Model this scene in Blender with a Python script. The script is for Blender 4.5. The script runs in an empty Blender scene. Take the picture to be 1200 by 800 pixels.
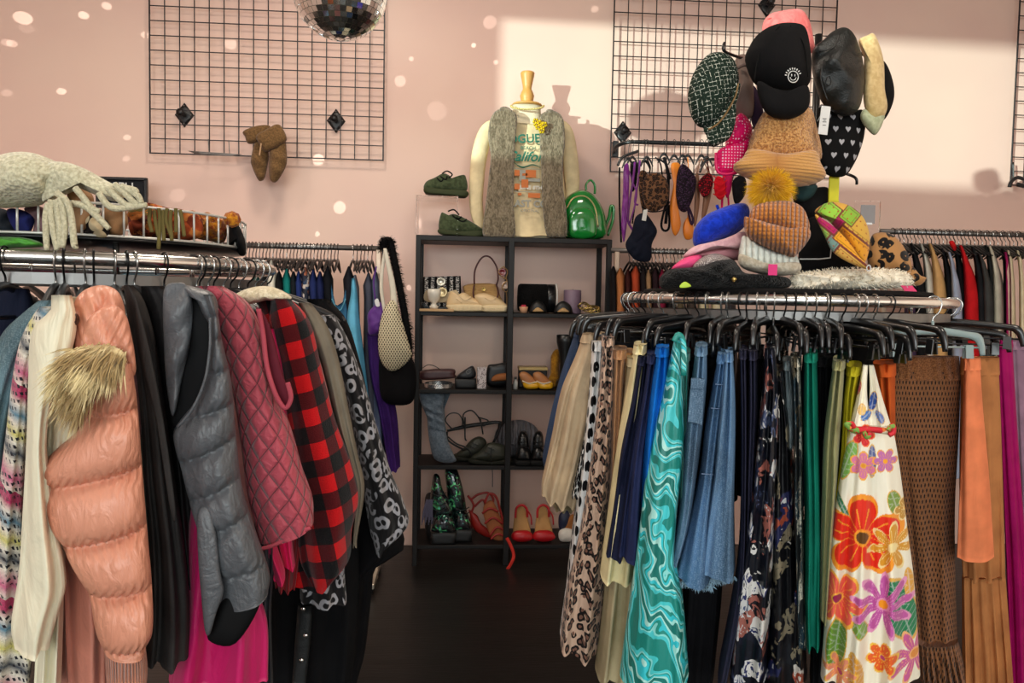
import bpy, math, random
from math import sin, cos, pi, sqrt, radians, floor
from mathutils import Vector, Matrix
RND = random.Random(11)
scene = bpy.context.scene
COL = scene.collection
# ------------------------------------------------------------------ camera
F = 900.0
YAW, PITCH, ROLL = radians(4.0), radians(3.0), radians(1.1)
M3 = Matrix.Rotation(-YAW, 3, 'Z') @ Matrix.Rotation(pi/2 - PITCH, 3, 'X') @ Matrix.Rotation(ROLL, 3, 'Z')
WY = 4.13                                   # back wall
def _ray(px, py): return M3 @ Vector(((px-600)/F, -(py-400)/F, -1))
_d = _ray(470, 639)
CAMZ = -_d.z*WY/_d.y
CAM = Vector((0, 0, CAMZ))
def at(px, py, Y):
    d = _ray(px, py)
    return CAM + d*(Y/d.y)
def rot3(M): return M.to_4x4()
cd = bpy.data.cameras.new('camera'); cam = bpy.data.objects.new('camera', cd); COL.objects.link(cam)
cd.sensor_width = 36; cd.sensor_fit = 'HORIZONTAL'; cd.lens = 36*F/1200; cd.clip_start = .02
cam.matrix_world = Matrix.Translation(CAM) @ M3.to_4x4()
scene.camera = cam

# ------------------------------------------------------------------ mesh builder
def lerp(a, b, t): return a+(b-a)*t
def smooth(t): t = max(0, min(1, t)); return t*t*(3-2*t)
def interp(tab, y):
    """tab [(y, x)...] smooth piecewise curve"""
    n = len(tab)
    if y <= tab[0][0]: return tab[0][1]
    if y >= tab[-1][0]: return tab[-1][1]
    for i in range(n-1):
        if y <= tab[i+1][0]:
            y0, x0 = tab[i]; y1, x1 = tab[i+1]
            h = (y1-y0) or 1e-6
            s = (x1-x0)/h
            ms = (x1-tab[i-1][1])/((y1-tab[i-1][0]) or 1e-6) if i > 0 else s
            me = (tab[i+2][1]-x0)/((tab[i+2][0]-y0) or 1e-6) if i < n-2 else s
            lim = lambda m: max(-3*abs(s)-.15, min(3*abs(s)+.15, m))
            ms, me = lim(ms), lim(me)
            t = (y-y0)/h
            return ((2*t**3-3*t*t+1)*x0+(t**3-2*t*t+t)*h*ms+(-2*t**3+3*t*t)*x1+(t**3-t*t)*h*me)
def catmull(pts, n=6, closed=False):
    P = [Vector(p) for p in pts]; out = []
    m = len(P)
    if m < 3 and not closed: 
        return [P[0].lerp(P[-1], k/n) for k in range(n+1)]
    rng = range(m if closed else m-1)
    for i in rng:
        if closed: a, b, c, d = P[i-1], P[i], P[(i+1) % m], P[(i+2) % m]
        else: a, b, c, d = P[max(i-1, 0)], P[i], P[i+1], P[min(i+2, m-1)]
        for k in range(n):
            t = k/n
            out.append(.5*((2*b)+(c-a)*t+(2*a-5*b+4*c-d)*t*t+(3*b-a-3*c+d)*t**3))
    if not closed: out.append(P[-1])
    return out

class MB:
    def __init__(s): s.v = []; s.f = []; s.uv = []; s.sm = []; s.col = None
    def _add(s, vs, fs, uvs=None, sm=True):
        b = len(s.v); s.v += [tuple(v) for v in vs]
        s.uv += uvs if uvs else [(v[0]+v[1], v[2]) for v in vs]
        s.f += [tuple(i+b for i in f) for f in fs]; s.sm += [sm]*len(fs)
        return s
    def box(s, c, size, rz=0, rx=0, ry=0):
        M = Matrix.Rotation(rz, 3, 'Z') @ Matrix.Rotation(ry, 3, 'Y') @ Matrix.Rotation(rx, 3, 'X')
        c = Vector(c); vs = []; h = [d/2 for d in size]; b = min(min(h)*.25, .003)
        # bevelled box: 24 verts
        idx = {}
        for sx in (-1, 1):
            for sy in (-1, 1):
                for sz in (-1, 1):
                    for ax in range(3):
                        p = [sx*(h[0]-b), sy*(h[1]-b), sz*(h[2]-b)]; p[ax] += (sx, sy, sz)[ax]*b
                        idx[(sx, sy, sz, ax)] = len(vs); vs.append(c+M @ Vector(p))
        fs = []
        for ax in range(3):
            o = [a for a in range(3) if a != ax]
            for sg in (-1, 1):
                q = []
                for (a, bb) in ((-1, -1), (1, -1), (1, 1), (-1, 1)):
                    k = [0, 0, 0]; k[ax] = sg; k[o[0]] = a; k[o[1]] = bb; q.append(idx[(*k, ax)])
                if (sg > 0) == (ax == 1): q.reverse()
                fs.append(q)
            for a in (-1, 1):
                for bb in (-1, 1):      # edge strips along axis ax
                    k0 = [0]*3; k0[ax] = -1; k0[o[0]] = a; k0[o[1]] = bb; k1 = list(k0); k1[ax] = 1
                    q = [idx[(*k0, o[0])], idx[(*k1, o[0])], idx[(*k1, o[1])], idx[(*k0, o[1])]]
                    fs.append(q)
        for sx in (-1, 1):
            for sy in (-1, 1):
                for sz in (-1, 1): fs.append([idx[(sx, sy, sz, a)] for a in range(3)])
        return s._add(vs, fs, sm=False)
    def tube(s, pts, r, n=8, closed=False, sub=5, smoothp=True, flat=None, cap=True):
        """r scalar or list per input point; flat=(axis Vector, ratio) squashes"""
        P = catmull(pts, sub, closed) if smoothp else [Vector(p) for p in pts]
        m = len(P)
        if not isinstance(r, (list, tuple)): rr = [r]*m
        else:
            k = len(r); rr = []
            for i in range(m):
                t = i/(m-(0 if closed else 1))*(k if closed else k-1); a = int(t); 
                rr.append(lerp(r[a % k], r[(a+1) % k] if closed else r[min(a+1, k-1)], smooth(t-a)))
        vs = []; uvs = []; up = None; L = 0
        for i, p in enumerate(P):
            T = (P[(i+1) % m]-P[i-1]) if closed else (P[min(i+1, m-1)]-P[max(i-1, 0)])
            if T.length < 1e-9: T = Vector((0, 0, 1))
            T.normalize()
            if up is None:
                up = T.orthogonal().normalized()
                if abs(T.z) < .95: up = (Vector((0, 0, 1))-T*T.z).normalized()
            up = (up-T*up.dot(T)); up = up.normalized() if up.length > 1e-6 else T.orthogonal().normalized()
            sd = T.cross(up)
            if i: L += (P[i]-P[i-1]).length
            for j in range(n):
                a = 2*pi*j/n; o = (up*cos(a)+sd*sin(a))*rr[i]
                if flat: o = o-flat[0]*(o.dot(flat[0])*(1-flat[1]))
                vs.append(p+o); uvs.append((j/n*2*pi*rr[i], L))
        fs = []
        for i in range(m if closed else m-1):
            for j in range(n):
                a, b = i*n+j, i*n+(j+1) % n; c, d = ((i+1) % m)*n+(j+1) % n, ((i+1) % m)*n+j
                fs.append((a, b, c, d))
        if not closed and cap: fs.append(tuple(reversed(range(n)))); fs.append(tuple(range((m-1)*n, m*n)))
        return s._add(vs, fs, uvs)
    def lathe(s, c, prof, n=32, ax='Z', M=None, sx=1, sy=1):
        """prof [(r, z)...] around local Z at c; M 3x3 rotates"""
        c = Vector(c); vs = []; uvs = []; M = M or Matrix.Identity(3)
        for (r, z) in prof:
            for j in range(n):
                a = 2*pi*j/n; vs.append(c+M @ Vector((r*cos(a)*sx, r*sin(a)*sy, z))); uvs.append((a*.1, z))
        m = len(prof); fs = []
        for i in range(m-1):
            for j in range(n):
                fs.append((i*n+j, i*n+(j+1) % n, (i+1)*n+(j+1) % n, (i+1)*n+j))
        if prof[0][0] > 1e-5: fs.append(tuple(reversed(range(n))))
        if prof[-1][0] > 1e-5: fs.append(tuple(range((m-1)*n, m*n)))
        return s._add(vs, fs, uvs)
    def puff(s, pts, Y, tf, tb=None, p=2.0, sub=5, K=9, disp=None, slope=0, centre=None, smoothp=True, tilt=0):
        """solid with the silhouette pts (photo pixels) at distance Y, bulging tf towards and tb away"""
        tb = tf if tb is None else tb
        P = catmull([(x, y, 0) for x, y in pts], sub, True) if smoothp else [Vector((x, y, 0)) for x, y in pts]
        n = len(P); cx = sum(q.x for q in P)/n; cy = sum(q.y for q in P)/n
        if centre: cx, cy = centre
        dv = CAM-at(cx, cy, Y); dv.z = 0; dv.normalize()
        vs = []; uvs = []; fs = []
        def ring(r, dep):
            for q in P:
                x, y = cx+(q.x-cx)*r, cy+(q.y-cy)*r
                yy = Y+slope*(x-cx)+tilt*(y-cy)
                w = at(x, y, yy); u = (w.x, w.z)
                d = dep
                if disp and dep != 0: d += disp(x, y, w)*(1 if dep > 0 else 0)*min(1, abs(dep)/max(tf, 1e-4)*2)
                w = w+dv*d; vs.append(w); uvs.append(u)
        seq = []
        for k in range(K+1):
            th = pi*k/(2*K); r = sin(th) if k else .02
            seq.append((r, tf*max(0, (1-r**p))**(1/p)))
        for k in range(K-1, -1, -1):
            th = pi*k/(2*K); r = sin(th) if k else .02
            seq.append((r, -tb*max(0, (1-r**p))**(1/p)))
        for r, dp in seq: ring(r, dp)
        m = len(seq)
        for i in range(m-1):
            for j in range(n): fs.append((i*n+j, i*n+(j+1) % n, (i+1)*n+(j+1) % n, (i+1)*n+j))
        fs.append(tuple(reversed(range(n)))); fs.append(tuple(range((m-1)*n, m*n)))
        return s._add(vs, fs, uvs)
    def loft(s, L, R, Y, D, sl=0, folds=3, A=.012, A0=.002, ny=46, nx=64, hem=0, wav=1.4, disp=None, paint=None, sq=.75, top=0, seed=0, conv=0, groove=0):
        """hanging cloth: closed tube whose left and right edges follow L and R (photo pixels (y, x)) round distance Y"""
        if isinstance(D, (int, float)): D = (D, D)
        ml, mr = L[len(L)//2], R[len(R)//2]; dv = CAM-at((ml[1]+mr[1])/2, ml[0], Y); dv.z = 0; dv.normalize()
        y0, y1 = max(L[0][0], R[0][0]) if top else min(L[0][0], R[0][0]), max(L[-1][0], R[-1][0])
        ph = RND.random()*6.28
        vs = []; uvs = []; fs = []; cols = []
        for j in range(ny+1):
            t = j/ny; y = lerp(y0, y1, t)
            xl, xr = interp(L, y), interp(R, y); hw = (xr-xl)/2; cxx = (xl+xr)/2
            Dt = lerp(D[0], D[1], t); At = lerp(A0, A, smooth(t*1.3))
            for i in range(nx):
                a = 2*pi*i/nx; c, sn = cos(a), sin(a)
                q = math.copysign(abs(c)**sq, c); dpt = math.copysign(abs(sn)**.8, sn)*Dt
                fq = folds*q*pi+ph+.7*sin(3.1*t+ph)+.5*sin(q*2.3+ph*2)
                fold = At*(sin(fq)+.35*sin(fq*2.3+1+t*2))*(1-abs(q)**6)
                yy = y+hem*q*t**3+wav*sin(fq+1.2)*t**8*(1 if sn > 0 else .6)+conv*(1-q*q)*(1-t)**4
                px = cxx+hw*q
                w = at(px, yy, Y+sl*q); w.z = at(px, yy, Y+sl*q-.8*Dt).z
                d = dpt+fold*(1 if sn > 0 else -1)
                if disp and sn > 0: d += disp(px, yy, q)*min(1, 3*sn)
                if groove and sn > 0: d -= groove*math.exp(-(q/.16)**2)*(1-t)**1.2
                uvs.append((w.x+.8*(Dt-abs(dpt))*(1 if q > 0 else -1), w.z)); w = w+dv*d; vs.append(w)
                if paint: cols.append(paint(px, yy, sn > 0))
        for j in range(ny):
            for i in range(nx): fs.append((j*nx+i, j*nx+(i+1) % nx, (j+1)*nx+(i+1) % nx, (j+1)*nx+i))
        fs.append(tuple(range(nx))); fs.append(tuple(reversed(range(ny*nx, (ny+1)*nx))))
        if paint: s.col = (s.col or [])+cols
        return s._add(vs, fs, uvs)
    def hair(s, base, nrm, length, w=.0012, droop=.3, rnd=None, jit=.5, bend=None):
        """thin tapering blades; base list of points, nrm list of directions"""
        rnd = rnd or RND; vs = []; fs = []
        for b, n in zip(base, nrm):
            n = Vector(n).normalized(); j = Vector((rnd.gauss(0, 1), rnd.gauss(0, 1), rnd.gauss(0, 1)))*jit*.4
            d = (n+j).normalized(); l = length*rnd.uniform(.6, 1.15)
            e = Vector(b)+d*l*.55+Vector((0, 0, -droop*l*.15)); tip = Vector(b)+d*l+Vector((0, 0, -droop*l))
            if bend: tip += bend*l; e += bend*l*.3
            sd = d.cross(Vector((rnd.uniform(-1, 1), rnd.uniform(-1, 1), rnd.uniform(-1, 1)))).normalized()*w
            k = len(vs); b = Vector(b)
            vs += [b-sd, b+sd, e+sd*.8, e-sd*.8, tip]; fs += [(k, k+1, k+2, k+3), (k+3, k+2, k+4)]
        return s._add(vs, fs, sm=True)

SHARE = {}
def build(name, mb, m, parent=None, base=None):
    me = bpy.data.meshes.new(name)
    off = Vector((0, 0, 0))
    if parent is not None: off = parent_off(parent)
    elif base is None and mb.v:
        xs = [v[0] for v in mb.v]; ys = [v[1] for v in mb.v]; zs = [v[2] for v in mb.v]
        off = Vector(((min(xs)+max(xs))/2, (min(ys)+max(ys))/2, min(zs)))
    elif base is not None: off = Vector(base)
    me.from_pydata([(v[0]-off.x, v[1]-off.y, v[2]-off.z) for v in mb.v], [], mb.f)
    me.update()
    uvl = me.uv_layers.new(name='UVMap')
    li = [0]*len(me.loops); me.loops.foreach_get('vertex_index', li)
    flat = []
    for i in li: flat += mb.uv[i]
    uvl.data.foreach_set('uv', flat)
    me.polygons.foreach_set('use_smooth', mb.sm)
    if mb.col:
        ca = me.color_attributes.new('dye', 'FLOAT_COLOR', 'POINT')
        fl = []
        for c in mb.col: fl += [c[0], c[1], c[2], 1]
        ca.data.foreach_set('color', fl)
    me.materials.append(m)
    o = bpy.data.objects.new(name, me); COL.objects.link(o)
    if parent is not None: o.parent = parent
    o.location = (0, 0, 0) if parent is not None else off
    return o
def parent_off(p):
    off = Vector((0, 0, 0))
    while p is not None: off += Vector(p.location); p = p.parent
    return off
def tag(o, label=None, cat=None, group=None, kind=None):
    if label: o['label'] = label
    if cat: o['category'] = cat
    if group: o['group'] = group
    if kind: o['kind'] = kind
    return o
def thing(name, label, cat, loc=(0, 0, 0), group=None, rz=0):
    o = bpy.data.objects.new(name, None); COL.objects.link(o); o.location = loc; o.rotation_euler = (0, 0, rz)
    o.empty_display_size = .05
    return tag(o, label, cat, group)
def one(name, mb, m, label, cat, group=None): return tag(build(name, mb, m), label, cat, group)
def dup(root, loc, rz=None, label=None, group=None):
    r = root.copy(); COL.objects.link(r); r.location = loc
    if rz is not None: r.rotation_euler = (0, 0, rz)
    if label: r['label'] = label
    if group: r['group'] = group
    for ch in list(root.children):
        c = ch.copy(); COL.objects.link(c); c.parent = r
        for g in list(ch.children):
            d = g.copy(); COL.objects.link(d); d.parent = c
    return r

# ------------------------------------------------------------------ materials
def lin(c):
    c = c/255.0
    return c/12.92 if c <= .04045 else ((c+.055)/1.055)**2.4
def C(r, g=None, b=None):
    if isinstance(r, (tuple, list)): r, g, b = r
    return (lin(r), lin(g), lin(b), 1)
class NT:
    def __init__(s, name, rough=.8, metal=0, sheen=0, spec=.18, coat=0, trans=0, alpha=1):
        s.m = bpy.data.materials.new(name); s.m.use_nodes = True; s.t = s.m.node_tree; s.t.nodes.clear()
        s.b = s.n('ShaderNodeBsdfPrincipled'); s.o = s.n('ShaderNodeOutputMaterial')
        s.t.links.new(s.b.outputs[0], s.o.inputs[0])
        i = s.b.inputs
        i['Roughness'].default_value = rough; i['Metallic'].default_value = metal
        i['Specular IOR Level'].default_value = spec
        if sheen: i['Sheen Weight'].default_value = sheen; i['Sheen Roughness'].default_value = .5
        if coat: i['Coat Weight'].default_value = coat; i['Coat Roughness'].default_value = .08
        if trans: i['Transmission Weight'].default_value = trans
        i['Alpha'].default_value = alpha
    def n(s, t, **k):
        x = s.t.nodes.new(t)
        for a, b in k.items(): setattr(x, a, b)
        return x
    def put(s, inp, val):
        if hasattr(val, 'is_output') or isinstance(val, bpy.types.NodeSocket): s.t.links.new(val, inp)
        else: inp.default_value = val
    def uv(s, sx=1, sy=1, rot=0):
        t = s.n('ShaderNodeTexCoord'); m = s.n('ShaderNodeMapping')
        s.t.links.new(t.outputs['UV'], m.inputs[0]); m.inputs['Scale'].default_value = (sx, sy, 1); m.inputs['Rotation'].default_value = (0, 0, rot)
        return m.outputs[0]
    def objc(s, sc=(1, 1, 1)):
        t = s.n('ShaderNodeTexCoord'); m = s.n('ShaderNodeMapping')
        s.t.links.new(t.outputs['Object'], m.inputs[0]); m.inputs['Scale'].default_value = sc
        return m.outputs[0]
    def math(s, op, a, b=0.0, c=None):
        x = s.n('ShaderNodeMath', operation=op); s.put(x.inputs[0], a); s.put(x.inputs[1], b)
        if c is not None: s.put(x.inputs[2], c)
        return x.outputs[0]
    def sep(s, v):
        x = s.n('ShaderNodeSeparateXYZ'); s.put(x.inputs[0], v); return x.outputs
    def comb(s, a, b, c=0.0):
        x = s.n('ShaderNodeCombineXYZ'); s.put(x.inputs[0], a); s.put(x.inputs[1], b); s.put(x.inputs[2], c); return x.outputs[0]
    def vadd(s, a, b, op='ADD'):
        x = s.n('ShaderNodeVectorMath', operation=op); s.put(x.inputs[0], a); s.put(x.inputs[1], b); return x.outputs[0]
    def noise(s, v, sc, det=2, dist=0, out='Fac', ro=.5):
        x = s.n('ShaderNodeTexNoise'); s.put(x.inputs['Vector'], v); x.inputs['Scale'].default_value = sc
        x.inputs['Detail'].default_value = det; x.inputs['Distortion'].default_value = dist; x.inputs['Roughness'].default_value = ro
        return x.outputs[out]
    def vor(s, v, sc, feat='F1', rnd=1.0, out='Distance', dim='3D'):
        x = s.n('ShaderNodeTexVoronoi', feature=feat, voronoi_dimensions=dim); s.put(x.inputs['Vector'], v); x.inputs['Scale'].default_value = sc
        if 'Randomness' in x.inputs: x.inputs['Randomness'].default_value = rnd
        return x.outputs[out]
    def wave(s, v, sc, dist=0, det=2, dsc=1, band='X', prof='SIN'):
        x = s.n('ShaderNodeTexWave', bands_direction=band, wave_profile=prof); s.put(x.inputs['Vector'], v)
        x.inputs['Scale'].default_value = sc; x.inputs['Distortion'].default_value = dist
        x.inputs['Detail'].default_value = det; x.inputs['Detail Scale'].default_value = dsc
        return x.outputs['Fac']
    def ramp(s, f, stops, const=False):
        x = s.n('ShaderNodeValToRGB'); s.put(x.inputs[0], f); r = x.color_ramp
        r.interpolation = 'CONSTANT' if const else 'LINEAR'
        while len(r.elements) < len(stops): r.elements.new(.5)
        for e, (p, c) in zip(r.elements, stops):
            e.position = p; e.color = c if len(c) == 4 else C(c)
        return x.outputs[0]
    def mix(s, f, a, b):
        x = s.n('ShaderNodeMix', data_type='RGBA'); s.put(x.inputs[0], f)
        s.put(x.inputs[6], a if isinstance(a, bpy.types.NodeSocket) else (a if len(a) == 4 else C(a)))
        s.put(x.inputs[7], b if isinstance(b, bpy.types.NodeSocket) else (b if len(b) == 4 else C(b)))
        return x.outputs[2]
    def col(s, c):
        s.put(s.b.inputs['Base Color'], c if isinstance(c, bpy.types.NodeSocket) else (c if len(c) == 4 else C(c))); return s
    def bump(s, h, strength=.4, dist=.004):
        x = s.n('ShaderNodeBump'); s.put(x.inputs['Height'], h); x.inputs['Strength'].default_value = strength; x.inputs['Distance'].default_value = dist
        s.t.links.new(x.outputs[0], s.b.inputs['Normal']); return s
    def ss(s, a, lo, hi):
        x = s.n('ShaderNodeMapRange', interpolation_type='SMOOTHSTEP'); s.put(x.inputs[0], a)
        x.inputs[1].default_value = lo; x.inputs[2].default_value = hi; return x.outputs[0]
_mc = {}
def cloth(c, rough=.85, sheen=.0, weave=1, wrinkle=.5, var=.045):
    k = ('cloth', c, rough, weave, wrinkle)
    if k in _mc: return _mc[k]
    N = NT('cloth_%d_%d_%d' % c, rough, sheen=sheen, spec=.15)
    uv = N.uv()
    big = N.noise(uv, 14, 3)
    wr = N.noise(N.uv(1, .28), 26, 4, 1.2)
    fine = N.noise(uv, 900, 1)
    hi = tuple(min(255, int(x*(1+var)+4)) for x in c); lo = tuple(int(x*(1-var)) for x in c)
    N.col(N.mix(N.ss(big, .3, .7), lo, hi))
    h = N.math('ADD', N.math('MULTIPLY', wr, wrinkle), N.math('MULTIPLY', fine, .06*weave))
    N.bump(h, .55, .012)
    _mc[k] = N.m; return N.m
def satin(c, rough=.32): 
    k = ('satin', c, rough)
    if k in _mc: return _mc[k]
    N = NT('satin_%d_%d_%d' % c, rough, spec=.5, sheen=.1)
    wr = N.noise(N.uv(1, .3), 20, 4, 1.5)
    N.col(c); N.bump(wr, .5, .015); _mc[k] = N.m; return N.m
def plain(c, rough=.5, metal=0, spec=.5, coat=0, bump=0):
    k = ('plain', c, rough, metal, coat, bump)
    if k in _mc: return _mc[k]
    if rough >= .6 and spec == .5: spec = .15
    N = NT('mat_%d_%d_%d' % c, rough, metal, spec=spec, coat=coat)
    nz = N.noise(N.objc(), 40, 3)
    lo = tuple(int(x*.9) for x in c)
    N.col(N.mix(nz, lo, c))
    if bump: N.bump(N.noise(N.objc(), 120, 3), bump, .003)
    _mc[k] = N.m; return N.m
def leather(c, rough=.35, bump=.3):
    k = ('lea', c, rough)
    if k in _mc: return _mc[k]
    N = NT('leather_%d_%d_%d' % c, rough, spec=.5)
    N.col(c); N.bump(N.math('ADD', N.noise(N.objc(), 25, 3, 1), N.math('MULTIPLY', N.vor(N.objc(), 400), .15)), bump, .008)
    _mc[k] = N.m; return N.m
def fuzzy(c, c2=None, sc=180, st=1.0):
    k = ('fuz', c, c2, sc)
    if k in _mc: return _mc[k]
    N = NT('fuzz_%d_%d_%d' % c, .95, sheen=.15 if sum(c) > 200 else 0, spec=.15)
    nz = N.noise(N.objc(), sc, 3, .5); N.col(N.mix(N.ss(nz, .35, .65), c2 or tuple(int(x*.65) for x in c), c))
    N.bump(nz, st, .008); _mc[k] = N.m; return N.m
def chrome():
    if 'chrome' in _mc: return _mc['chrome']
    N = NT('chrome', .24, 1.0); N.col(N.mix(N.noise(N.objc(), 30, 3), (222, 220, 216), (240, 238, 234))); _mc['chrome'] = N.m; return N.m
def steel():
    return plain((130, 128, 126), .42, .9)
def blackp(): return plain((16, 16, 18), .35)
def glass():
    if 'glass' in _mc: return _mc['glass']
    N = NT('clear_acrylic', .03, spec=.5, trans=1.0); N.b.inputs['IOR'].default_value = 1.12; N.col((250, 250, 250)); _mc['glass'] = N.m; return N.m
def leopard(base, ring, mid, sc=55, name='leopard_print', lo=.20, hi=.44, gp=.36):
    N = NT(name, .75, sheen=.1)
    uv = N.uv(); w = N.vadd(uv, N.vadd(N.noise(uv, 30, 2, 0, 'Color'), (.014, .014, 0), 'MULTIPLY'))
    d = N.vor(w, sc, rnd=.85, dim='2D'); n = N.noise(uv, 90, 1)
    gap = N.noise(uv, 38, 1)
    ringm = N.math('MULTIPLY', N.ss(d, lo-.04, lo+.02), N.math('SUBTRACT', 1.0, N.ss(d, hi-.03, hi+.03)))
    ringm = N.math('MULTIPLY', ringm, N.ss(gap, gp, gp+.05))
    core = N.math('SUBTRACT', 1.0, N.ss(d, lo-.02, lo+.06))
    c = N.mix(core, base, mid); c = N.mix(ringm, c, ring)
    N.col(c); N.bump(N.noise(N.uv(1, .3), 24, 3, 1), .4, .01); return N.m
def dots(base, dot, sc=30, r=.3, rnd=.6, name='dot_print', rough=.8):
    N = NT(name, rough); uv = N.uv(); d = N.vor(uv, sc, rnd=rnd, dim='2D')
    N.col(N.mix(N.ss(d, r, r+.03), dot, base)); N.bump(N.noise(N.uv(1, .3), 24, 3, 1), .3, .01); return N.m
def patchy(stops, sc=22, dist=1.5, name='floral_print', rough=.5, det=2, stretch=(1, 1)):
    """irregular multicolour print: random cell colours broken by noise"""
    N = NT(name, rough, spec=.3); uv = N.uv(*stretch)
    w = N.vadd(uv, N.vadd(N.noise(uv, 18, 3, 0, 'Color'), (.05, .05, 0), 'MULTIPLY'))
    cc = N.vor(w, sc, out='Color', rnd=1, dim='2D')
    f = N.sep(cc)[0]; e = N.noise(uv, sc*1.5, det, dist)
    f2 = N.math('ADD', N.math('MULTIPLY', f, .75), N.math('MULTIPLY', e, .35))
    N.col(N.ramp(f2, stops, True)); N.bump(N.noise(N.uv(1, .3), 20, 3, 1.5), .4, .012); return N.m
def plaid_mat(s=.062):
    N = NT('buffalo_check', .9, sheen=.12); uv = N.uv(1/s, 1/s, radians(-14)); x = N.sep(uv)
    fx = N.math('GREATER_THAN', N.math('FRACT', N.math('ADD', x[0], 50.0)), .5); fy = N.math('GREATER_THAN', N.math('FRACT', N.math('ADD', x[1], 50.0)), .5)
    both = N.math('MULTIPLY', fx, fy); any_ = N.math('MAXIMUM', fx, fy)
    tw = N.noise(N.uv(), 500, 1)
    c = N.mix(any_, (200, 16, 22), (82, 10, 16)); c = N.mix(both, c, (14, 13, 15)); c = N.mix(N.math('MULTIPLY', tw, .25), c, (10, 8, 8))
    N.col(c); N.bump(N.math('ADD', tw, N.noise(N.uv(1, .4), 20, 3)), .4, .006); return N.m
def quilt_mat(c, s=.042, rough=.5):
    N = NT('diamond_quilt', rough, sheen=.2); uv = N.sep(N.uv())
    def tri(v): 
        f = N.math('FRACT', N.math('ADD', v, 100.0)); return N.math('ABSOLUTE', N.math('SUBTRACT', f, .5))
    a = tri(N.math('DIVIDE', N.math('ADD', uv[0], N.math('MULTIPLY', uv[1], .8)), s)); b = tri(N.math('DIVIDE', N.math('SUBTRACT', uv[0], N.math('MULTIPLY', uv[1], .8)), s))
    mx = N.math('MAXIMUM', a, b)            # .5 at the stitch lines
    h = N.math('SUBTRACT', 1.0, N.math('POWER', N.math('MULTIPLY', mx, 2.0), 5.0))
    wr = N.noise(N.uv(), 60, 3, 1)
    N.col(N.mix(N.ss(mx, .46, .5), c, tuple(int(v*.55) for v in c)))
    N.bump(N.math('ADD', h, N.math('MULTIPLY', wr, .8)), .8, .006); return N.m
def denim(c, name='denim', light=(150, 175, 200)):
    N = NT(name, .9); uv = N.uv()
    tw = N.noise(N.uv(1, .12), 700, 2); fade = N.noise(N.uv(1, .5), 9, 3, .5); speck = N.noise(N.uv(.6, 1), 500, 1)
    base = N.mix(N.ss(fade, .3, .75), tuple(int(v*.8) for v in c), tuple(min(255, int(v*1.25)) for v in c))
    N.col(N.mix(N.math('MULTIPLY', N.ss(N.math('MULTIPLY', tw, speck), .2, .38), .4), base, light))
    N.bump(N.math('ADD', tw, N.noise(N.uv(1, .4), 18, 3)), .4, .006); return N.m
def knit(c, c2, s=.012, name='rib_knit', band='X', vs=.011):
    N = NT(name, .95, sheen=.3); uv = N.sep(N.uv())
    a = N.math('ABSOLUTE', N.math('SINE', N.math('MULTIPLY', uv[0], pi/s)))
    v = N.math('ADD', uv[1], N.math('MULTIPLY', a, vs*.35)); b = N.math('ABSOLUTE', N.math('SINE', N.math('MULTIPLY', v, pi/vs)))
    h = N.math('MULTIPLY', N.math('POWER', a, .6), N.math('ADD', .72, N.math('MULTIPLY', b, .28)))
    nz = N.noise(N.uv(), 300, 2)
    N.col(N.mix(N.math('MULTIPLY', h, N.math('ADD', nz, .35)), c2, c)); N.bump(h, 1.0, .006); return N.m
def painted(name, rough=.75, sheen=.1):
    N = NT(name, rough, sheen=sheen); a = N.n('ShaderNodeAttribute', attribute_name='dye'); N.col(a.outputs['Color'])
    N.bump(N.noise(N.uv(1, .3), 22, 3, 1), .35, .01); return N.m

def item(name, label, cat, parts, group=None):
    """parts [(name, MB, material, label?, [sub-parts])]; one part makes a single mesh"""
    if len(parts) == 1 and len(parts[0]) < 5: return one(name, parts[0][1], parts[0][2], label, cat, group)
    V = [v for p in parts for v in p[1].v]
    loc = ((min(v[0] for v in V)+max(v[0] for v in V))/2, (min(v[1] for v in V)+max(v[1] for v in V))/2, min(v[2] for v in V))
    t = thing(name, label, cat, loc, group)
    for p in parts:
        o = build(p[0], p[1], p[2], t)
        if len(p) > 3 and p[3]: o['label'] = p[3]
        if len(p) > 4:
            for q in p[4]: build(q[0], q[1], q[2], o)
    return t
def pf(pts, Y, tf, tb=None, **k): return MB().puff(pts, Y, tf, tb, **k)
def tb(pts, r, **k): return MB().tube(pts, r, **k)
def pt(L, Y): return [at(p[0], p[1], p[2] if len(p) > 2 else Y) for p in L]
def structure(name, mb, m): return tag(build(name, mb, m), kind='structure')

# ================================================================== the room
XL, XR, YF, ZC = -3.3, 3.7, -3.6, 3.35
N = NT('pink_wall_paint', .42, spec=.35)
nz = N.noise(N.objc(), 1.3, 3); sp = N.noise(N.objc(), 55, 2)
N.col(N.mix(N.ss(nz, .3, .7), (231, 199, 182), (227, 191, 177))); N.bump(N.math('ADD', nz, N.math('MULTIPLY', sp, .08)), .12, .01)
M_wall = N.m
N = NT('black_painted_boards', .38, spec=.35)
u = N.sep(N.objc()); seam = N.math('ABSOLUTE', N.math('SUBTRACT', N.math('FRACT', N.math('MULTIPLY', u[1], 8.0)), .5))
w = N.noise(N.objc((2, 20, 1)), 6, 4)
N.col(N.mix(N.ss(seam, .485, .5), N.mix(w, (20, 18, 17), (38, 35, 33)), (5, 5, 5))); N.bump(N.math('ADD', N.math('MULTIPLY', seam, -.4), N.math('MULTIPLY', w, .5)), .35, .006)
M_floor = N.m
M_ceil = plain((215, 205, 198), .9)
m = MB(); m.box(((XL+XR)/2, (YF+WY)/2, -.05), (XR-XL+.4, WY-YF+.4, .1)); structure('floor', m, M_floor)
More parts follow.
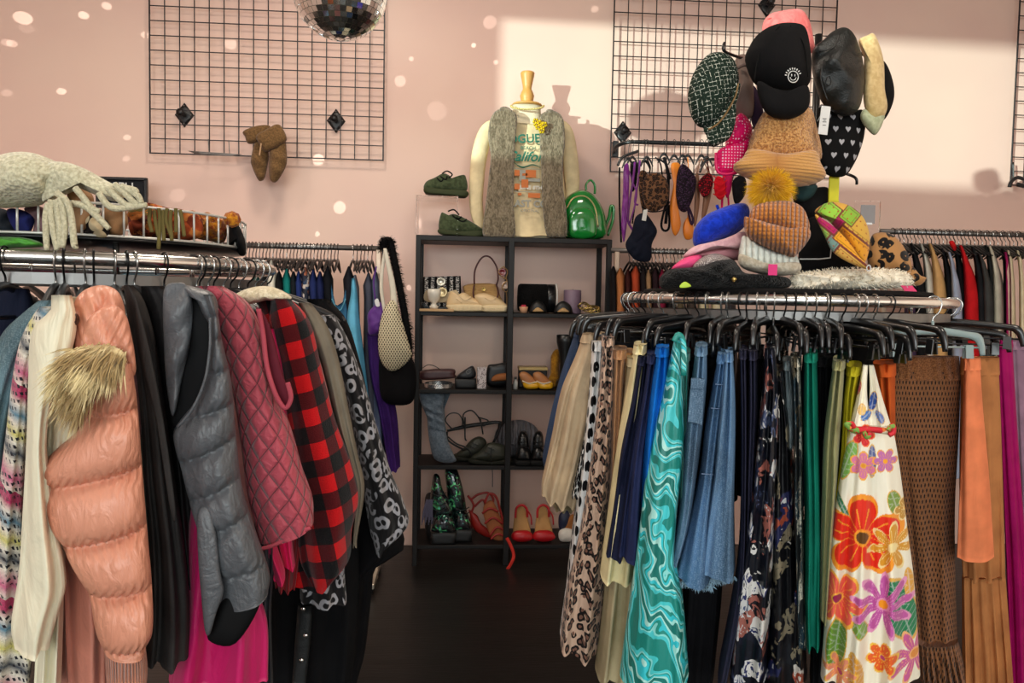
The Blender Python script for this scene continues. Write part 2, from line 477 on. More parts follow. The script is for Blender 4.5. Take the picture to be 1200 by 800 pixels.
m = MB(); m.box(((XL+XR)/2, (YF+WY)/2, ZC+.05), (XR-XL+.4, WY-YF+.4, .1)); structure('ceiling', m, M_ceil)
m = MB(); m.box(((XL+XR)/2, WY+.06, ZC/2), (XR-XL+.4, .12, ZC)); structure('wall_back', m, M_wall)
m = MB(); m.box((XR+.06, (YF+WY)/2, ZC/2), (.12, WY-YF, ZC)); structure('wall_right', m, M_wall)
# left wall; two unseen openings added, shaped to land the sun patches
def wall_x(name, X, ya, yb, holes, mt):
    m = MB(); ys = sorted({ya, yb} | {h[0] for h in holes} | {h[1] for h in holes})
    for a, b in zip(ys, ys[1:]):
        hs = sorted([(h[2], h[3]) for h in holes if h[0] <= a and h[1] >= b]); z = 0
        for z0, z1 in hs+[(ZC, ZC)]:
            if z0 > z+.001: m.box((X, (a+b)/2, (z+z0)/2), (.12, b-a, z0-z))
            z = z1
    structure(name, m, mt)
SUNH = (-2.9, .66, 2.08, 2.86)  # cuts the sun patch on the back wall to shape
SUNL = (-3.5, -3.0, .35, 1.25)  # added low opening, lets sun strike the skirts
wall_x('wall_left', XL-.06, YF, WY, [SUNH, SUNL], M_wall)
for k, h in enumerate((SUNH, SUNL)):
    m = MB()
    for (y0, y1, z0, z1) in ((h[0]-.04, h[1]+.04, h[2]-.04, h[2]), (h[0]-.04, h[1]+.04, h[3], h[3]+.04), (h[0]-.04, h[0], h[2], h[3]), (h[1], h[1]+.04, h[2], h[3])):
        m.box((XL+.01, (y0+y1)/2, (z0+z1)/2), (.05, y1-y0, z1-z0))
    structure('sun_opening_%d' % (k+1), m, plain((40, 38, 38), .5))  # frames added round the unseen sun openings
# shop front behind the camera: sill, header, two piers
m = MB()
m.box(((XL+XR)/2, YF-.06, .2), (XR-XL, .12, .4)); m.box(((XL+XR)/2, YF-.06, (2.9+ZC)/2), (XR-XL, .12, ZC-2.9))
m.box((XL+.25, YF-.06, 1.65), (.5, .12, 2.5)); m.box((XR-.25, YF-.06, 1.65), (.5, .12, 2.5)); m.box((.2, YF-.06, 1.65), (.12, .12, 2.5))
structure('wall_front', m, M_wall)

# ------------------------------------------------------------------ light
wd = bpy.data.worlds.new('world'); scene.world = wd; wd.use_nodes = True
wd.node_tree.nodes['Background'].inputs[0].default_value = (.86, .95, 1.0, 1); wd.node_tree.nodes['Background'].inputs[1].default_value = .9
def light(name, typ, loc, energy, color=(1, 1, 1), **k):
    d = bpy.data.lights.new(name, typ); d.energy = energy; d.color = color
    for a, b in k.items(): setattr(d, a, b)
    o = bpy.data.objects.new(name, d); COL.objects.link(o); o.location = loc; return o
s = light('sun', 'SUN', (-6, -4, 3), 2.9, (.78, 1, .92), angle=radians(.7))
s.rotation_euler = Vector((1.0, 1.0, -.012)).to_track_quat('-Z', 'Y').to_euler()
a = light('shop_window_daylight', 'AREA', ((XL+XR)/2-.6, YF+.02, 2.15), 105, (.93, 1, .98), shape='RECTANGLE', size=5, size_y=1.4)
a.rotation_euler = (pi/2, 0, 0)
for k, (x, y) in enumerate(((-1.9, 1.6), (.9, .6), (-.6, 2.7))):
    a = light('overhead_fill', 'AREA', (x, y, ZC-.05), 17, (1, .88, .74), shape='DISK', size=.5)  # unseen lamps, added for warm light falling from above
scene.view_settings.view_transform = 'Standard'; scene.view_settings.look = 'None'
scene.view_settings.exposure = .5; scene.view_settings.gamma = 1; scene.view_settings.use_curve_mapping = False

# ================================================================== wall grids
M_wire = plain((22, 12, 18), .45)
def gridwall(px0, px1, pyb, label, brackets, X=None, ztop=None):
    Y = WY-.045
    xa = at(px0, pyb, Y).x; xb = at(px1, pyb, Y).x if X is None else xa+X; zb = at((px0+min(px1, 1200))/2, pyb, Y).z
    n = 16; c = (xb-xa)/n; zt = zb+c*16; r = .0024
    fr = MB(); w = MB()
    for x in (xa, xb): fr.box((x, Y, (zb+zt)/2), (.007, .007, zt-zb+.007))
    for z in (zb, zt): fr.box(((xa+xb)/2, Y, z), (xb-xa, .006, .006))
    for k in range(1, n): w.box((xa+c*k, Y+.003, (zb+zt)/2), (2*r, 2*r, zt-zb))
    for k in range(1, 16): w.box(((xa+xb)/2, Y-.002, zb+c*k), (xb-xa, 2*r, 2*r))
    t = thing('gridwall_panel', label, 'wall grid', ((xa+xb)/2, Y, zb))
    build('frame', fr, M_wire, t); build('wire_mesh', w, M_wire, t)
    for (bx, by) in brackets:
        p = at(bx, by, Y-.01); m = MB()
        m.lathe(p+Vector((0, .055, 0)), [(.048, -.0), (.048, .006), (.03, .010)], 4, M=Matrix.Rotation(pi/2, 3, 'X') @ Matrix.Rotation(0, 3, 'Z'), sy=1.3)
        m.lathe(p+Vector((0, .05, 0)), [(.012, 0), (.012, .06), (.018, .062), (.018, .07)], 12, M=Matrix.Rotation(pi/2, 3, 'X'))
        b = build('bracket', m, plain((25, 22, 22), .4), t)
        s_ = MB()
        for dx, dz in ((0, .045), (0, -.045), (.034, 0), (-.034, 0)): s_.lathe(p+Vector((dx, .042, dz)), [(.005, 0), (.003, .003)], 8, M=Matrix.Rotation(pi/2, 3, 'X'))
        build('screw_heads', s_, steel(), b)['kind'] = 'stuff'
    return t
gridwall(176, 449, 183.5, 'black wire grid panel on the pink wall behind the mirror ball', [(212, 132), (392, 139)])
gridwall(715, 973, 205, 'black wire grid panel on the pink wall behind the hat tower', [(732, 153), (903, 2)])
gridwall(1184, 1500, 217, 'black wire grid panel cut off by the right edge of the photo', [], X=1.22)
# little wire basket left on the grid and a hook at the far right
m = MB()
for k in range(6): m.tube(pt([(221+k*1.5, 177+k*.6), (283-k*2, 181+k*.3)], 4.02-k*.012), .0018, n=5)
m.tube(pt([(244, 163, 4.07), (245, 178, 4.06), (247, 180, 3.97)], 0), .0022, n=5); m.tube(pt([(268, 164, 4.07), (269, 179, 4.06), (270, 182, 3.97)], 0), .0022, n=5)
one('wire_display_shelf', m, steel(), 'small silver wire shelf hooked on the bottom of the left wall grid', 'shelf')
m = MB(); m.tube(pt([(1187, 190), (1187, 210), (1183, 214)], 4.05), .006, n=6); m.tube(pt([(1200, 210), (1192, 208), (1185, 213), (1183, 219)], 4.0), .010, n=8); m.tube(pt([(1200, 218), (1192, 216)], 4.0), .012, n=8)
one('grid_hook', m, blackp(), 'black faceout hook on the grid panel at the right edge', 'hook')
m = MB(); m.box(at(143, 226, 3.98), (.235, .02, .14)); p = at(143, 226, 3.965)
fr = MB(); 
for dx, dz, sx, sz in ((0, .07, .245, .014), (0, -.07, .245, .014), (.116, 0, .014, .14), (-.116, 0, .014, .14)): fr.box((p.x+dx, p.y, p.z+dz), (sx, .02, sz))

def text(body, loc, size, m, rz=0, parent=None, name='lettering', ext=.0012, rx=pi/2, shear=0, ry=0, bold=0, sx=1, align='CENTER'):
    cu = bpy.data.curves.new(name, 'FONT'); cu.body = body; cu.size = size; cu.extrude = ext; cu.align_x = align; cu.align_y = 'CENTER'; cu.shear = shear; cu.offset = bold
    cu.resolution_u = 3
    o = bpy.data.objects.new(name, cu); COL.objects.link(o)
    dg = bpy.context.evaluated_depsgraph_get(); me = bpy.data.meshes.new_from_object(o.evaluated_get(dg)); bpy.data.objects.remove(o)
    M = Matrix.Translation(Vector(loc)) @ Matrix.Rotation(rz, 4, 'Z') @ Matrix.Rotation(rx, 4, 'X') @ Matrix.Rotation(ry, 4, 'Z') @ Matrix.Diagonal((sx, 1, 1, 1))
    mb = MB(); vs = [M @ v.co for v in me.vertices]; mb._add(vs, [tuple(p.vertices) for p in me.polygons], sm=False)
    bpy.data.meshes.remove(me)
    return build(name, mb, m, parent) if parent is not None or name == 'x' else mb
t = item('letter_sign', 'black framed sign with white capital letters behind the cream scarf', 'sign',
     [('board', m, plain((30, 32, 36), .6)), ('frame', fr, plain((18, 18, 20), .4))])
text('SELL', at(146, 219.5, 3.955), .062, plain((225, 225, 220), .5), parent=t)

# ================================================================== mirror ball
BC = at(398.5, -9.5, 2.62); BR = 52.5/900*2.62
m = MB(); rows = 26
for i in range(rows):
    t0 = -pi/2+pi*i/rows; t1 = -pi/2+pi*(i+1)/rows; tm = (t0+t1)/2; n = max(4, int(2*rows*cos(tm)))
    g = .0007
    for j in range(n):
        a0 = 2*pi*j/n; a1 = 2*pi*(j+1)/n; am = (a0+a1)/2
        nr = Vector((cos(tm)*cos(am), cos(tm)*sin(am), sin(tm)))
        nr = (nr+Vector((RND.uniform(-1, 1), RND.uniform(-1, 1), RND.uniform(-1, 1)))*.07).normalized()
        q = []
        for (tt, aa) in ((t0, a0), (t0, a1), (t1, a1), (t1, a0)):
            p = Vector((cos(tt)*cos(aa), cos(tt)*sin(aa), sin(tt)))*BR; c = Vector((cos(tm)*cos(am), cos(tm)*sin(am), sin(tm)))*BR
            p = c+(p-c)*.93; p -= nr*((p-c).dot(nr)); q.append(BC+p)
        m._add(q+[BC+(x-BC)*.985 for x in q], [(0, 1, 2, 3), (0, 4, 5, 1), (1, 5, 6, 2), (2, 6, 7, 3), (3, 7, 4, 0)], sm=False)
core = MB(); core.lathe(BC, [(BR*.985*sin(pi*k/24), -BR*.985*cos(pi*k/24)) for k in range(25)], 40)
top = MB(); top.tube([BC+Vector((0, 0, BR*.97)), BC+Vector((0, 0, BR+.02))], .018, n=14, smoothp=False); top.tube([BC+Vector((0, 0, BR+.02)), (BC.x, BC.y, ZC)], .002, n=6, smoothp=False)
N = NT('mirror_glass', .10, 1.0); N.col((235, 240, 240)); 
item('mirror_ball', 'silver mirror ball hanging from the ceiling in front of the left grid', 'disco ball',
     [('mirror_tile_shell', m, N.m), ('core', core, plain((120, 110, 95), .7)), ('hanging_cord', top, steel())])
# spot lamps added at the ball stand in for sun thrown back by facets
for (x, y, r, e) in ((27, 21, 7.5, 1), (98, 18, 4.5, 1), (125, 7, 4.5, .8), (72, 107, 4, .9), (170, 41, 4, .6), (270, 51, 7, .5), (149, 161, 3, .5), (574, 26, 8, .35), (555, 53, 2.6, .9), (469, 95, 7, .35),
                  (482, 69, 3, .5), (581, 73, 2.6, .6), (373, 187, 7, .7), (398, 243, 7.5, .55), (372, 274, 2.6, .6), (496, 262, 7, .4), (479, 337, 2.6, .5), (697, 11, 4, .4), (31, 33, 6, .15), (8, 50, 2.6, .4), (14, 51, 2.6, .6), (8, 109, 3, .3), (148, 186, 3, .3), (208, 229, 8, .18), (512, 130, 12, .12)):
    T = at(x, y, WY); d = (T-BC).normalized(); P = BC+d*(BR+.004)
    dist = (T-P).length; ang = 2*math.atan((r*WY/900)/dist)
    s = light('glint_spot_lamp', 'SPOT', P, 110*e*dist*dist/3, (1, .97, .9), spot_size=ang, spot_blend=.35, shadow_soft_size=.002)
    s.rotation_euler = d.to_track_quat('-Z', 'Y').to_euler()

# ================================================================== boots on the grid
M_suede = fuzzy((122, 92, 58), (98, 72, 44), 120, .4)
def fold_(x, y, w): return .006*sin(w.z*90+w.x*40)
item('ankle_boot', 'brown suede ankle boot hanging toe down from the wall grid, shaft folded left', 'boot',
     [('foot', pf([(300, 165), (310, 168), (315, 180), (313, 197), (310, 209), (306, 212), (302, 210), (296, 197), (294, 186)], 3.99, .04, disp=fold_), M_suede),
      ('shaft', pf([(285, 154), (300, 148), (314, 147), (317, 152), (305, 165), (291, 168), (287, 160)], 3.99, .035, p=3), M_suede)], 'brown boots on the wall grid')
item('ankle_boot', 'brown suede ankle boot hanging toe down from the wall grid, nearer the right', 'boot',
     [('foot', pf([(318, 168), (333, 164), (336, 178), (336, 192), (330, 205), (324, 213), (319, 213), (316, 208), (315, 190), (316, 176)], 3.95, .045, disp=fold_), M_suede),
      ('shaft', pf([(300, 160), (312, 152), (324, 146), (331, 150), (336, 164), (326, 172), (312, 178), (306, 172)], 3.93, .04, p=3), M_suede),
      ('zip_pull', tb(pt([(306, 168), (305, 176), (304, 182)], 3.88), .004), plain((190, 150, 110), .5))], 'brown boots on the wall grid')

# ================================================================== shelf unit
SF, SB = 3.80, 4.09
M_sh = plain((19, 16, 16), .5, spec=.3)
x0 = at(489, 400, SF).x; x1 = at(711.5, 400, SF).x; xm = at(597.5, 400, SF).x
def zz(py, px=545): return at(px, py, SF).z
ztop = zz(276.5)
t = thing('shelf_unit', 'black metal two-bay shelf unit against the pink wall', 'shelf unit', ((x0+x1)/2, (SF+SB)/2, 0))
for x in (x0, xm, x1):
    for y in (SF+.012, SB-.012):
        m = MB(); m.box((x, y, ztop/2), (.026 if x != xm else .03, .026, ztop)); build('upright', m, M_sh, t)
m = MB(); m.box(((x0+x1)/2, (SF+SB)/2, ztop-.012), (x1-x0+.026, SB-SF, .026)); build('top_panel', m, M_sh, t)
SZ = {}
for k, y in enumerate((368, 459, 548, 641)):
    z = zz(y); SZ[k] = z+.011
    for a, b in ((x0, xm), (xm, x1)):
        m = MB(); m.box(((a+b)/2, (SF+SB)/2, z), (b-a-.002, SB-SF-.004, .020)); build('shelf', m, M_sh, t)
STOP = ztop+.001
def on_shelf(o, z):
    """rest a finished thing on height z"""
    bpy.context.view_layer.update()
    zs = []
    for q in [o]+list(o.children_recursive):
        if q.type == 'MESH' and not (q is not o and q.name.split('.')[0] in ('lace', 'fringe')): zs += [(q.matrix_world @ Vector(c)).z for c in q.bound_box]
    o.location.z += z-min(zs); return o

# --- acrylic riser and sneakers on top
pr = at(487, 230, 3.80); ps = at(537, 230, 3.80); zt = at(512, 228.5, 3.82).z
w_ = ps.x-pr.x; cx = (pr.x+ps.x)/2; cy = 3.94
m = MB(); m.box((cx, cy, zt-.003), (w_, .20, .006))
t = thing('acrylic_riser', 'clear acrylic display riser on the left end of the shelf unit', 'display riser', (cx, cy, STOP))
build('top_plate', m, glass(), t)
for sx in (-1, 1):
    m = MB(); m.box((cx+sx*(w_/2-.003), cy, (STOP+zt-.006)/2), (.006, .20, zt-.007-STOP)); build('side_plate', m, glass(), t)
M_olv = fuzzy((74, 84, 58), (55, 64, 42), 60, .3); M_olvs = plain((62, 68, 44), .7)
def sneaker(label, up, sole, laces, Y, z, mu, ms, group, extra=[], tf=.038):
    o = item('sneaker', label, 'shoe', [('upper', pf(up, Y, tf, p=2.4), mu), ('sole', pf(sole, Y, tf+.006, p=5), ms)] +
             [('lace', tb(pt(l, Y-tf), .0035, n=6), plain((25, 26, 24), .8)) for l in laces]+extra, group)
    return on_shelf(o, z)
sneaker('olive green chunky sneaker on top of the acrylic riser', [(498, 222), (499, 213), (509, 208), (519, 203), (526, 205), (531, 209), (541, 205), (546, 207), (546, 224), (520, 224)],
        [(498, 220), (520, 222), (547, 224), (546, 231), (530, 230), (505, 228), (498, 226)], [[(512, 208), (517, 212), (520, 208)], [(516, 206), (522, 210), (524, 206)], [(518, 203), (524, 200), (530, 204), (526, 208)]], 3.9, zt+.001, M_olv, M_olvs, 'olive sneakers')
sneaker('olive green chunky sneaker on the shelf top beside the riser', [(516, 268), (517, 246), (524, 249), (531, 247), (540, 250), (552, 256), (563, 263), (567, 268), (545, 270)],
        [(515, 265), (540, 268), (566, 267), (568, 272), (560, 275), (535, 273), (516, 271)], [[(530, 248), (536, 253), (541, 250)], [(525, 244), (532, 242), (538, 248)], [(534, 251), (542, 256), (547, 253)]], 3.9, STOP, M_olv, M_olvs, 'olive sneakers')

# --- dress form and its clothes
MY = 3.93
M_crm = plain((235, 222, 190), .6)
m = MB(); m.loft([(119, 600), (125, 601), (140, 598), (150, 585), (200, 588), (276, 590)], [(119, 634), (125, 634), (140, 637), (150, 652), (200, 648), (276, 650)], MY, (.05, .075), folds=0, A=0, A0=0, wav=0, nx=40, ny=30)
kn = MB(); p = at(617.5, 122, MY); sc = MY/900
kn.lathe((p.x, MY, p.z), [(0, 0), (.074, 0), (.078, .004), (.074, .010), (.034, .013), (.028, .02), (.033, .035), (.036, .052), (.030, .070), (.022, .085), (.024, .105), (.034, .150), (.036, .165), (.033, .170), (0, .171)][:-1], 28, sx=1.0)
t = item('dress_form', 'cream dress form with a turned wooden neck knob on the shelf unit', 'mannequin', [('torso', m, M_crm), ('neck_cap', kn, plain((214, 160, 84), .4))])
on_shelf(t, STOP)
tee = cloth((222, 202, 160), .85)
fl = MB(); fl.loft([(140, 596), (150, 580), (180, 577), (276, 574)], [(140, 640), (150, 655), (180, 658), (276, 668)], MY, (.070, .100), folds=3, A=.006, A0=0, wav=1, nx=64, ny=40, conv=5)
sl = MB(); sl.tube(pt([(588, 143), (572, 152), (563, 175), (559, 205), (558, 240), (563, 268)], MY-.01), [.028, .040, .040, .038, .034, .026], n=16, flat=(Vector((0, 1, 0)), .8))
sr = MB(); sr.tube(pt([(646, 143), (661, 152), (667, 175), (670, 205), (670, 225), (665, 250), (666, 272)], MY), [.028, .040, .040, .040, .035, .030, .028], n=16, flat=(Vector((0, 1, 0)), .8))
t = item('long_sleeve_shirt', 'cream long-sleeve tee with a green and orange print on the dress form', 'shirt', [('shirt_body', fl, tee), ('sleeve', sl, tee), ('sleeve', sr, tee)])
on_shelf(t, STOP+.001)
G = plain((44, 110, 92), .8); O = plain((205, 120, 70), .8); GR = plain((160, 160, 150), .8); W_ = plain((225, 222, 210), .8)
FY = MY-.122
def band(x0, y0, x1, y1, Y=FY): 
    a = at(x0, y0, Y); b = at(x1, y1, Y); m = MB(); m.box(((a.x+b.x)/2, Y, (a.z+b.z)/2), (abs(b.x-a.x), .003, abs(a.z-b.z))); return m
text('VOGUE', at(610, 163, FY), .058, G, parent=t, name='print_line', bold=.0012, ry=radians(4))
text('UP', at(634, 168, FY), .035, G, parent=t, name='print_line', ry=radians(-14))
text('BEACH', at(619, 173.5, FY), .024, G, parent=t, name='print_line')
text('California', at(623, 184, FY), .066, G, parent=t, name='print_line', shear=.35, bold=.0014)
build('print_swash', tb(pt([(602, 190), (612, 196), (624, 193), (634, 196)], FY), [.001, .004, .003, .001], n=6), G, t)
m = MB(); 
for q in ((603, 199, 609, 206), (616, 199, 628, 208), (611, 210, 619, 220), (603, 215, 609, 222), (619, 226, 633, 232), (607, 226, 611, 229), (612, 203, 618, 206)):
    m.v and None; b = band(*q); m._add(b.v, b.f, sm=False)
build('print_orange_block', m, O, t)
m = MB()
for q in ((603, 197, 634, 198.5), (609, 199, 616, 212), (619, 209, 633, 213), (603, 224, 634, 225.5)): b = band(*q, Y=FY+.001); m._add(b.v, b.f, sm=False)
build('print_grey_block', m, GR, t)
text('JUNE 8TH', at(622, 220, FY), .026, W_, parent=t, name='print_line', bold=.001)
text('LAST CO.', at(621, 239, FY), .046, GR, parent=t, name='print_line', bold=.0018)
text('ORIGINAL', at(621, 247, FY), .02, GR, parent=t, name='print_line')
# vest
N = NT('taupe_faux_fur', .9, sheen=.4); n1 = N.noise(N.uv(1, .35), 70, 4, 1.2); n2 = N.noise(N.uv(1, .3), 260, 2)
N.col(N.mix(N.ss(N.math('ADD', N.math('MULTIPLY', n1, .6), N.math('MULTIPLY', n2, .4)), .38, .62), (96, 84, 64), (150, 136, 112))); N.bump(n2, 1, .01); M_vest = N.m
def pan(pts, Y, **k): return pf(pts, Y, .028, .02, p=6, **k)
v1 = pan([(580, 131), (590, 127), (600, 129), (606, 139), (604, 165), (602, 200), (602, 240), (603, 277), (584, 278), (566, 276), (569, 240), (573, 205), (575, 182), (572, 160), (574, 142)], FY+.015)
v2 = pan([(633, 137), (641, 130), (652, 131), (660, 140), (662, 165), (660, 190), (660, 220), (664, 250), (664, 276), (652, 278), (641, 276), (637, 255), (635, 225), (634, 190), (632, 160)], FY+.015)
bk = pf([(590, 128), (618, 140), (645, 130), (655, 150), (652, 200), (655, 274), (582, 274), (585, 200), (580, 150)], MY+.11, .015, p=4)
sh = MB(); sh2 = MB()
for a in ((590, 640),):
    sh.puff([(586, 128), (594, 127), (600, 132), (597, 140), (584, 138)], MY-.04, .07, .13, p=3); sh2.puff([(640, 131), (648, 131), (653, 140), (641, 141)], MY-.04, .07, .13, p=3)
t = item('fur_vest', 'taupe faux fur vest hanging open over the cream tee', 'vest', [('front_panel', v1, M_vest), ('front_panel', v2, M_vest), ('back_panel', bk, M_vest), ('shoulder_piece', sh, M_vest), ('shoulder_piece', sh2, M_vest)])
# necklace + brooch
m = MB()
for k in range(26):
    a = pi*(.0+k/25); p = at(618-19*cos(a), 124+4*sin(a), MY-.065-.03*sin(a)); m.lathe(p, [(.0, -.006), (.005, -.003), (.006, 0), (.005, .003), (0, .006)], 8)
one('necklace', m, plain((225, 205, 130), .25, .3), 'pale gold bead necklace round the neck of the dress form', 'necklace')
m = MB(); l = MB(); c = MB()
for (x, y) in ((628, 142), (632, 144), (636, 147), (631, 149), (635, 153), (638, 146), (629, 146)):
    p = at(x, y, FY-.045)
    for k in range(5):
        a = k*1.256+x; m.lathe(p+Vector((cos(a)*.010, 0, sin(a)*.010)), [(0, -.004), (.007, 0), (0, .005)], 8, M=Matrix.Rotation(pi/2, 3, 'X'))
    c.lathe(p+Vector((0, -.006, 0)), [(0, -.002), (.004, 0), (0, .003)], 8, M=Matrix.Rotation(pi/2, 3, 'X'))
item('flower_brooch', 'yellow flower cluster brooch pinned to the fur vest', 'brooch', [('petal_cluster', m, plain((236, 205, 40), .4)), ('flower_centre', c, plain((180, 150, 90), .4))])
# --- green backpack
N = NT('green_patent', .12, spec=.6, coat=1); N.col(N.mix(N.noise(N.objc(), 7, 2), (10, 96, 34), (24, 150, 58))); N.bump(N.noise(N.objc(), 9, 2), .3, .02); M_gr = N.m
bp = pf([(662, 272), (660, 250), (661, 233), (670, 223), (684, 219), (697, 226), (707, 242), (711, 262), (711, 272), (700, 277), (680, 278), (667, 276)], 3.93, .08, .07, p=3.5)
pk = pf([(667, 250), (675, 240), (690, 240), (698, 250), (699, 270), (690, 276), (674, 276), (667, 270)], 3.86, .05, .02, p=4)
zp = tb(pt([(664, 240), (672, 228), (686, 226), (697, 238), (701, 262)], 3.84), .0035, n=6)
hd = tb(pt([(687, 219), (687, 212), (692, 207), (697, 213), (697, 223)], 3.93), .006, flat=(Vector((0, 1, 0)), 2))
st = tb(pt([(709, 262), (714, 250), (716, 238), (719, 240), (718, 255), (712, 272)], 3.95), .009, flat=(Vector((0, 1, 0)), 1.6))
t = item('backpack', 'shiny green patent mini backpack at the right end of the shelf unit', 'backpack', [('bag_body', bp, M_gr), ('front_pocket', pk, M_gr), ('zip', zp, plain((190, 175, 120), .3, .8), 'brass zip'), ('top_handle', hd, M_gr), ('shoulder_strap', st, M_gr)])
on_shelf(t, STOP)

# ================================================================== things on the shelves
SY = 3.90
def shelf_item(k, *a, **kw): return on_shelf(item(*a, **kw), SZ[k])
N = NT('black_white_tweed', .9); a_ = N.noise(N.objc((1, 1, 3)), 130, 2); b_ = N.wave(N.objc(), 10)
N.col(N.mix(N.math('MULTIPLY', N.ss(a_, .5, .56), N.ss(b_, .3, .5)), (14, 13, 14), (205, 200, 195))); N.bump(a_, .8, .004); M_tw = N.m
gold = plain((200, 170, 100), .3, .9)
def disc(px, py, Y, r, d=.008): 
    m = MB(); m.lathe(at(px, py, Y), [(0, 0), (r*.6, .0), (r*.75, .004), (r, .001), (r, -d)], 20, M=Matrix.Rotation(pi/2, 3, 'X')); return m
shelf_item(0, 'clutch_bag', 'black tweed clutch with two silver medallions and a beaded fringe', 'bag',
     [('bag_body', pf([(495, 310), (540, 309), (541, 335), (538, 345), (519, 348), (496, 346)], 3.96, .035, p=6, smoothp=False), M_tw),
      ('flap', pf([(499, 326), (510, 327), (518, 332), (527, 327), (536, 326), (536, 338), (500, 339)], 3.915, .008, p=5), plain((190, 172, 140), .7)),
      ('medallion', disc(517, 315.5, 3.91, .023), plain((205, 200, 185), .3, .8)), ('medallion', disc(518.5, 328, 3.90, .026), plain((215, 195, 150), .3, .7)),
      ('bead_fringe', pf([(497, 339), (538, 339), (540, 347), (519, 350), (497, 348)], 3.94, .012, p=5), plain((20, 20, 22), .3, bump=1))])
m = MB(); p = at(508.5, 361, 3.86)
m.lathe((p.x, 3.86, 0), [(.0, 0), (.020, 0), (.022, .012), (.014, .018), (.012, .028), (.028, .045), (.034, .075), (.033, .098), (.030, .098)], 24); 
shelf_item(0, 'goblet', 'white pressed glass goblet in front of the tweed clutch', 'goblet', [('cup', m, plain((222, 215, 200), .2, coat=.5))])
m = MB(); a = at(492, 363, 3.84); b = at(532, 363, 3.84); m.box(((a.x+b.x)/2, 3.84, SZ[0]+.006), (b.x-a.x, .10, .012)); one('wood_tray', m, plain((196, 160, 118), .6), 'thin pale wooden tray under the white goblet', 'tray')
bpy.data.objects['goblet'].location.z += .013
N = NT('straw_weave', .8); s1 = N.wave(N.objc((1, 1, 1)), 45, 2, 2, 3, 'Z'); N.col(N.mix(N.noise(N.objc((1, 1, 8)), 30, 3), (170, 125, 75), (206, 168, 112))); N.bump(s1, .7, .005); M_straw = N.m
rope = plain((82, 30, 26), .5)
shelf_item(0, 'handbag', 'tan straw handbag with a tall dark red hoop handle', 'bag',
     [('bag_body', pf([(545, 318), (580, 317), (586, 330), (593, 347), (568, 349), (543, 347), (545, 330)], 3.99, .04, p=5), M_straw),
      ('handle', tb(pt([(556, 317), (557, 300), (565, 286), (574, 285), (582, 296), (584, 310), (582, 318)], 3.955), .0045, n=8), rope, 'dark red hoop handle'),
      ('handle', tb(pt([(556, 318), (555, 330), (562, 342), (571, 346), (580, 339), (584, 328), (582, 318)], 3.94), .004, n=8), rope, 'dark red hoop handle'),
      ('clasp', disc(567, 323, 3.94, .011), gold)])
bpy.context.view_layer.update()
shelf_item(0, 'sunglasses', 'round sunglasses with a red lens hanging beside the middle upright', 'sunglasses',
     [('lens', disc(588.5, 319, 3.83, .020, .003), plain((110, 12, 22), .1, coat=1), 'dark red lens'), ('lens', disc(592, 334, 3.83, .020, .003), plain((170, 140, 120), .1, coat=1), 'pale lens'),
      ('frame', MB().tube(pt([(590, 312), (584, 318), (589, 325), (594, 328), (588, 336), (593, 342), (597, 335), (593, 326), (595, 318), (590, 312)], 3.825), .0025, n=6).tube(pt([(593, 341), (594, 352), (593, 366)], 3.84), .002, n=6), plain((150, 110, 60), .3, .6))])
M_bg = leather((214, 184, 140), .4, .2); M_bgs = plain((222, 200, 160), .6)
def loafer(label, up, sole, det, Y):
    ls = MB()
    for k in range(9):
        x = lerp(sole[0][0]+3, sole[0][1]-3, k/8); p = at(x, sole[1], Y-.046); ls.box(p, (.009, .012, .016))
    return shelf_item(0, 'loafer', label, 'shoe', [('upper', pf(up, Y, .042, p=2.6), M_bg), ('sole', pf([(sole[0][0], sole[1]-5), (sole[0][1], sole[1]-5), (sole[0][1]+1, sole[1]), (sole[0][1]-2, sole[1]+3), (sole[0][0]+2, sole[1]+3), (sole[0][0]-1, sole[1])], Y, .047, p=6), M_bgs), ('lug_tread', ls, M_bgs)]+
                [('strap', tb(pt(d, Y-.04), .004, n=6), M_bg) for d in det], 'beige chunky loafers')
loafer('beige chunky loafer with strap on the upper left shelf, left of its pair', [(524, 361), (526, 348), (529, 343), (536, 347), (544, 345), (552, 350), (562, 355), (567, 361), (540, 364)], ((526, 566), 364), [[(538, 349), (545, 354), (552, 350)], [(535, 352), (541, 357)]], 3.87)
loafer('beige chunky loafer with strap on the upper left shelf, next to the middle upright', [(556, 348), (566, 345), (575, 347), (584, 351), (592, 357), (594, 362), (570, 364), (560, 358)], ((567, 593), 364), [[(568, 350), (575, 354), (581, 350)]], 3.86)
# upper right bay
m = MB(); p0 = at(604, 346, 3.93); p1 = at(651, 346, 3.93); Ry = Matrix.Rotation(pi/2, 3, 'Y'); L_ = p1.x-p0.x; r_ = .072
shelf_item(0, 'barrel_bag', 'black fuzzy barrel bag with a white rim lying on the upper right shelf', 'bag',
     [('bag_body', MB().lathe(p0+Vector((.012, 0, 0)), [(0, 0), (r_*.9, .002), (r_, .012), (r_, L_-.06)], 32, M=Ry), fuzzy((14, 13, 14), (4, 4, 4), 150)),
      ('end_band', MB().lathe(p0+Vector((.012, 0, 0)), [(r_*.98, L_-.062), (r_*1.01, L_-.05), (r_*1.01, L_-.018), (0, L_-.016)], 32, M=Ry), leather((16, 16, 18), .25)),
      ('rim', MB().tube([p0+Vector((L_+.0, r_*cos(a)*1.0, r_*sin(a)*1.0)) for a in [k*pi/12 for k in range(24)]], .004, closed=True, n=6), plain((215, 212, 205), .4), 'white rim')])
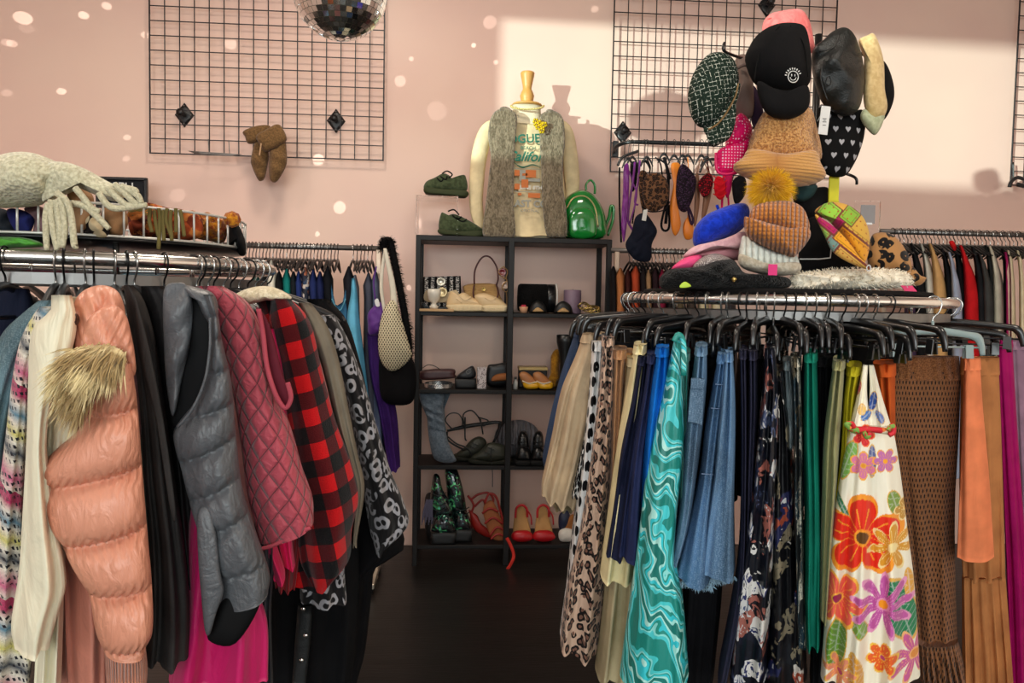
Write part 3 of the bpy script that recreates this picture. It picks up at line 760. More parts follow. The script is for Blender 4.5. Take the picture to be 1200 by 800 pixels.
m = MB(); p = at(670.5, 360, 3.93); m.lathe((p.x, 3.93, 0), [(0, 0), (.044, 0), (.045, .003), (.045, .118), (.043, .121), (.040, .120), (.039, .108), (0, .108)], 32); wk = MB().tube([(p.x, 3.93, .105), (p.x+.001, 3.93, .125)], .0015, n=5)
shelf_item(0, 'pillar_candle', 'mauve pillar candle on the upper right shelf', 'candle', [('wax', m, plain((128, 104, 122), .5)), ('wick', wk, plain((30, 25, 20), .8))])
m = MB(); p = at(613.5, 364, 3.85); m.lathe((p.x, 3.85, 0), [(0, 0), (.017, 0), (.023, .03), (.021, .031), (.018, .026), (0, .026)], 20)
pl = MB()
for k in range(9): a = k*.7; pl.lathe((p.x+.009*cos(a), 3.85+.009*sin(a), .028), [(0, 0), (.006, .006), (0, .013)], 8)
shelf_item(0, 'flower_pot', 'tiny terracotta pot with a pink bloom on the upper right shelf', 'pot', [('pot', m, plain((205, 155, 120), .7)), ('bloom', pl, plain((200, 60, 80), .7))])
for q, lab in ((((630, 620, 641)), 'black slide sandal with a tan footbed, next to the tiny pot'), (((660, 649, 671)), 'black slide sandal with a tan footbed, in front of the mauve candle')):
    c_, a_, b_ = q
    shelf_item(0, 'slide_sandal', lab, 'shoe', [('strap', pf([(a_, 367), (a_+3, 359), (c_, 354.5), (b_-3, 359), (b_, 367), (b_-2, 369), (a_+2, 369)], 3.87, .05, p=3), plain((20, 18, 18), .5)),
        ('footbed', pf([(a_+5, 366), (c_, 362.5), (b_-5, 366), (b_-5, 368), (a_+5, 368)], 3.83, .03, p=3), plain((186, 150, 104), .7), 'tan footbed')], 'black slide sandals')
m = MB()
for k in range(8):
    a = k*.8; p = at(690+7*cos(a*2.3), 365-2.5*(k % 3), 3.85); m.tube([p+Vector((.026*cos(b), .008*sin(2*b), .014*sin(b)*(1+.3*sin(a)))) for b in [j*pi/5 for j in range(10)]], .003, closed=True, n=6)
shelf_item(0, 'chain_necklace', 'gold chain heaped at the right end of the upper right shelf', 'necklace', [('chain', m, gold)])
m = MB(); 
for x in (600.5, 604.5): m.lathe(at(x, 366, 3.82), [(0, 0), (.008, .002), (.009, .008), (.006, .014), (0, .016)], 12)
# second shelf
shelf_item(1, 'flat_purse', 'flat dark brown purse with a thin cord on the second left shelf', 'purse', [('bag_body', pf([(494, 440), (530, 438), (533, 444), (531, 448), (494, 450)], 3.92, .05, p=5), leather((62, 32, 34), .4)), ('cord', tb(pt([(495, 437), (502, 433), (510, 435), (516, 439)], 3.9), .002, n=5), blackp())])
bpy.context.view_layer.update(); bpy.data.objects['flat_purse'].location.z += .035
m = MB()
for k in range(5): m.tube([at(514+16*cos(a), 451-k*.9+2.4*sin(a), 3.86-.05*sin(a)) for a in [j*pi/7+k for j in range(14)]], .003, closed=True, n=6)
shelf_item(1, 'coiled_belt', 'silver chain belt coiled on the second left shelf', 'belt', [('chain', m, plain((190, 190, 190), .25, .9))])
shelf_item(1, 'platform_sandal', 'black platform sandal with a tilted strap beside the flat purse', 'shoe', [('platform', pf([(533, 446), (558, 446), (558, 457), (533, 457)], 3.88, .04, p=6, smoothp=False), plain((18, 18, 20), .5)), ('strap', pf([(535, 444), (551, 432), (556, 434), (557, 444), (545, 447)], 3.88, .035, p=4), leather((22, 20, 24), .3)), ('buckle', tb(pt([(546, 438), (550, 435), (552, 438), (548, 441), (546, 438)], 3.84), .002, n=5), steel())])
N = NT('marbled_carton', .5); N.col(N.mix(N.ss(N.noise(N.objc(), 60, 4, 2), .5, .6), (205, 195, 195), (90, 75, 80))); 
p = at(564.5, 445, 3.86); m = MB(); m.box((p.x, 3.86, 0), (.045, .05, .105)); l = MB(); l.box((p.x, 3.86, .048), (.047, .052, .014))
shelf_item(1, 'gift_box', 'narrow marbled white box standing on the second left shelf', 'box', [('carton', m, N.m), ('lid', l, N.m)])
shelf_item(1, 'loafer', 'black loafer with a tan lining against the middle upright', 'shoe', [('upper', pf([(571, 436), (580, 433), (597, 433), (598, 456), (571, 457)], 3.95, .045, p=5), plain((16, 15, 17), .4)), ('insole', pf([(576, 450), (582, 445), (597, 444), (598, 451), (578, 453)], 3.87, .03, p=3), plain((150, 92, 52), .6), 'tan insole')])
shelf_item(1, 'small_bottle', 'small white bottle just right of the middle upright', 'bottle', [('bottle', MB().lathe(at(604, 456, 3.85), [(0, 0), (.011, 0), (.012, .035), (.006, .045), (.006, .05)], 14), plain((205, 205, 200), .3)), ('cap', MB().lathe(at(604, 456, 3.85)+Vector((0, 0, .05)), [(0, 0), (.007, 0), (.007, .012), (0, .013)], 12), plain((60, 60, 60), .4))])
p = at(624, 434, 3.97); m = MB(); m.box((p.x, 3.97, 0), (.145, .08, .095)); l = MB(); l.box((p.x, 3.965, .050), (.15, .085, .018))
shelf_item(1, 'trinket_box', 'black trinket box with a gilt lid behind the yellow-toed shoes', 'box', [('box_body', m, plain((20, 16, 16), .4)), ('lid', l, plain((196, 168, 110), .35, .6, bump=.6), 'gilt lid')])
for q, lab in (((0), 'tan flat with a yellow patent toe, left of its pair'), ((16.5), 'tan flat with a yellow patent toe, right of its pair')):
    shelf_item(1, 'ballet_flat', lab, 'shoe', [('upper', pf([(608+q, 440), (613+q, 437), (619+q, 439), (627+q, 446), (631+q, 450), (630+q, 456), (616+q, 457), (611+q, 449)], 3.86, .03, p=2.6), plain((170, 112, 66), .5)),
        ('toe_cap', pf([(613+q, 450), (622+q, 449), (630+q, 449), (632+q, 453), (629+q, 457), (616+q, 457)], 3.85, .035, p=2.6), plain((240, 180, 26), .2, coat=1), 'yellow patent toe cap'),
        ('rim', tb(pt([(612+q, 448), (620+q, 451), (629+q, 449)], 3.815), .003, n=6), plain((225, 215, 190), .5))], 'yellow-toed flats')
shelf_item(1, 'ankle_boot', 'mustard suede boot beside the tall black boot', 'boot', [('shaft', pf([(645, 432), (646, 420), (652, 413), (656, 418), (655, 440), (656, 456), (643, 457), (640, 452), (644, 445)], 3.95, .035), fuzzy((176, 124, 36), (140, 92, 24), 80, .4))])
t = item('rain_boot', 'tall black boot with a flared top on the right of the second shelf', 'boot', [('shaft', MB().lathe(at(661, 458, 3.88), [(0, 0), (.034, 0), (.034, .02), (.026, .05), (.024, .12), (.030, .18), (.044, .235), (.045, .27), (.041, .272), (.037, .25), (.022, .17)], 28), plain((14, 15, 16), .35)),
     ('foot', pf([(653, 448), (665, 446), (672, 452), (672, 459), (652, 459)], 3.84, .06), plain((14, 15, 16), .35))])
on_shelf(t, SZ[1])
# third shelf
M_sl = fuzzy((112, 124, 136), (92, 104, 116), 90, .3)
def slouch(x, y, w): return .010*sin((w.z-.5)*150+w.x*60)*smooth((525-y)/20)
shelf_item(2, 'slouch_boot', 'grey-blue suede slouch boot with a pointed toe on the third shelf', 'boot', [('shaft', pf([(492, 464), (508, 461), (520, 466), (519, 480), (521, 498), (522, 512), (510, 517), (502, 510), (500, 492), (494, 478)], 3.87, .045, disp=slouch, p=2.5), M_sl),
     ('foot', pf([(502, 505), (512, 500), (521, 505), (525, 521), (532, 537), (534, 544), (522, 546), (509, 541), (504, 525)], 3.86, .04), M_sl)])
shelf_item(2, 'slouch_boot', 'grey-blue suede slouch boot half hidden behind its pointed-toe pair', 'boot', [('shaft', pf([(514, 463), (530, 463), (527, 474), (521, 485), (522, 540), (514, 545), (510, 480)], 3.97, .035), M_sl)])
blk = leather((14, 13, 14), .35)
shelf_item(2, 'strappy_heel', 'black strappy sandal leaning with looped ankle straps', 'shoe',
     [('sole', MB().tube(pt([(524, 504), (545, 499), (565, 496), (583, 494), (588, 498)], 3.93), [.006, .010, .010, .008, .006], n=8), blk),
      ('ankle_strap', MB().tube(pt([(530, 502), (522, 492), (527, 484), (537, 484), (542, 492), (541, 500)], 3.92), .003, n=6), blk),
      ('ankle_strap', MB().tube(pt([(544, 498), (543, 485), (552, 480), (560, 487), (566, 498), (572, 492), (560, 488)], 3.92), .0035, n=6), blk),
      ('toe_strap', MB().tube(pt([(545, 488), (545, 512), (547, 515)], 3.9), .004, n=6), blk), ('toe_strap', MB().tube(pt([(563, 490), (566, 508)], 3.9), .004, n=6), blk),
      ('heel', MB().tube(pt([(587, 493), (584, 505), (578, 518), (574, 522)], 3.93), [.012, .008, .006, .005], n=8), blk), ('back_strap', MB().tube(pt([(524, 505), (526, 516), (545, 527)], 3.9), .005, n=6), blk), ('back_strap', MB().tube(pt([(525, 511), (535, 519), (548, 525), (556, 540)], 3.89), .004, n=6), blk)])
M_do = leather((42, 44, 34), .5)
def lowshoe(label, up, sole, Y, name='sneaker', m1=M_do, m2=None, lace=None, group=None, tf=.04):
    return shelf_item(2, name, label, 'shoe', [('upper', pf(up, Y, tf, p=2.4), m1), ('sole', pf(sole, Y, tf+.004, p=5), m2 or plain((34, 35, 28), .6))]+([('lace', tb(pt(l, Y-tf-.004), .002, n=5), blackp()) for l in (lace or [])]), group)
lowshoe('dark olive sneaker behind, next to the slouch boot', [(534, 538), (544, 530), (552, 521), (561, 517), (569, 521), (568, 532), (556, 540), (540, 543)], [(533, 538), (550, 541), (566, 538), (566, 544), (535, 544)], 3.93, lace=[[(552, 524), (560, 528)], [(549, 527), (557, 532)]], group='dark olive sneakers')
lowshoe('dark olive sneaker in front with a lace hanging off the shelf', [(552, 541), (562, 532), (572, 523), (584, 523), (593, 528), (596, 540), (575, 544)], [(552, 540), (575, 543), (597, 540), (597, 546), (553, 546)], 3.85,
        lace=[[(566, 532), (574, 536)], [(571, 528), (579, 531)], [(576, 528), (575, 540), (577, 556), (577, 574)]], group='dark olive sneakers')
N = NT('pale_gathered_nylon', .35, spec=.5); N.col((118, 116, 122)); N.bump(N.wave(N.objc(), 12, 4, 2, 2), .9, .02)
shelf_item(2, 'drawstring_pouch', 'pale grey gathered pouch behind the middle upright on the third shelf', 'pouch', [('pouch', pf([(578, 535), (582, 515), (598, 505), (614, 504), (628, 512), (632, 525), (628, 545), (580, 545)], 4.02, .04), N.m)])
M_cb = leather((14, 14, 15), .25)
for dx, lab in ((0, 'black lace-up combat boot toe forward, nearer the middle upright'), (18, 'black lace-up combat boot toe forward, nearer the right')):
    lc = [('lace', tb(pt([(607+dx, 520+k*5), (612+dx, 522+k*5), (617+dx, 520+k*5)], 3.828-.004*k), .0025, n=5), plain((30, 30, 32), .6)) for k in range(3)]
    shelf_item(2, 'combat_boot', lab, 'boot', [('shaft', pf([(606+dx, 530), (607+dx, 515), (612+dx, 508), (618+dx, 512), (620+dx, 530), (620+dx, 540), (605+dx, 540)], 3.90, .05, p=3), M_cb),
        ('toe', pf([(604+dx, 538), (607+dx, 528), (613+dx, 525), (620+dx, 529), (623+dx, 538), (621+dx, 543), (606+dx, 543)], 3.85, .05, p=2.5), M_cb), ('sole', pf([(603+dx, 540), (623+dx, 540), (623+dx, 546), (603+dx, 546)], 3.86, .07, p=6, smoothp=False), plain((20, 20, 20), .6))]+lc, 'black combat boots')
# bottom shelf
N = NT('iridescent_foil', .15, .6, coat=1); N.col(N.ramp(N.noise(N.objc(), 22, 3, 2), [(.3, (10, 14, 20)), (.52, (12, 18, 26)), (.60, (30, 90, 80)), (.66, (110, 225, 130)), (.72, (60, 150, 190)), (.8, (60, 40, 100))])); N.bump(N.noise(N.objc(), 40, 3, 1), .8, .01); M_ir = N.m
for pts, foot, Y, lab in (([(507, 562), (510, 556), (515, 559), (519, 575), (530, 595), (532, 618), (520, 622), (508, 615), (504, 590)], [(506, 612), (514, 602), (528, 602), (534, 618), (533, 628), (507, 629)], 3.87, 'iridescent black-green lace-up boot nearest the left upright'),
                          ([(522, 553), (534, 552), (541, 570), (546, 595), (547, 612), (535, 618), (526, 600), (523, 575)], [(530, 612), (538, 600), (548, 606), (553, 620), (552, 627), (532, 628)], 3.91, 'iridescent black-green lace-up boot behind the red strappy sandals')):
    lc = [('lace', tb(pt([(pts[3][0]-12, pts[3][1]+6*k+4), (pts[3][0]-4, pts[3][1]+6*k+7), (pts[3][0]+4, pts[3][1]+6*k+3)], Y-.045), .0025, n=5), plain((20, 20, 22), .5)) for k in range(4)]
    shelf_item(3, 'lace_up_boot', lab, 'boot', [('shaft', pf(pts, Y, .04), M_ir), ('foot', pf(foot, Y-.02, .045), M_ir), ('sole', pf([(foot[0][0]-1, foot[0][1]+10), (foot[3][0]+1, foot[0][1]+10), (foot[4][0]+1, 636), (foot[0][0]-1, 636)], Y-.02, .05, p=6, smoothp=False), plain((15, 15, 16), .5))]+lc, 'iridescent boots')
m = MB()
for k in range(14): m.tube(pt([(500+k*.6, 592+k % 3), (496+k*.8, 606), (494+k*1.0, 622-k % 4*3)], 3.84+.004*(k % 3)), .0022, n=5)
t = shelf_item(3, 'fringed_clutch', 'dark clutch with pale metallic fringe beside the iridescent boots', 'bag', [('bag_body', pf([(498, 590), (508, 584), (512, 592), (510, 632), (499, 632)], 3.92, .03), plain((22, 20, 22), .5)), ('fringe', m, plain((130, 125, 150), .35, .6))])
M_rd = plain((150, 26, 16), .45)
for base, lab, Y in ((0, 'red-orange strappy sandal lying on its side with long ties', 3.92), (1, 'red-orange strappy sandal standing against the middle upright', 3.87)):
    if base == 0:
        parts = [('strap', tb(pt(l, Y), .006, n=6, flat=(Vector((0, 1, 0)), .5)), M_rd) for l in ([(552, 588), (560, 582), (572, 580), (578, 588), (574, 600)], [(548, 583), (555, 594), (552, 606), (558, 616)], [(556, 596), (566, 588), (570, 600)], [(550, 600), (556, 612), (566, 620), (574, 630)])]
        parts.append(('sole', pf([(551, 603), (559, 606), (564, 616), (574, 624), (578, 632), (566, 630), (554, 620)], Y, .02), M_rd))
    else:
        parts = [('sole', pf([(566, 600), (571, 590), (578, 590), (585, 605), (592, 622), (592, 634), (578, 634), (570, 618)], Y, .012), plain((160, 96, 60), .6), 'tan insole')]
        parts += [('strap', tb(pt(l, Y-.015), .006, n=6, flat=(Vector((0, 1, 0)), .5)), M_rd) for l in ([(565, 604), (574, 598), (584, 602)], [(568, 592), (573, 581), (581, 584), (586, 600), (591, 618)], [(568, 616), (578, 609), (589, 616)], [(574, 630), (583, 620), (593, 626)], [(575, 634), (584, 628), (593, 633)])]
    shelf_item(3, 'strappy_sandal', lab, 'shoe', parts, 'red-orange strappy sandals')
M_rs = leather((176, 20, 28), .35)
for dx, lab in ((0, 'red heeled sandal with a tan insole, left of its pair'), (25.5, 'red heeled sandal with a tan insole, right of its pair')):
    Y = 3.87
    shelf_item(3, 'heeled_sandal', lab, 'shoe', [('insole', pf([(604+dx, 600), (608+dx, 595), (614+dx, 596), (618+dx, 608), (622+dx, 624), (620+dx, 633), (604+dx, 633), (601+dx, 624)], Y+.02, .012, tilt=-.001), plain((190, 145, 92), .6), 'tan insole'),
       ('toe_strap', pf([(600+dx, 626), (606+dx, 623), (618+dx, 623), (624+dx, 627), (624+dx, 633), (612+dx, 636), (600+dx, 633)], Y-.02, .03), M_rs),
       ('heel_cup', tb(pt([(604+dx, 608), (605+dx, 597), (611+dx, 593), (617+dx, 597), (618+dx, 607)], Y), .006, n=8, flat=(Vector((0, 1, 0)), .6)), M_rs),
       ('ankle_strap', tb(pt([(617+dx, 598), (622+dx, 606), (623+dx, 616)], Y-.01), .004, n=6), M_rs)], 'red heeled sandals')
one('ribbon_tie', tb(pt([(594, 630, 3.78), (599, 640, 3.775), (602, 650, 3.77), (600, 658, 3.76), (594, 668, 3.76)], 0), .0085, n=8, flat=(Vector((0, 1, 0)), .25)), plain((196, 50, 40), .6), 'red ribbon tie hanging over the edge of the bottom shelf', 'ribbon')
shelf_item(3, 'wedge_sandal', 'navy and white sandal at the right end of the bottom shelf', 'shoe', [('upper', pf([(655, 604), (664, 598), (668, 605), (666, 618), (656, 622)], 3.88, .03), plain((20, 30, 60), .5)), ('footbed', pf([(663, 612), (670, 603), (673, 606), (673, 625), (660, 627)], 3.87, .02), plain((150, 96, 50), .6)), ('toe_band', pf([(655, 623), (664, 619), (673, 623), (673, 633), (657, 634)], 3.85, .03), plain((225, 220, 210), .5), 'white toe band')])

# ================================================================== round racks
def round_rack(c, zr, R, label, R2=None):
    t = thing('round_clothes_rack', label, 'clothes rack', (c[0], c[1], 0))
    ring = lambda r, z, rr, fl=None: MB().tube([(c[0]+r*cos(a), c[1]+r*sin(a), z) for a in [2*pi*k/48 for k in range(48)]], rr, closed=True, sub=2, n=12, flat=fl)
    build('top_ring', ring(R, zr, .0125), chrome(), t)
    m = MB()
    n = 72
    for k in range(n):   # flat strap hoop under the ring
        a0, a1 = 2*pi*k/n, 2*pi*(k+1)/n
        q = [(c[0]+r*cos(a), c[1]+r*sin(a), z) for a in (a0, a1) for r in (R-.012, R-.008) for z in (zr-.046, zr-.026)]
        m._add(q, [(0, 1, 5, 4), (2, 6, 7, 3), (0, 4, 6, 2), (1, 3, 7, 5)], sm=False)
    build('strap_hoop', m, steel(), t)
    for a in (.5, .5+pi/2):
        m = MB(); m.box((c[0], c[1], zr-.036), (2*R-.03, .025, .006), rz=a); build('cross_bar', m, steel(), t)
    m = MB(); m.tube([(c[0], c[1], .11), (c[0], c[1], zr-.04)], .019, n=16, smoothp=False); build('pole', m, chrome(), t)
    for k in range(4):
        a = .5+k*pi/2; d = Vector((cos(a), sin(a), 0)); C0 = Vector((c[0], c[1], 0)); m = MB()
        m.tube([C0+Vector((0, 0, .12)), C0+d*R*.5+Vector((0, 0, .10)), C0+d*R*.95+Vector((0, 0, .07))], .012, n=10)
        l = build('base_leg', m, chrome(), t); w = MB(); w.lathe(C0+d*R*.95+Vector((-.01, 0, .026)), [(0, 0), (.026, 0), (.026, .02), (0, .02)], 18, M=Matrix.Rotation(pi/2, 3, 'Y')); w.tube([C0+d*R*.95+Vector((0, 0, .03)), C0+d*R*.95+Vector((0, 0, .07))], .006, n=8, smoothp=False)
        build('caster', w, blackp(), l)
    return t
def px_of(P):
    q = M3.inverted() @ (Vector(P)-CAM); return 600+F*q.x/-q.z
def fit_ring(xa, xb, Y):
    """centre and radius of a level hoop whose ends show at xa and xb"""
    R, cx = .42, (xa+xb)/2
    for _ in range(30):
        C_ = at(cx, 355, Y); ps = [px_of((C_.x+R*cos(k*pi/60), C_.y+R*sin(k*pi/60), C_.z)) for k in range(120)]
        lo, hi = min(ps), max(ps); R *= 1+.6*((xb-xa)/(hi-lo)-1); cx += .6*((xa+xb)/2-(lo+hi)/2)
    return C_, R
RC, RR = fit_ring(735, 1119, 2.11); RZ = at(927, 351.5, RC.y-RR).z
LC, LR = fit_ring(-150, 317, 1.74); LZ = at(82, 301.5, LC.y-LR).z
RRK = round_rack((RC.x, RC.y), RZ, RR, 'chrome round rack of skirts under the hat display')
LRK = round_rack((LC.x, LC.y), LZ, LR, 'chrome round rack of jackets under the scarf basket')
# ---- hangers
def hook_mb(metal_r=.0019):
    m = MB(); pts = []
    r = .019
    for k in range(9):
        a = radians(200-k*27.5); pts.append((r*cos(a), 0, -.017+.0015+r*sin(a)))
    pts += [(.012, 0, -.036), (0, 0, -.048), (0, 0, -.066)]
    return m.tube(pts, metal_r, n=7, sub=3)
def hanger(kind, hookm, bodym, label, w=.16, drop=0):
    t = thing('clothes_hanger' if kind != 'clip' else 'clip_hanger', label, 'hanger')
    build('hook', hook_mb(), hookm, t, base=(0, 0, 0))
    m = MB()
    if kind == 'clip':
        u = -drop
        m.tube([(0, 0, -.055), (0, 0, -.064+u)], .0035, n=8, smoothp=False)
        m.tube([(-w-.004, 0, -.116+u), (-w, 0, -.094+u), (-w+.010, 0, -.075+u), (-w+.035, 0, -.068+u), (0, 0, -.060+u), (w-.035, 0, -.068+u), (w-.010, 0, -.075+u), (w, 0, -.094+u), (w+.004, 0, -.116+u)], [.006, .008, .0105, .008, .010, .008, .0105, .008, .006], n=10, sub=3, flat=(Vector((0, 1, 0)), .7))
        m.tube([(-w+.006, 0, -.098+u), (w-.006, 0, -.098+u)], .0025, n=6, smoothp=False)
        build('hanger_body', m, bodym, t)
        for sx in (-1, 1):
            c_ = MB(); c_.box((sx*(w-.03), -.006, -.108+u), (.018, .004, .032), rx=-.12); c_.box((sx*(w-.03), .006, -.108+u), (.018, .004, .032), rx=.12); build('clip', c_, bodym, t)
    elif kind == 'shirt':
        m.tube([(-w-.03, 0, -.125), (-w, 0, -.108), (-.08, 0, -.082), (0, 0, -.064), (.08, 0, -.082), (w, 0, -.108), (w+.03, 0, -.125)], [.004, .009, .010, .008, .010, .009, .004], n=10, flat=(Vector((0, 1, 0)), .7)); m.tube([(-w, 0, -.112), (0, 0, -.118), (w, 0, -.112)], .004, n=6)
        build('hanger_body', m, bodym, t)
    return t
GL = {}
SILV = plain((200, 200, 198), .25, .95); BK = plain((18, 18, 20), .3, 0, coat=.3)
RHL = 'black plastic clip hanger on the round rack of skirts'
hp = hanger('clip', SILV, BK, RHL, .15); hp['group'] = 'clip hangers on the skirt rack'
hp2 = hanger('clip', plain((40, 40, 42), .35, .7), BK, RHL, .15); hp2['group'] = 'clip hangers on the skirt rack'
hp3 = hanger('clip', SILV, BK, RHL, .14, .02); hp3['group'] = 'clip hangers on the skirt rack'
hp4 = hanger('clip', plain((40, 40, 42), .35, .7), BK, RHL, .16, .012); hp4['group'] = 'clip hangers on the skirt rack'
def ring_pos(c, R, zr, px=None, phi=None):
    if phi is None:
        best = min(range(-85, 86), key=lambda g: abs(px_of((c.x+R*sin(radians(g)), c.y-R*cos(radians(g)), zr))-px)); phi = radians(best)
    return Vector((c.x+R*sin(phi), c.y-R*cos(phi), zr+.0125+.0005)), phi
phis = []
pxs = [738, 744, 750, 757, 765, 778, 792, 806, 818, 828, 845, 852, 868, 876, 889, 898, 906, 921, 932, 944, 955, 966, 973, 987, 1001, 1012, 1024, 1041]
first = {0: True, 1: True, 2: True, 3: True}
SPIN = radians(-14)
for i, x in enumerate(pxs):
    P, phi = ring_pos(RC, RR, RZ, x)
    k = (0, 2, 1, 3, 0)[i % 5]
    src = (hp, hp2, hp3, hp4)[k]
    rz = phi-pi/2+RND.uniform(-.24, .24)
    if x < 770: rz += radians(lerp(-8, 14, (x-738)/32))
    if first[k]: src.location = P; src.rotation_euler = (0, 0, rz); first[k] = False
    else: dup(src, P, rz)
for i, ph in enumerate((62, 70, 78, 84, 90, 97, 106, -97, -104, -112, 118, 135, 150, 165, 180, -130, -145, -160)):
    ph = radians(ph); P, _ = ring_pos(RC, RR, RZ, phi=ph); dup((hp, hp3, hp2, hp4)[i % 4], P, ph-pi/2+RND.uniform(-.2, .2))
N = NT('clear_styrene', .12, spec=.8); N.col((170, 190, 190)); N.b.inputs['Transmission Weight'].default_value = .35
ch = hanger('clip', SILV, N.m, 'clear grey plastic clip hanger in front of the brown crochet skirt', .115, .018)
ch.location = ring_pos(RC, RR, RZ, 1094)[0]; ch.rotation_euler = (0, 0, radians(-6))
# ================================================================== garments on the right rack
def garment(name, label, cat, L, R, Y, D, mt, extra=None, part='fabric_body', group=None, **k):
    m = MB().loft(L, R, Y, D, **k)
    parts = [(part, m, mt)]+(extra or [])
    return item(name, label, cat, parts, group)
def waist(L, R, Y, D, mt, h=10, name='waistband'):
    """folded waistband: a slightly thicker band round the top edge"""
    y0 = min(L[0][0], R[0][0])
    Lw = [(y0-1, interp(L, y0)-1), (y0+h, interp(L, y0+h)-1)]; Rw = [(y0-1, interp(R, y0)+1), (y0+h, interp(R, y0+h)+1)]
    return (name, MB().loft(Lw, Rw, Y, D+.004, folds=2, A=.004, A0=.004, ny=5, nx=64, wav=0, groove=.05 if D > .06 else 0), mt)
def gw(name, label, L, R, Y, D, mt, cat='skirt', h=10, extra=None, **k):
    if D > .06 and 'disp' not in k: k.setdefault('groove', .06)
    return garment(name, label, cat, L, R, Y, D, mt, extra=[waist(L, R, Y, D, mt, h)]+(extra or []), **k)
sk = 'skirt'
gw('denim_skirt', 'dark denim skirt behind the beige pleated skirt', [(385, 676), (450, 655), (540, 636), (560, 640)], [(385, 690), (450, 690), (560, 680)], 2.27, .12, denim((44, 62, 92), 'dark_denim', (80, 100, 130)))
beige = cloth((184, 160, 130), .9)
def plts(n, a=.018):
    return lambda x, y, q: a*abs(sin(q*n*pi/2+.4))*smooth((y-400)/60)
gw('pleated_skirt', 'beige pleated midi skirt, leftmost on the skirt rack', [(392, 684), (420, 674), (460, 658), (520, 646), (574, 635)], [(392, 708), (420, 708), (480, 700), (540, 690), (590, 676)], 2.03, .10, beige, disp=plts(4), folds=3.2, A=.014, hem=7, wav=3)
gw('pleated_skirt', 'darker olive-beige skirt just behind the beige pleated skirt', [(396, 700), (480, 680), (560, 660), (598, 648)], [(396, 716), (500, 705), (598, 682)], 2.10, .09, cloth((120, 108, 82), .9), folds=4, A=.012)
gw('print_skirt', 'skirt with small black and white flowers beside the polka dot skirt', [(420, 696), (500, 686), (582, 669)], [(420, 706), (500, 698), (582, 684)], 1.99, .10, dots((225, 222, 218), (16, 16, 18), 75, .5, .9, 'small_flower_print'))
gw('polka_dot_skirt', 'white maxi skirt with large black dots between beige and leopard skirts', [(401, 694), (480, 688), (560, 680), (640, 669), (700, 663), (752, 656)], [(401, 708), (480, 702), (560, 694), (640, 690), (752, 690)], 1.96, .11, dots((226, 224, 222), (18, 16, 18), 24, .30, .5), A=.008)
leo = leopard((200, 168, 146), (20, 14, 14), (120, 84, 70), 44, 'leopard_print_tan')
gw('leopard_skirt', 'long leopard print skirt in pale tan and black', [(396, 706), (440, 703), (500, 697), (560, 690), (620, 681), (700, 665), (757, 657)], [(396, 719), (440, 720), (500, 718), (600, 713), (700, 709), (768, 703)], 1.90, .12, leo, folds=1.6, A=.022, hem=4)
gw('tan_skirt', 'tan skirt hanging right behind the leopard skirt', [(411, 718), (500, 716), (600, 712), (640, 706)], [(411, 734), (500, 728), (600, 722), (640, 722)], 1.90, .12, satin((182, 134, 92), .45), folds=2)
gw('tan_skirt', 'light caramel skirt between the tan and the cream skirt', [(414, 730), (470, 728), (560, 720)], [(414, 742), (470, 738), (560, 730)], 1.93, .11, satin((200, 150, 96), .5), folds=2)
gw('maxi_skirt', 'ecru maxi skirt reaching almost to the floor beside the leopard skirt', [(420, 736), (600, 716), (700, 708), (760, 702), (797, 697)], [(420, 755), (600, 748), (700, 745), (792, 740)], 1.84, .11, cloth((186, 172, 136), .8), folds=2, A=.02)
gw('cream_skirt', 'cream knee-length skirt showing below the navy skirts', [(405, 744), (450, 736), (500, 727), (600, 713), (679, 703)], [(405, 757), (500, 752), (600, 750), (681, 746)], 1.79, .11, cloth((228, 214, 166), .8), folds=2, A=.016)
navy = cloth((34, 42, 78), .8)
gw('navy_skirt', 'dark navy skirt beside the cream skirt', [(418, 748), (460, 740), (520, 728), (600, 718), (654, 710)], [(418, 759), (500, 752), (600, 738), (654, 733)], 1.77, .12, cloth((24, 28, 52), .8), folds=1.5, A=.016)
gw('navy_skirt', 'lighter navy skirt between the dark navy and the cobalt skirt', [(416, 759), (460, 753), (520, 742), (600, 731), (653, 724)], [(416, 771), (480, 764), (560, 758), (655, 756)], 1.73, .12, navy, folds=1.5, A=.018)
cob = cloth((10, 104, 196), .7)
gw('cobalt_skirt', 'bright cobalt blue skirt left of the teal maxi dress', [(408, 770), (450, 762), (520, 754), (600, 750), (660, 748)], [(408, 783), (450, 784), (520, 776), (600, 768), (660, 764)], 1.70, .12, cob, folds=1.5, A=.02)
N = NT('teal_wave_print', .45, spec=.5); uv = N.uv(1, .8)
w1 = N.wave(uv, 6.0, 9, 2, 1.5, 'DIAGONAL'); 
N.col(N.ramp(w1, [(0, (24, 134, 124)), (.16, (70, 200, 205)), (.36, (140, 220, 216)), (.48, (26, 142, 130)), (.60, (50, 196, 208)), (.80, (170, 228, 220)), (.93, (24, 120, 112))], True)); N.bump(N.noise(N.uv(1, .3), 20, 3, 1.2), .4, .012); M_teal = N.m
garment('maxi_dress', 'aqua and teal swirl print maxi dress', 'dress', [(396, 791), (430, 783), (470, 775), (500, 768), (560, 757), (620, 750), (700, 740), (760, 732), (808, 726)], [(396, 800), (430, 800), (500, 802), (560, 798), (620, 792), (660, 791), (720, 800), (808, 806)], 1.62, (.06, .11), M_teal,
        extra=[('strap', tb(pt([(790, 400), (795, 392), (801, 402), (801, 440)], 1.55), .006, n=8, flat=(Vector((0, 1, 0)), .5)), M_teal)], folds=1.6, A=.02)
gw('satin_skirt', 'sea green strip of a skirt behind the teal maxi dress', [(414, 799), (500, 798), (600, 796)], [(414, 808), (500, 806), (600, 802)], 1.72, .12, satin((50, 150, 138)))
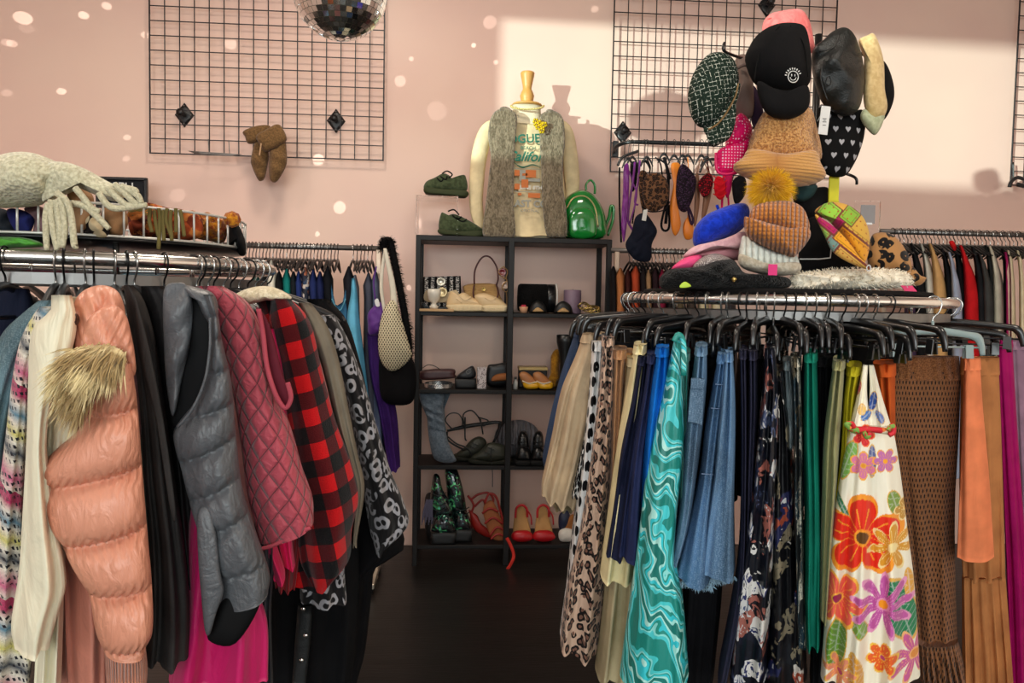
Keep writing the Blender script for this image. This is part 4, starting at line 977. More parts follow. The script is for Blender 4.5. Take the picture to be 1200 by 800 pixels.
d1 = denim((84, 112, 138), 'pale_denim')
stz = plain((150, 120, 80), .8)
def stitch(L, Y): return ('stitch_seam', tb(pt(L, Y), .0012, n=5), plain((110, 130, 160), .8))
gw('denim_skirt', 'pale denim skirt with a flap patch pocket', [(407, 816), (450, 810), (500, 803), (560, 799), (600, 796), (657, 787)], [(407, 828), (450, 828), (500, 824), (560, 817), (620, 808), (658, 798)], 1.68, .13, d1,
   extra=[('patch_pocket', pf([(809, 454), (825, 455), (823, 498), (806, 494)], 1.548, .004, .02, p=6, smoothp=False), d1), ('pocket_flap', pf([(810, 443), (826, 444), (825, 456), (809, 455)], 1.545, .005, .02, p=6, smoothp=False), d1)], folds=1.2, A=.014)
d2 = denim((74, 108, 144), 'mid_denim', (150, 180, 210))
fr = MB()
for k in range(46):
    x = lerp(793, 835, k/45); p = at(x, 680+abs(sin(k*.9))*2+(4 if x > 812 else 0), 1.60+RND.uniform(-.02, .02)); fr.hair([p]*3, [(0, -.3, -1)]*3, .016, .0016, 0, jit=1.2)
gw('denim_skirt', 'mid-blue denim skirt with frayed hem, left panel by the pale denim skirt', [(416, 842), (450, 836), (500, 827), (560, 820), (600, 812), (680, 793)], [(416, 852), (450, 850), (500, 846), (600, 836), (684, 834)], 1.67, .12, d2,
   extra=[stitch([(838, 450), (848, 451)], 1.551), stitch([(833, 478), (845, 479)], 1.551), stitch([(822, 555), (836, 556)], 1.551), ('frayed_hem', fr, plain((150, 180, 200), .9))], folds=1, A=.014, hem=3)
fr = MB()
for k in range(40):
    x = lerp(822, 860, k/39); p = at(x, 677+abs(sin(k*.8))*2-(x > 850)*2, 1.60+RND.uniform(-.02, .02)); fr.hair([p]*3, [(0, -.3, -1)]*3, .016, .0016, 0, jit=1.2)
gw('denim_skirt', 'mid-blue denim skirt with frayed hem beside the charcoal trousers', [(414, 851), (450, 846), (500, 841), (560, 836), (620, 828), (678, 822)], [(414, 858), (450, 861), (500, 862), (600, 860), (676, 861)], 1.64, .12, denim((84, 118, 152), 'mid_denim_b', (160, 188, 214)), extra=[('frayed_hem', fr, plain((150, 180, 200), .9))], folds=1.2, A=.02)
blk_c = cloth((16, 15, 18), .9)
gw('black_skirt', 'black maxi skirt below the frayed denim skirts', [(420, 806), (600, 804), (700, 800), (808, 790)], [(420, 850), (600, 850), (700, 846), (808, 836)], 1.80, .10, blk_c)
chx = cloth((46, 46, 66), .8)
gw('trousers', 'charcoal blue trousers beside the frayed denim skirt', [(411, 867), (480, 868), (560, 868), (640, 866), (700, 860), (808, 841)], [(411, 875), (480, 876), (560, 876), (700, 872), (808, 853)], 1.66, .12, chx, cat='trousers', folds=1)
gw('trousers', 'charcoal blue trousers left of the black floral skirt', [(412, 877), (500, 876), (640, 872), (760, 862)], [(412, 887), (480, 888), (560, 884), (640, 882), (760, 874)], 1.66, .12, chx, cat='trousers', folds=1)
gw('black_skirt', 'black skirt squeezed between charcoal trousers and floral skirts', [(410, 884), (600, 876), (808, 862)], [(410, 900), (600, 896), (808, 884)], 1.74, .12, blk_c)
M_fl1 = patchy([(0, (14, 16, 26)), (.42, (24, 26, 40)), (.52, (70, 80, 110)), (.58, (190, 190, 190)), (.66, (150, 90, 80)), (.72, (16, 18, 26)), (.84, (206, 204, 200)), (.92, (44, 50, 92))], 24, 1.5, 'black_floral_satin', .3)
M_fl2 = patchy([(0, (12, 12, 16)), (.5, (18, 20, 26)), (.58, (120, 110, 90)), (.64, (14, 14, 18)), (.74, (198, 190, 180)), (.80, (150, 70, 50)), (.86, (34, 38, 74)), (.94, (190, 190, 190))], 20, 1.2, 'dark_floral_satin', .35)
gw('floral_skirt', 'glossy black maxi skirt with white and blue flowers', [(409, 896), (450, 894), (500, 889), (560, 884), (620, 876), (700, 866), (808, 855)], [(409, 907), (450, 912), (500, 912), (600, 908), (700, 905), (808, 898)], 1.62, .12, M_fl1, folds=1.3, A=.02)
gw('floral_skirt', 'black maxi skirt with cream leaves and rust flowers', [(436, 907), (500, 908), (560, 905), (700, 896), (808, 888)], [(436, 917), (500, 926), (600, 931), (700, 938), (808, 945)], 1.66, .12, M_fl2, folds=1.6, A=.022)
gw('satin_skirt', 'grey satin strip of a skirt left of the marbled skirt', [(424, 918), (470, 920), (525, 922)], [(424, 928), (470, 930), (525, 930)], 1.67, .10, satin((110, 124, 128)))
M_sw = patchy([(0, (22, 26, 28)), (.45, (40, 62, 74)), (.52, (170, 160, 140)), (.56, (24, 34, 40)), (.7, (90, 80, 60)), (.78, (200, 196, 180)), (.84, (26, 50, 62))], 34, 4, 'marbled_print', .6, 3, (1.6, .6))
gw('print_skirt', 'narrow marbled print skirt between black floral and green trousers', [(420, 927), (500, 929), (600, 930), (760, 934)], [(420, 938), (500, 941), (600, 941), (760, 946)], 1.64, .12, M_sw, folds=1)
gw('trousers', 'emerald green pleated trousers', [(415, 943), (500, 941), (600, 942), (700, 941), (756, 943)], [(415, 957), (450, 958), (540, 960), (650, 962), (759, 961)], 1.63, .11, cloth((10, 112, 92), .7), cat='trousers', folds=1.6, A=.020)
gw('black_skirt', 'black skirt behind the gap between green trousers and sage skirt', [(420, 955), (600, 955), (808, 948)], [(420, 975), (600, 970), (808, 968)], 1.74, .12, blk_c)
gw('sage_skirt', 'sage olive satin skirt beside the green trousers', [(424, 977), (460, 972), (520, 965), (600, 962), (670, 960), (728, 959)], [(424, 990), (460, 988), (520, 984), (600, 979), (728, 970)], 1.62, .12, satin((142, 140, 92), .5), folds=1, A=.02)
gw('chartreuse_skirt', 'chartreuse skirt tucked behind the strap of the tropical dress', [(431, 993), (470, 988), (540, 984), (600, 976)], [(431, 1009), (470, 1003), (540, 998), (600, 990)], 1.64, .11, cloth((168, 158, 26), .7), folds=1.3, A=.018)
# --- tropical flower dress, dyed point by point
CR = C(238, 232, 212)[:3]
def L3(*c): return C(*c)[:3]
FLW = [(1011, 628, 44, 5, L3(222, 44, 22), L3(240, 150, 40), L3(96, 60, 20), .3), (982, 704, 31, 6, L3(232, 96, 78), L3(245, 180, 70), L3(150, 30, 80), .9), (1034, 708, 34, 9, L3(190, 88, 160), L3(225, 150, 190), L3(235, 150, 30), .1),
       (1012, 545, 15, 6, L3(215, 120, 160), L3(240, 170, 60), L3(230, 150, 40), .5), (1037, 540, 13, 6, L3(190, 110, 170), L3(235, 160, 60), L3(235, 160, 40), .0), (1070, 775, 30, 8, L3(200, 90, 150), L3(240, 180, 120), L3(220, 140, 60), .4),
       (1033, 770, 17, 6, L3(226, 96, 40), L3(240, 190, 70), L3(190, 60, 130), .2), (985, 790, 20, 7, L3(226, 140, 110), L3(240, 190, 70), L3(200, 70, 120), .2), (1012, 510, 12, 5, L3(210, 40, 50), L3(240, 120, 60), L3(220, 80, 40), .0), (1045, 640, 26, 7, L3(214, 150, 40), L3(240, 215, 150), L3(240, 220, 160), .6), (1060, 600, 12, 5, L3(190, 140, 50), L3(240, 215, 150), L3(240, 180, 60), .6)]
LEAF = [(981, 757, 12, 34, .15, L3(104, 146, 48)), (1005, 728, 9, 20, -.5, L3(120, 160, 60)), (994, 540, 9, 26, .35, L3(120, 170, 80)), (1055, 716, 17, 44, -.3, L3(16, 124, 78)), (1003, 790, 9, 30, -.1, L3(214, 150, 50)), (1023, 470, 5, 12, .2, L3(40, 80, 160)),
        (1015, 487, 5, 8, .8, L3(60, 110, 180)), (1031, 488, 4, 9, -.5, L3(90, 120, 190)), (1022, 540, 5, 20, 0, L3(90, 100, 150)), (985, 590, 4, 26, -.5, L3(40, 120, 80)), (1005, 455, 4, 10, .3, L3(210, 90, 110)), (1010, 480, 5, 7, 0, L3(230, 190, 110)), (1048, 590, 8, 16, -.3, L3(120, 150, 60)), (1064, 690, 6, 20, -.1, L3(220, 160, 60))]
def tropic(x, y, front=True):
    c = CR
    if not front: x = 2036-x
    for (cx, cy, a, b, r, col) in LEAF:
        dx, dy = x-cx, y-cy; u = dx*cos(r)+dy*sin(r); v = -dx*sin(r)+dy*cos(r); d = (u/a)**2+(v/b)**2
        if d < 1:
            c = col
            if abs(u) < .8 or abs(math.fmod(abs(v)+u*.6+100, 7)) < 1.2: c = tuple(lerp(k, .7, .4) for k in col)
            if d > .82: c = L3(225, 175, 80)
    for (cx, cy, Rr, n, col, edge, cen, ph) in FLW:
        dx, dy = x-cx, y-cy; d = sqrt(dx*dx+dy*dy); a = math.atan2(dy, dx)+ph
        pr = abs(cos(a*n/2)); rr = Rr*(.45+.55*pr**.6) if n < 7 else Rr*(.25+.75*pr**1.2)
        if d < rr*1.14:
            if d > rr: c = edge
            else:
                c = col
                if d < Rr*.75 and abs(math.fmod(a*n*1.5/pi+50, 1)-.5) < .07+.0*d: c = edge
                if d < Rr*.16: c = cen
                elif d < Rr*.22: c = edge
    return c
M_trop = painted('tropical_flower_dye', .55)
dl = [(500, 995), (520, 992), (560, 985), (620, 976), (700, 969), (808, 961)]; dr = [(500, 1044), (520, 1049), (560, 1055), (620, 1062), (700, 1071), (808, 1077)]
sk_ = MB().loft(dl, dr, 1.56, (.05, .10), folds=2.6, A=.020, ny=260, nx=420, paint=tropic, sq=.9)
b1 = MB().loft([(428, 1011), (460, 1005), (502, 995)], [(428, 1017), (460, 1016), (502, 1020)], 1.56, (.01, .045), folds=1.3, A=.01, ny=70, nx=120, paint=tropic)
b2 = MB().loft([(428, 1018), (460, 1019), (502, 1014)], [(428, 1024), (460, 1032), (502, 1044)], 1.57, (.01, .045), folds=1.3, A=.01, ny=70, nx=120, paint=tropic)
tie = MB().tube(pt([(994, 501), (1005, 504), (1020, 503), (1046, 506)], 1.475), [.006, .008, .006, .007], n=8); 
bows = []
for q in ([(996, 502), (992, 497), (998, 496), (1001, 501)], [(1040, 504), (1046, 498), (1047, 506), (1042, 510)], [(1012, 506), (1016, 512), (1020, 507)]): bows.append(('bow_loop', MB().tube(pt(q, 1.46), .005, n=8), None))
M_tie = patchy([(0, (240, 225, 190)), (.4, (205, 40, 50)), (.6, (120, 160, 70)), (.75, (235, 130, 60))], 40, 1, 'tie_print')
item('tropical_dress', 'white strappy dress with big red, purple and green tropical flowers', 'dress', [('dress_skirt', sk_, M_trop), ('bodice_side', b1, M_trop), ('bodice_side', b2, M_trop), ('waist_tie', tie, M_tie)]+[(q[0], q[1], M_tie) for q in bows])
gw('rust_skirt', 'rust orange skirt just right of the tropical dress', [(428, 1024), (500, 1030), (600, 1040)], [(428, 1049), (500, 1049), (600, 1050)], 1.74, .10, cloth((180, 78, 26), .8), h=14)
N = NT('brown_crochet', .95, sheen=.1); uv = N.sep(N.uv())
row = N.math('DIVIDE', uv[1], .0145); rid = N.math('FLOOR', N.math('ADD', row, 200.0)); fy = N.math('SUBTRACT', N.math('FRACT', N.math('ADD', row, 200.0)), .5)
fx = N.math('SUBTRACT', N.math('FRACT', N.math('ADD', N.math('ADD', N.math('DIVIDE', uv[0], .0105), N.math('MULTIPLY', rid, .5)), 200.0)), .5)
d = N.math('SQRT', N.math('ADD', N.math('POWER', N.math('MULTIPLY', fx, 2.2), 2.0), N.math('POWER', N.math('MULTIPLY', fy, 1.1), 2.0)))
hole = N.math('SUBTRACT', 1.0, N.ss(d, .32, .46)); yarn = N.noise(N.uv(), 420, 2)
N.col(N.mix(hole, N.mix(yarn, (104, 62, 36), (164, 110, 70)), (24, 12, 8))); N.bump(N.math('SUBTRACT', N.math('MULTIPLY', yarn, .5), hole), .9, .006); M_cro = N.m
M_cb2 = fuzzy((150, 98, 60), (104, 62, 34), 260, .6)
rf = MB().loft([(760, 1075), (808, 1078)], [(758, 1122), (808, 1136)], 1.96, .05, folds=9, A=.016, A0=.004, ny=16, nx=160, wav=4)
garment('crochet_skirt', 'brown open crochet maxi skirt with ruffled hem', 'skirt', [(436, 1044), (500, 1046), (600, 1058), (700, 1071), (768, 1076)], [(436, 1126), (500, 1124), (600, 1119), (700, 1120), (768, 1123)], 1.98, .035, M_cro,
        extra=[('waistband', MB().loft([(421, 1049), (446, 1047)], [(418, 1124), (444, 1126)], 1.98, .037, folds=7, A=.003, A0=.003, ny=6, nx=90, wav=0), M_cb2), ('ruffle', rf, M_cro)], folds=2.5, A=.012)
gw('orange_skirt', 'coral orange A-line skirt overlapping the brown crochet skirt', [(420, 1130), (480, 1128), (560, 1125), (655, 1121)], [(420, 1148), (480, 1152), (560, 1159), (657, 1165)], 1.88, .035, cloth((226, 128, 84), .75), folds=1, A=.012, h=14)
tn = cloth((172, 112, 66), .8)
gw('tiered_skirt', 'caramel brown tiered maxi skirt at the right end of the skirt rack', [(420, 1126), (600, 1124), (682, 1128)], [(420, 1170), (500, 1173), (600, 1176), (682, 1178)], 1.97, .035, tn, folds=3, A=.012, h=20,
   extra=[('gathered_tier', MB().loft([(678, 1127), (808, 1127)], [(678, 1178), (808, 1187)], 1.97, (.038, .05), folds=5, A=.012, A0=.006, ny=30, nx=110), tn)])
gw('magenta_skirt', 'magenta skirt behind the caramel tiered skirt', [(397, 1168), (600, 1176), (808, 1184)], [(397, 1186), (500, 1192), (600, 1199), (678, 1204), (808, 1208)], 2.06, .03, cloth((150, 4, 84), .7), folds=2)
gw('mauve_skirt', 'dusty mauve skirt at the right edge of the photo', [(400, 1184), (600, 1192), (808, 1196)], [(400, 1212), (600, 1225), (808, 1235)], 2.14, .035, cloth((140, 108, 126), .8), folds=3)

for i, (nm, c_) in enumerate((('black skirt', (12, 12, 14)), ('charcoal skirt', (30, 30, 34)), ('navy skirt', (18, 22, 40)), ('black trousers', (14, 13, 15)), ('dark brown skirt', (40, 28, 22)), ('black pleated skirt', (16, 16, 17)), ('dark olive skirt', (36, 38, 26)), ('dark wine skirt', (44, 14, 24)), ('black lace skirt', (13, 12, 13)), ('slate skirt', (40, 44, 50)))):
    ph = radians(112+i*14.5); P, _ = ring_pos(RC, RR, RZ, phi=ph); d = Vector((sin(ph), -cos(ph), 0)); nrm = Vector((cos(ph), sin(ph), 0)); vs = []; fs = []; uvs = []
    for j in range(15):
        t_ = j/14; z = P.z-.105-t_*.55; hw = lerp(.13, .17, t_)
        for k in range(28):
            a = 2*pi*k/28; q = cos(a); o = sin(a)*lerp(.018, .04, t_)+.008*sin(q*9+i)*t_
            vs.append(Vector((P.x, P.y, z))+d*(hw*q)+nrm*o); uvs.append((hw*q, z))
    for j in range(14):
        for k in range(28): fs.append((j*28+k, j*28+(k+1) % 28, (j+1)*28+(k+1) % 28, (j+1)*28+k))
    fs += [tuple(range(28)), tuple(reversed(range(14*28, 15*28)))]
    one('hanging_skirt', MB()._add(vs, fs, uvs), cloth(c_), nm+' on the far side of the skirt rack, seen through the hangers', 'skirt')
# ================================================================== garments on the left rack
def lhang(px, hk, label, group='coat hangers on the jacket rack'):
    P, phi = ring_pos(LC, LR, LZ, px)
    return P, phi-pi/2
h0 = hanger('shirt', plain((22, 22, 24), .3, .5), BK, 'black hanger on the jacket rack', .155); h0['group'] = 'coat hangers on the jacket rack'
h1 = hanger('shirt', SILV, plain((28, 26, 26), .4), 'black hanger on the jacket rack', .155); h1['group'] = 'coat hangers on the jacket rack'
f0 = [True, True]
for i, x in enumerate((5, 64, 74, 100, 112, 132, 146, 158, 194, 230, 236, 243, 252, 262, 270, 281, 290, 299, 306, 311)):
    P, rz = lhang(x, 0, ''); k = i % 2
    src = (h0, h1)[k]; rz += RND.uniform(-.08, .08)
    if f0[k]: src.location = P; src.rotation_euler = (0, 0, rz); f0[k] = False
    else: dup(src, P, rz)
LB = [('pale pink top', (214, 150, 150)), ('black jacket', (22, 22, 24)), ('white shirt', (214, 212, 208)), ('olive grey coat', (98, 96, 84)), ('pink blouse', (216, 160, 164)), ('sky blue shirt', (110, 170, 200)), ('maroon knit', (124, 20, 50)), ('charcoal coat', (44, 44, 48)), ('dusty rose shirt', (170, 110, 112)), ('black coat', (18, 18, 20)), ('navy jacket', (26, 30, 52)), ('teal top', (60, 120, 120))]
for i, (nm, c) in enumerate(LB):
    ph = radians(118+i*15.5); P, _ = ring_pos(LC, LR, LZ, phi=ph); rz = ph-pi/2
    dup(h1 if i % 2 else h0, P, rz)
    d = Vector((cos(rz), sin(rz), 0)); nrm = Vector((-sin(rz), cos(rz), 0)); m = MB(); vs = []; fs = []; uvs = []
    nx_, ny_ = 28, 16
    for j in range(ny_+1):
        t_ = j/ny_; z = P.z-.085-t_*.62
        hw = lerp(.05, .20, smooth(t_*7)) if t_ < .14 else lerp(.20, .23, (t_-.14))
        for k in range(nx_):
            a = 2*pi*k/nx_; q = cos(a); o = sin(a)*lerp(.015, .035, min(1, t_*3))+.008*sin(q*9+i)*t_
            v = Vector((P.x, P.y, z))+d*(hw*q)+nrm*o; v.z -= .07*abs(q)**2*(1-t_); vs.append(v); uvs.append((hw*q, z))
    for j in range(ny_):
        for k in range(nx_): fs.append((j*nx_+k, j*nx_+(k+1) % nx_, (j+1)*nx_+(k+1) % nx_, (j+1)*nx_+k))
    fs += [tuple(range(nx_)), tuple(reversed(range(ny_*nx_, ny_*nx_+nx_)))]
    m._add(vs, fs, uvs); one('hanging_blouse', m, cloth(c), nm+' hanging at the far side of the jacket rack', 'top')
# far left pieces
garment('denim_jacket', 'faded blue denim jacket at the left edge of the photo', 'jacket', [(352, 46), (365, 30), (390, 4), (420, -8), (600, -60)], [(352, 64), (372, 56), (400, 40), (450, 20), (520, 6), (600, 0)], 1.27, .05, denim((92, 116, 124), 'faded_denim', (150, 170, 175)), folds=2)
garment('navy_coat', 'navy coat behind the denim jacket at the left edge', 'coat', [(338, 0), (360, -30), (600, -80)], [(338, 34), (360, 40), (600, 20)], 1.44, .05, cloth((22, 26, 44)), folds=2)
N = NT('multicolour_tweed_knit', .95, sheen=.2); uv = N.sep(N.uv())
st_ = N.math('FRACT', N.math('ADD', N.math('MULTIPLY', N.math('ADD', uv[1], N.math('MULTIPLY', uv[0], .35)), 6.2), 50.0))
base = N.ramp(st_, [(0, (226, 216, 200)), (.12, (198, 96, 130)), (.28, (226, 216, 200)), (.36, (60, 66, 76)), (.46, (226, 218, 202)), (.54, (206, 196, 110)), (.64, (224, 214, 200)), (.72, (90, 130, 150)), (.82, (226, 214, 200)), (.9, (176, 60, 96))])
ux = N.math('FRACT', N.math('ADD', N.math('DIVIDE', N.math('ADD', uv[0], N.math('MULTIPLY', uv[1], .5)), .010), 90.0)); uy = N.math('FRACT', N.math('ADD', N.math('DIVIDE', uv[1], .011), 90.0))
dash = N.math('MULTIPLY', N.math('GREATER_THAN', ux, .5), N.math('GREATER_THAN', uy, .55)); dn = N.ss(N.noise(N.uv(), 30, 2), .42, .5)
N.col(N.mix(N.math('MULTIPLY', dash, dn), base, (30, 28, 36))); N.bump(N.math('ADD', N.noise(N.uv(), 260, 2), dash), 1, .004)
garment('tweed_cardigan', 'long pink, yellow and blue striped tweed cardigan', 'cardigan', [(360, 46), (375, 36), (400, 24), (450, 14), (520, 6), (600, -4), (808, -30)], [(360, 66), (380, 64), (420, 40), (500, 33), (600, 27), (700, 31), (745, 38), (808, 36)], 1.20, .05, N.m, folds=1.5, A=.012)
# cream blouse
M_bl = satin((232, 224, 196), .45)
bl = MB().loft([(366, 60), (380, 42), (400, 35), (450, 33), (520, 31), (600, 27), (680, 22), (745, 13), (766, 17)], [(346, 84), (380, 90), (420, 82), (470, 62), (520, 55), (560, 58), (620, 66), (690, 78), (730, 68), (768, 58)], 1.12, .045, folds=1.4, A=.014, hem=-2, ny=50)
bb = MB().loft([(352, 70), (400, 58), (470, 56), (600, 50), (808, 40)], [(348, 104), (400, 112), (470, 96), (600, 80), (808, 72)], 1.17, .03, folds=2, A=.012)
item('cream_blouse', 'cream satin blouse with a long loose sleeve', 'blouse', [('sleeve', bl, M_bl), ('blouse_body', bb, M_bl)])
garment('rose_dress', 'dusty rose long dress behind the cream blouse sleeve', 'dress', [(400, 62), (480, 58), (560, 56), (700, 66), (808, 64)], [(400, 110), (500, 112), (600, 112), (700, 122), (808, 126)], 1.23, .03, satin((188, 122, 104), .6), folds=2, A=.012)
# peg end of the hanger beside the blouse
one('hanger_arm', tb(pt([(90, 374), (82, 375), (77, 382), (74, 397)], 1.10), [.008, .009, .008, .006], n=10), BK, 'black hanger shoulder sticking out between blouse and pink hood', 'hanger')
# pink puffer
N = NT('rose_puffer_nylon', .38, spec=.5); N.col(N.mix(N.noise(N.uv(), 10, 2), (206, 136, 110), (222, 154, 126)))
wr = N.noise(N.uv(1.0, .5), 55, 5, 1.2); N.bump(N.math('ADD', wr, N.noise(N.uv(1, .3, .5), 22, 3, 2)), .45, .010); M_pf = N.m
SEAM = [(418, 400), (502, 478), (578, 549), (653, 621), (712, 694), (778, 764)]
def quilt(seams, xa, xb, amp, wrk=.004):
    def f(x, y, q):
        t = max(0, min(1, (x-xa)/(xb-xa))); ys = [lerp(a, b, t) for a, b in seams]
        for a, b in zip(ys, ys[1:]):
            if a <= y <= b:
                s = (y-a)/(b-a); e = abs(2*s-1)
                near = e**3; w_ = wrk*near*sin(x*.9+sin(y*.2)*2+a)*(1-near*.6)
                return amp*(1-e**2.6)**.7-amp*.4+w_
        return 0
    return f
pl_ = [(424, 130), (450, 121), (480, 109), (510, 92), (540, 60), (556, 51), (585, 52), (620, 58), (660, 79), (705, 103), (745, 111), (774, 121)]
pr_ = [(424, 153), (470, 160), (520, 164), (600, 170), (650, 174), (700, 178), (745, 178), (764, 172), (774, 170)]
slv = MB().loft(pl_, pr_, 1.13, (.05, .06), folds=.6, A=.004, disp=quilt(SEAM, 55, 175, .030, .009), ny=150, nx=120, sq=.9, hem=0, wav=0, conv=0)
cuf = MB().loft([(768, 122), (800, 124), (812, 125)], [(762, 170), (790, 173), (812, 172)], 1.13, .035, folds=10, A=.001, A0=.001, ny=8, nx=120, wav=0)
hood = MB().puff([(84, 374), (88, 352), (100, 339), (118, 334), (134, 338), (143, 350), (147, 372), (142, 395), (120, 408), (100, 414), (88, 400)], 1.15, .045, .06, p=2.8, K=16, sub=8, disp=lambda x, y, w: .010*abs(sin(x*.13+y*.035))-.004+.003*sin(x*.5-y*.2))
sho = MB().puff([(98, 384), (106, 370), (120, 360), (136, 358), (148, 370), (154, 392), (158, 415), (159, 436), (150, 442), (120, 436), (104, 428), (97, 405)], 1.11, .032, .06, p=2.8, K=16, sub=8, disp=lambda x, y, w: .008*abs(sin((x-y*.55)*.11))-.003+.002*sin(x*.6+y*.3))
col_ = MB().puff([(88, 366), (94, 356), (102, 370), (104, 400), (100, 430), (88, 470), (82, 470), (86, 420)], 1.14, .03, disp=lambda x, y, w: .004*sin(x*.6))
bod = MB().loft([(440, 84), (490, 78), (560, 62), (640, 70), (808, 78)], [(440, 120), (560, 118), (700, 124), (808, 124)], 1.20, .03, folds=1.5, A=.01)
fb = MB().puff([(76, 432), (84, 414), (100, 406), (125, 404), (142, 410), (146, 420), (136, 428), (118, 440), (104, 460), (96, 476), (86, 462), (78, 450)], 1.06, .025, .02)
fh = MB(); pts_ = []; nr_ = []
cen = at(108, 432, 1.09)
for v in fb.v[:]:
    v = Vector(v)
    for _ in range(2): pts_.append(v+Vector((RND.gauss(0, .002), 0, RND.gauss(0, .002)))); nr_.append((v-cen).normalized()*.5+Vector((-.45, -.35, -.75)))
fh.hair(pts_, nr_, .040, .0011, .25, jit=.45)
N = NT('cream_fox_fur', .6, sheen=.2); N.col(N.mix(N.ss(N.noise(N.objc(), 22, 3), .38, .62), (238, 220, 170), (176, 148, 100))); M_fox = N.m
item('puffer_jacket', 'shiny rose pink puffer jacket with fur-trimmed hood', 'jacket', [('sleeve', slv, M_pf), ('cuff', cuf, knit((206, 136, 110), (188, 118, 94), .005, 'rose_rib', vs=.05)), ('hood', hood, M_pf), ('shoulder', sho, M_pf), ('collar', col_, M_pf), ('jacket_body', bod, satin((196, 124, 104), .5)), ('fur_trim', fb, M_fox, 'cream fur hood trim', [('fur_pile', fh, M_fox)])])
bpy.data.objects['fur_pile']['kind'] = 'stuff'
# charcoal coat and black jacket
chc = cloth((52, 49, 48), .75, wrinkle=.7)
it = garment('long_coat', 'dark charcoal long coat right of the pink puffer jacket', 'coat', [(336, 146), (360, 148), (400, 153), (470, 163), (560, 168), (650, 174), (740, 172), (778, 168)], [(334, 156), (350, 168), (400, 182), (470, 192), (560, 204), (650, 216), (720, 222), (780, 221)], 1.26, .07, chc, folds=1.8, A=.018,
    extra=[('lapel', MB().puff([(158, 352), (164, 365), (180, 430), (196, 520), (206, 600), (200, 600), (184, 500), (166, 420)], 1.17, .006, p=3), chc)])
garment('black_jacket', 'black jacket with dark lining hanging left of the grey puffer vest', 'jacket', [(338, 165), (400, 176), (470, 186), (560, 200), (690, 214)], [(335, 192), (360, 212), (420, 225), (500, 232), (600, 240), (690, 250)], 1.33, .06, cloth((34, 32, 33), .6, wrinkle=.8), folds=2.4, A=.018)
# grey puffer vest
N = NT('slate_puffer', .42, spec=.5); N.col(N.mix(N.noise(N.uv(), 12, 2), (72, 74, 78), (92, 95, 99))); N.bump(N.math('ADD', N.noise(N.uv(), 60, 5, 1), N.noise(N.uv(1, .3, .5), 24, 3, 2)), .40, .008); M_gp = N.m
SG = [(335, 335), (372, 372), (405, 392), (452, 425), (500, 465), (552, 503), (604, 552), (650, 600), (700, 668)]
gf = MB().loft([(345, 238), (372, 246), (405, 246), (445, 240), (475, 227), (500, 208), (515, 203), (560, 214), (600, 224), (640, 236), (690, 244), (712, 252)], [(345, 250), (372, 256), (400, 260), (450, 271), (520, 277), (580, 284), (640, 301), (690, 316), (712, 314)], 1.20, .05, folds=.8, A=.006, disp=quilt(SG, 200, 300, .018, .006), ny=140, nx=100, sq=.9, hem=-9)
gl_ = MB().puff([(192, 340), (208, 331), (220, 336), (226, 360), (223, 400), (214, 440), (203, 488), (195, 450), (192, 400)], 1.185, .02, disp=lambda x, y, w: .006*sin(y*.12+x*.1))
gs = MB().puff([(214, 334), (232, 337), (250, 344), (256, 362), (252, 384), (240, 372), (230, 352), (218, 345)], 1.20, .04, .06)
arm = MB().puff([(218, 348), (234, 350), (246, 368), (250, 400), (246, 440), (232, 478), (212, 502), (200, 490), (206, 440), (212, 400)], 1.20, .012, p=3)
tip = MB().puff([(232, 600), (246, 596), (254, 630), (258, 668), (262, 692), (254, 716), (246, 742), (240, 738), (236, 700), (232, 650)], 1.15, .014, p=3)
lin_ = MB().puff([(262, 698), (276, 684), (306, 700), (276, 752), (244, 748), (250, 725)], 1.175, .02, p=3)
pip = tb(pt([(246, 372), (246, 405), (240, 445), (226, 478), (208, 500)], 1.145), .0022, n=6)
item('puffer_vest', 'slate grey quilted puffer vest with a black-lined armhole', 'vest', [('front_panel', gf, M_gp), ('inner_panel', gl_, M_gp), ('shoulder', gs, M_gp), ('armhole_lining', arm, plain((12, 12, 14), .7), 'black lining'), ('hem_flap', tip, M_gp), ('hem_lining', lin_, plain((14, 14, 15), .7), 'black lining'), ('armhole_piping', pip, M_gp)])
garment('magenta_dress', 'hot magenta long dress below the grey puffer vest', 'dress', [(560, 226), (700, 214), (808, 198)], [(560, 262), (700, 300), (740, 313), (808, 314)], 1.31, .06, satin((196, 14, 96), .5), folds=2, A=.024)
garment('slate_coat', 'slate grey coat hem between the magenta dress and the studded strip', 'coat', [(500, 282), (640, 300), (720, 302), (808, 306)], [(500, 300), (640, 322), (720, 318), (808, 320)], 1.36, .04, cloth((60, 60, 64)))
# rose quilted vest
M_rq = quilt_mat((170, 70, 82), .033)
rv = MB().loft([(336, 230), (352, 236), (400, 256), (450, 270), (520, 282), (580, 290), (631, 304)], [(335, 262), (352, 288), (375, 302), (420, 312), (470, 322), (500, 338), (560, 354), (600, 366), (631, 367)], 1.29, .06, folds=.8, A=.006, hem=-13, ny=60, nx=80)
ap = tb(pt([(303, 362), (308, 390), (313, 430), (323, 462), (334, 478), (341, 466), (337, 448)], 1.225), [.004]*7, n=8)
ar = MB().puff([(300, 360), (312, 372), (322, 400), (332, 440), (340, 462), (334, 476), (320, 458), (311, 425), (306, 390)], 1.245, .008, p=3)
hm = tb(pt([(306, 643), (322, 638), (345, 626), (364, 618)], 1.235), .0035, n=8)
item('quilted_vest', 'dusty rose diamond-quilted vest', 'vest', [('vest_body', rv, M_rq), ('armhole_piping', ap, cloth((168, 70, 82))), ('armhole_lining', ar, plain((96, 26, 40), .7), 'dark red lining'), ('hem_piping', hm, cloth((168, 70, 82)))])
hot = satin((222, 14, 92), .55)
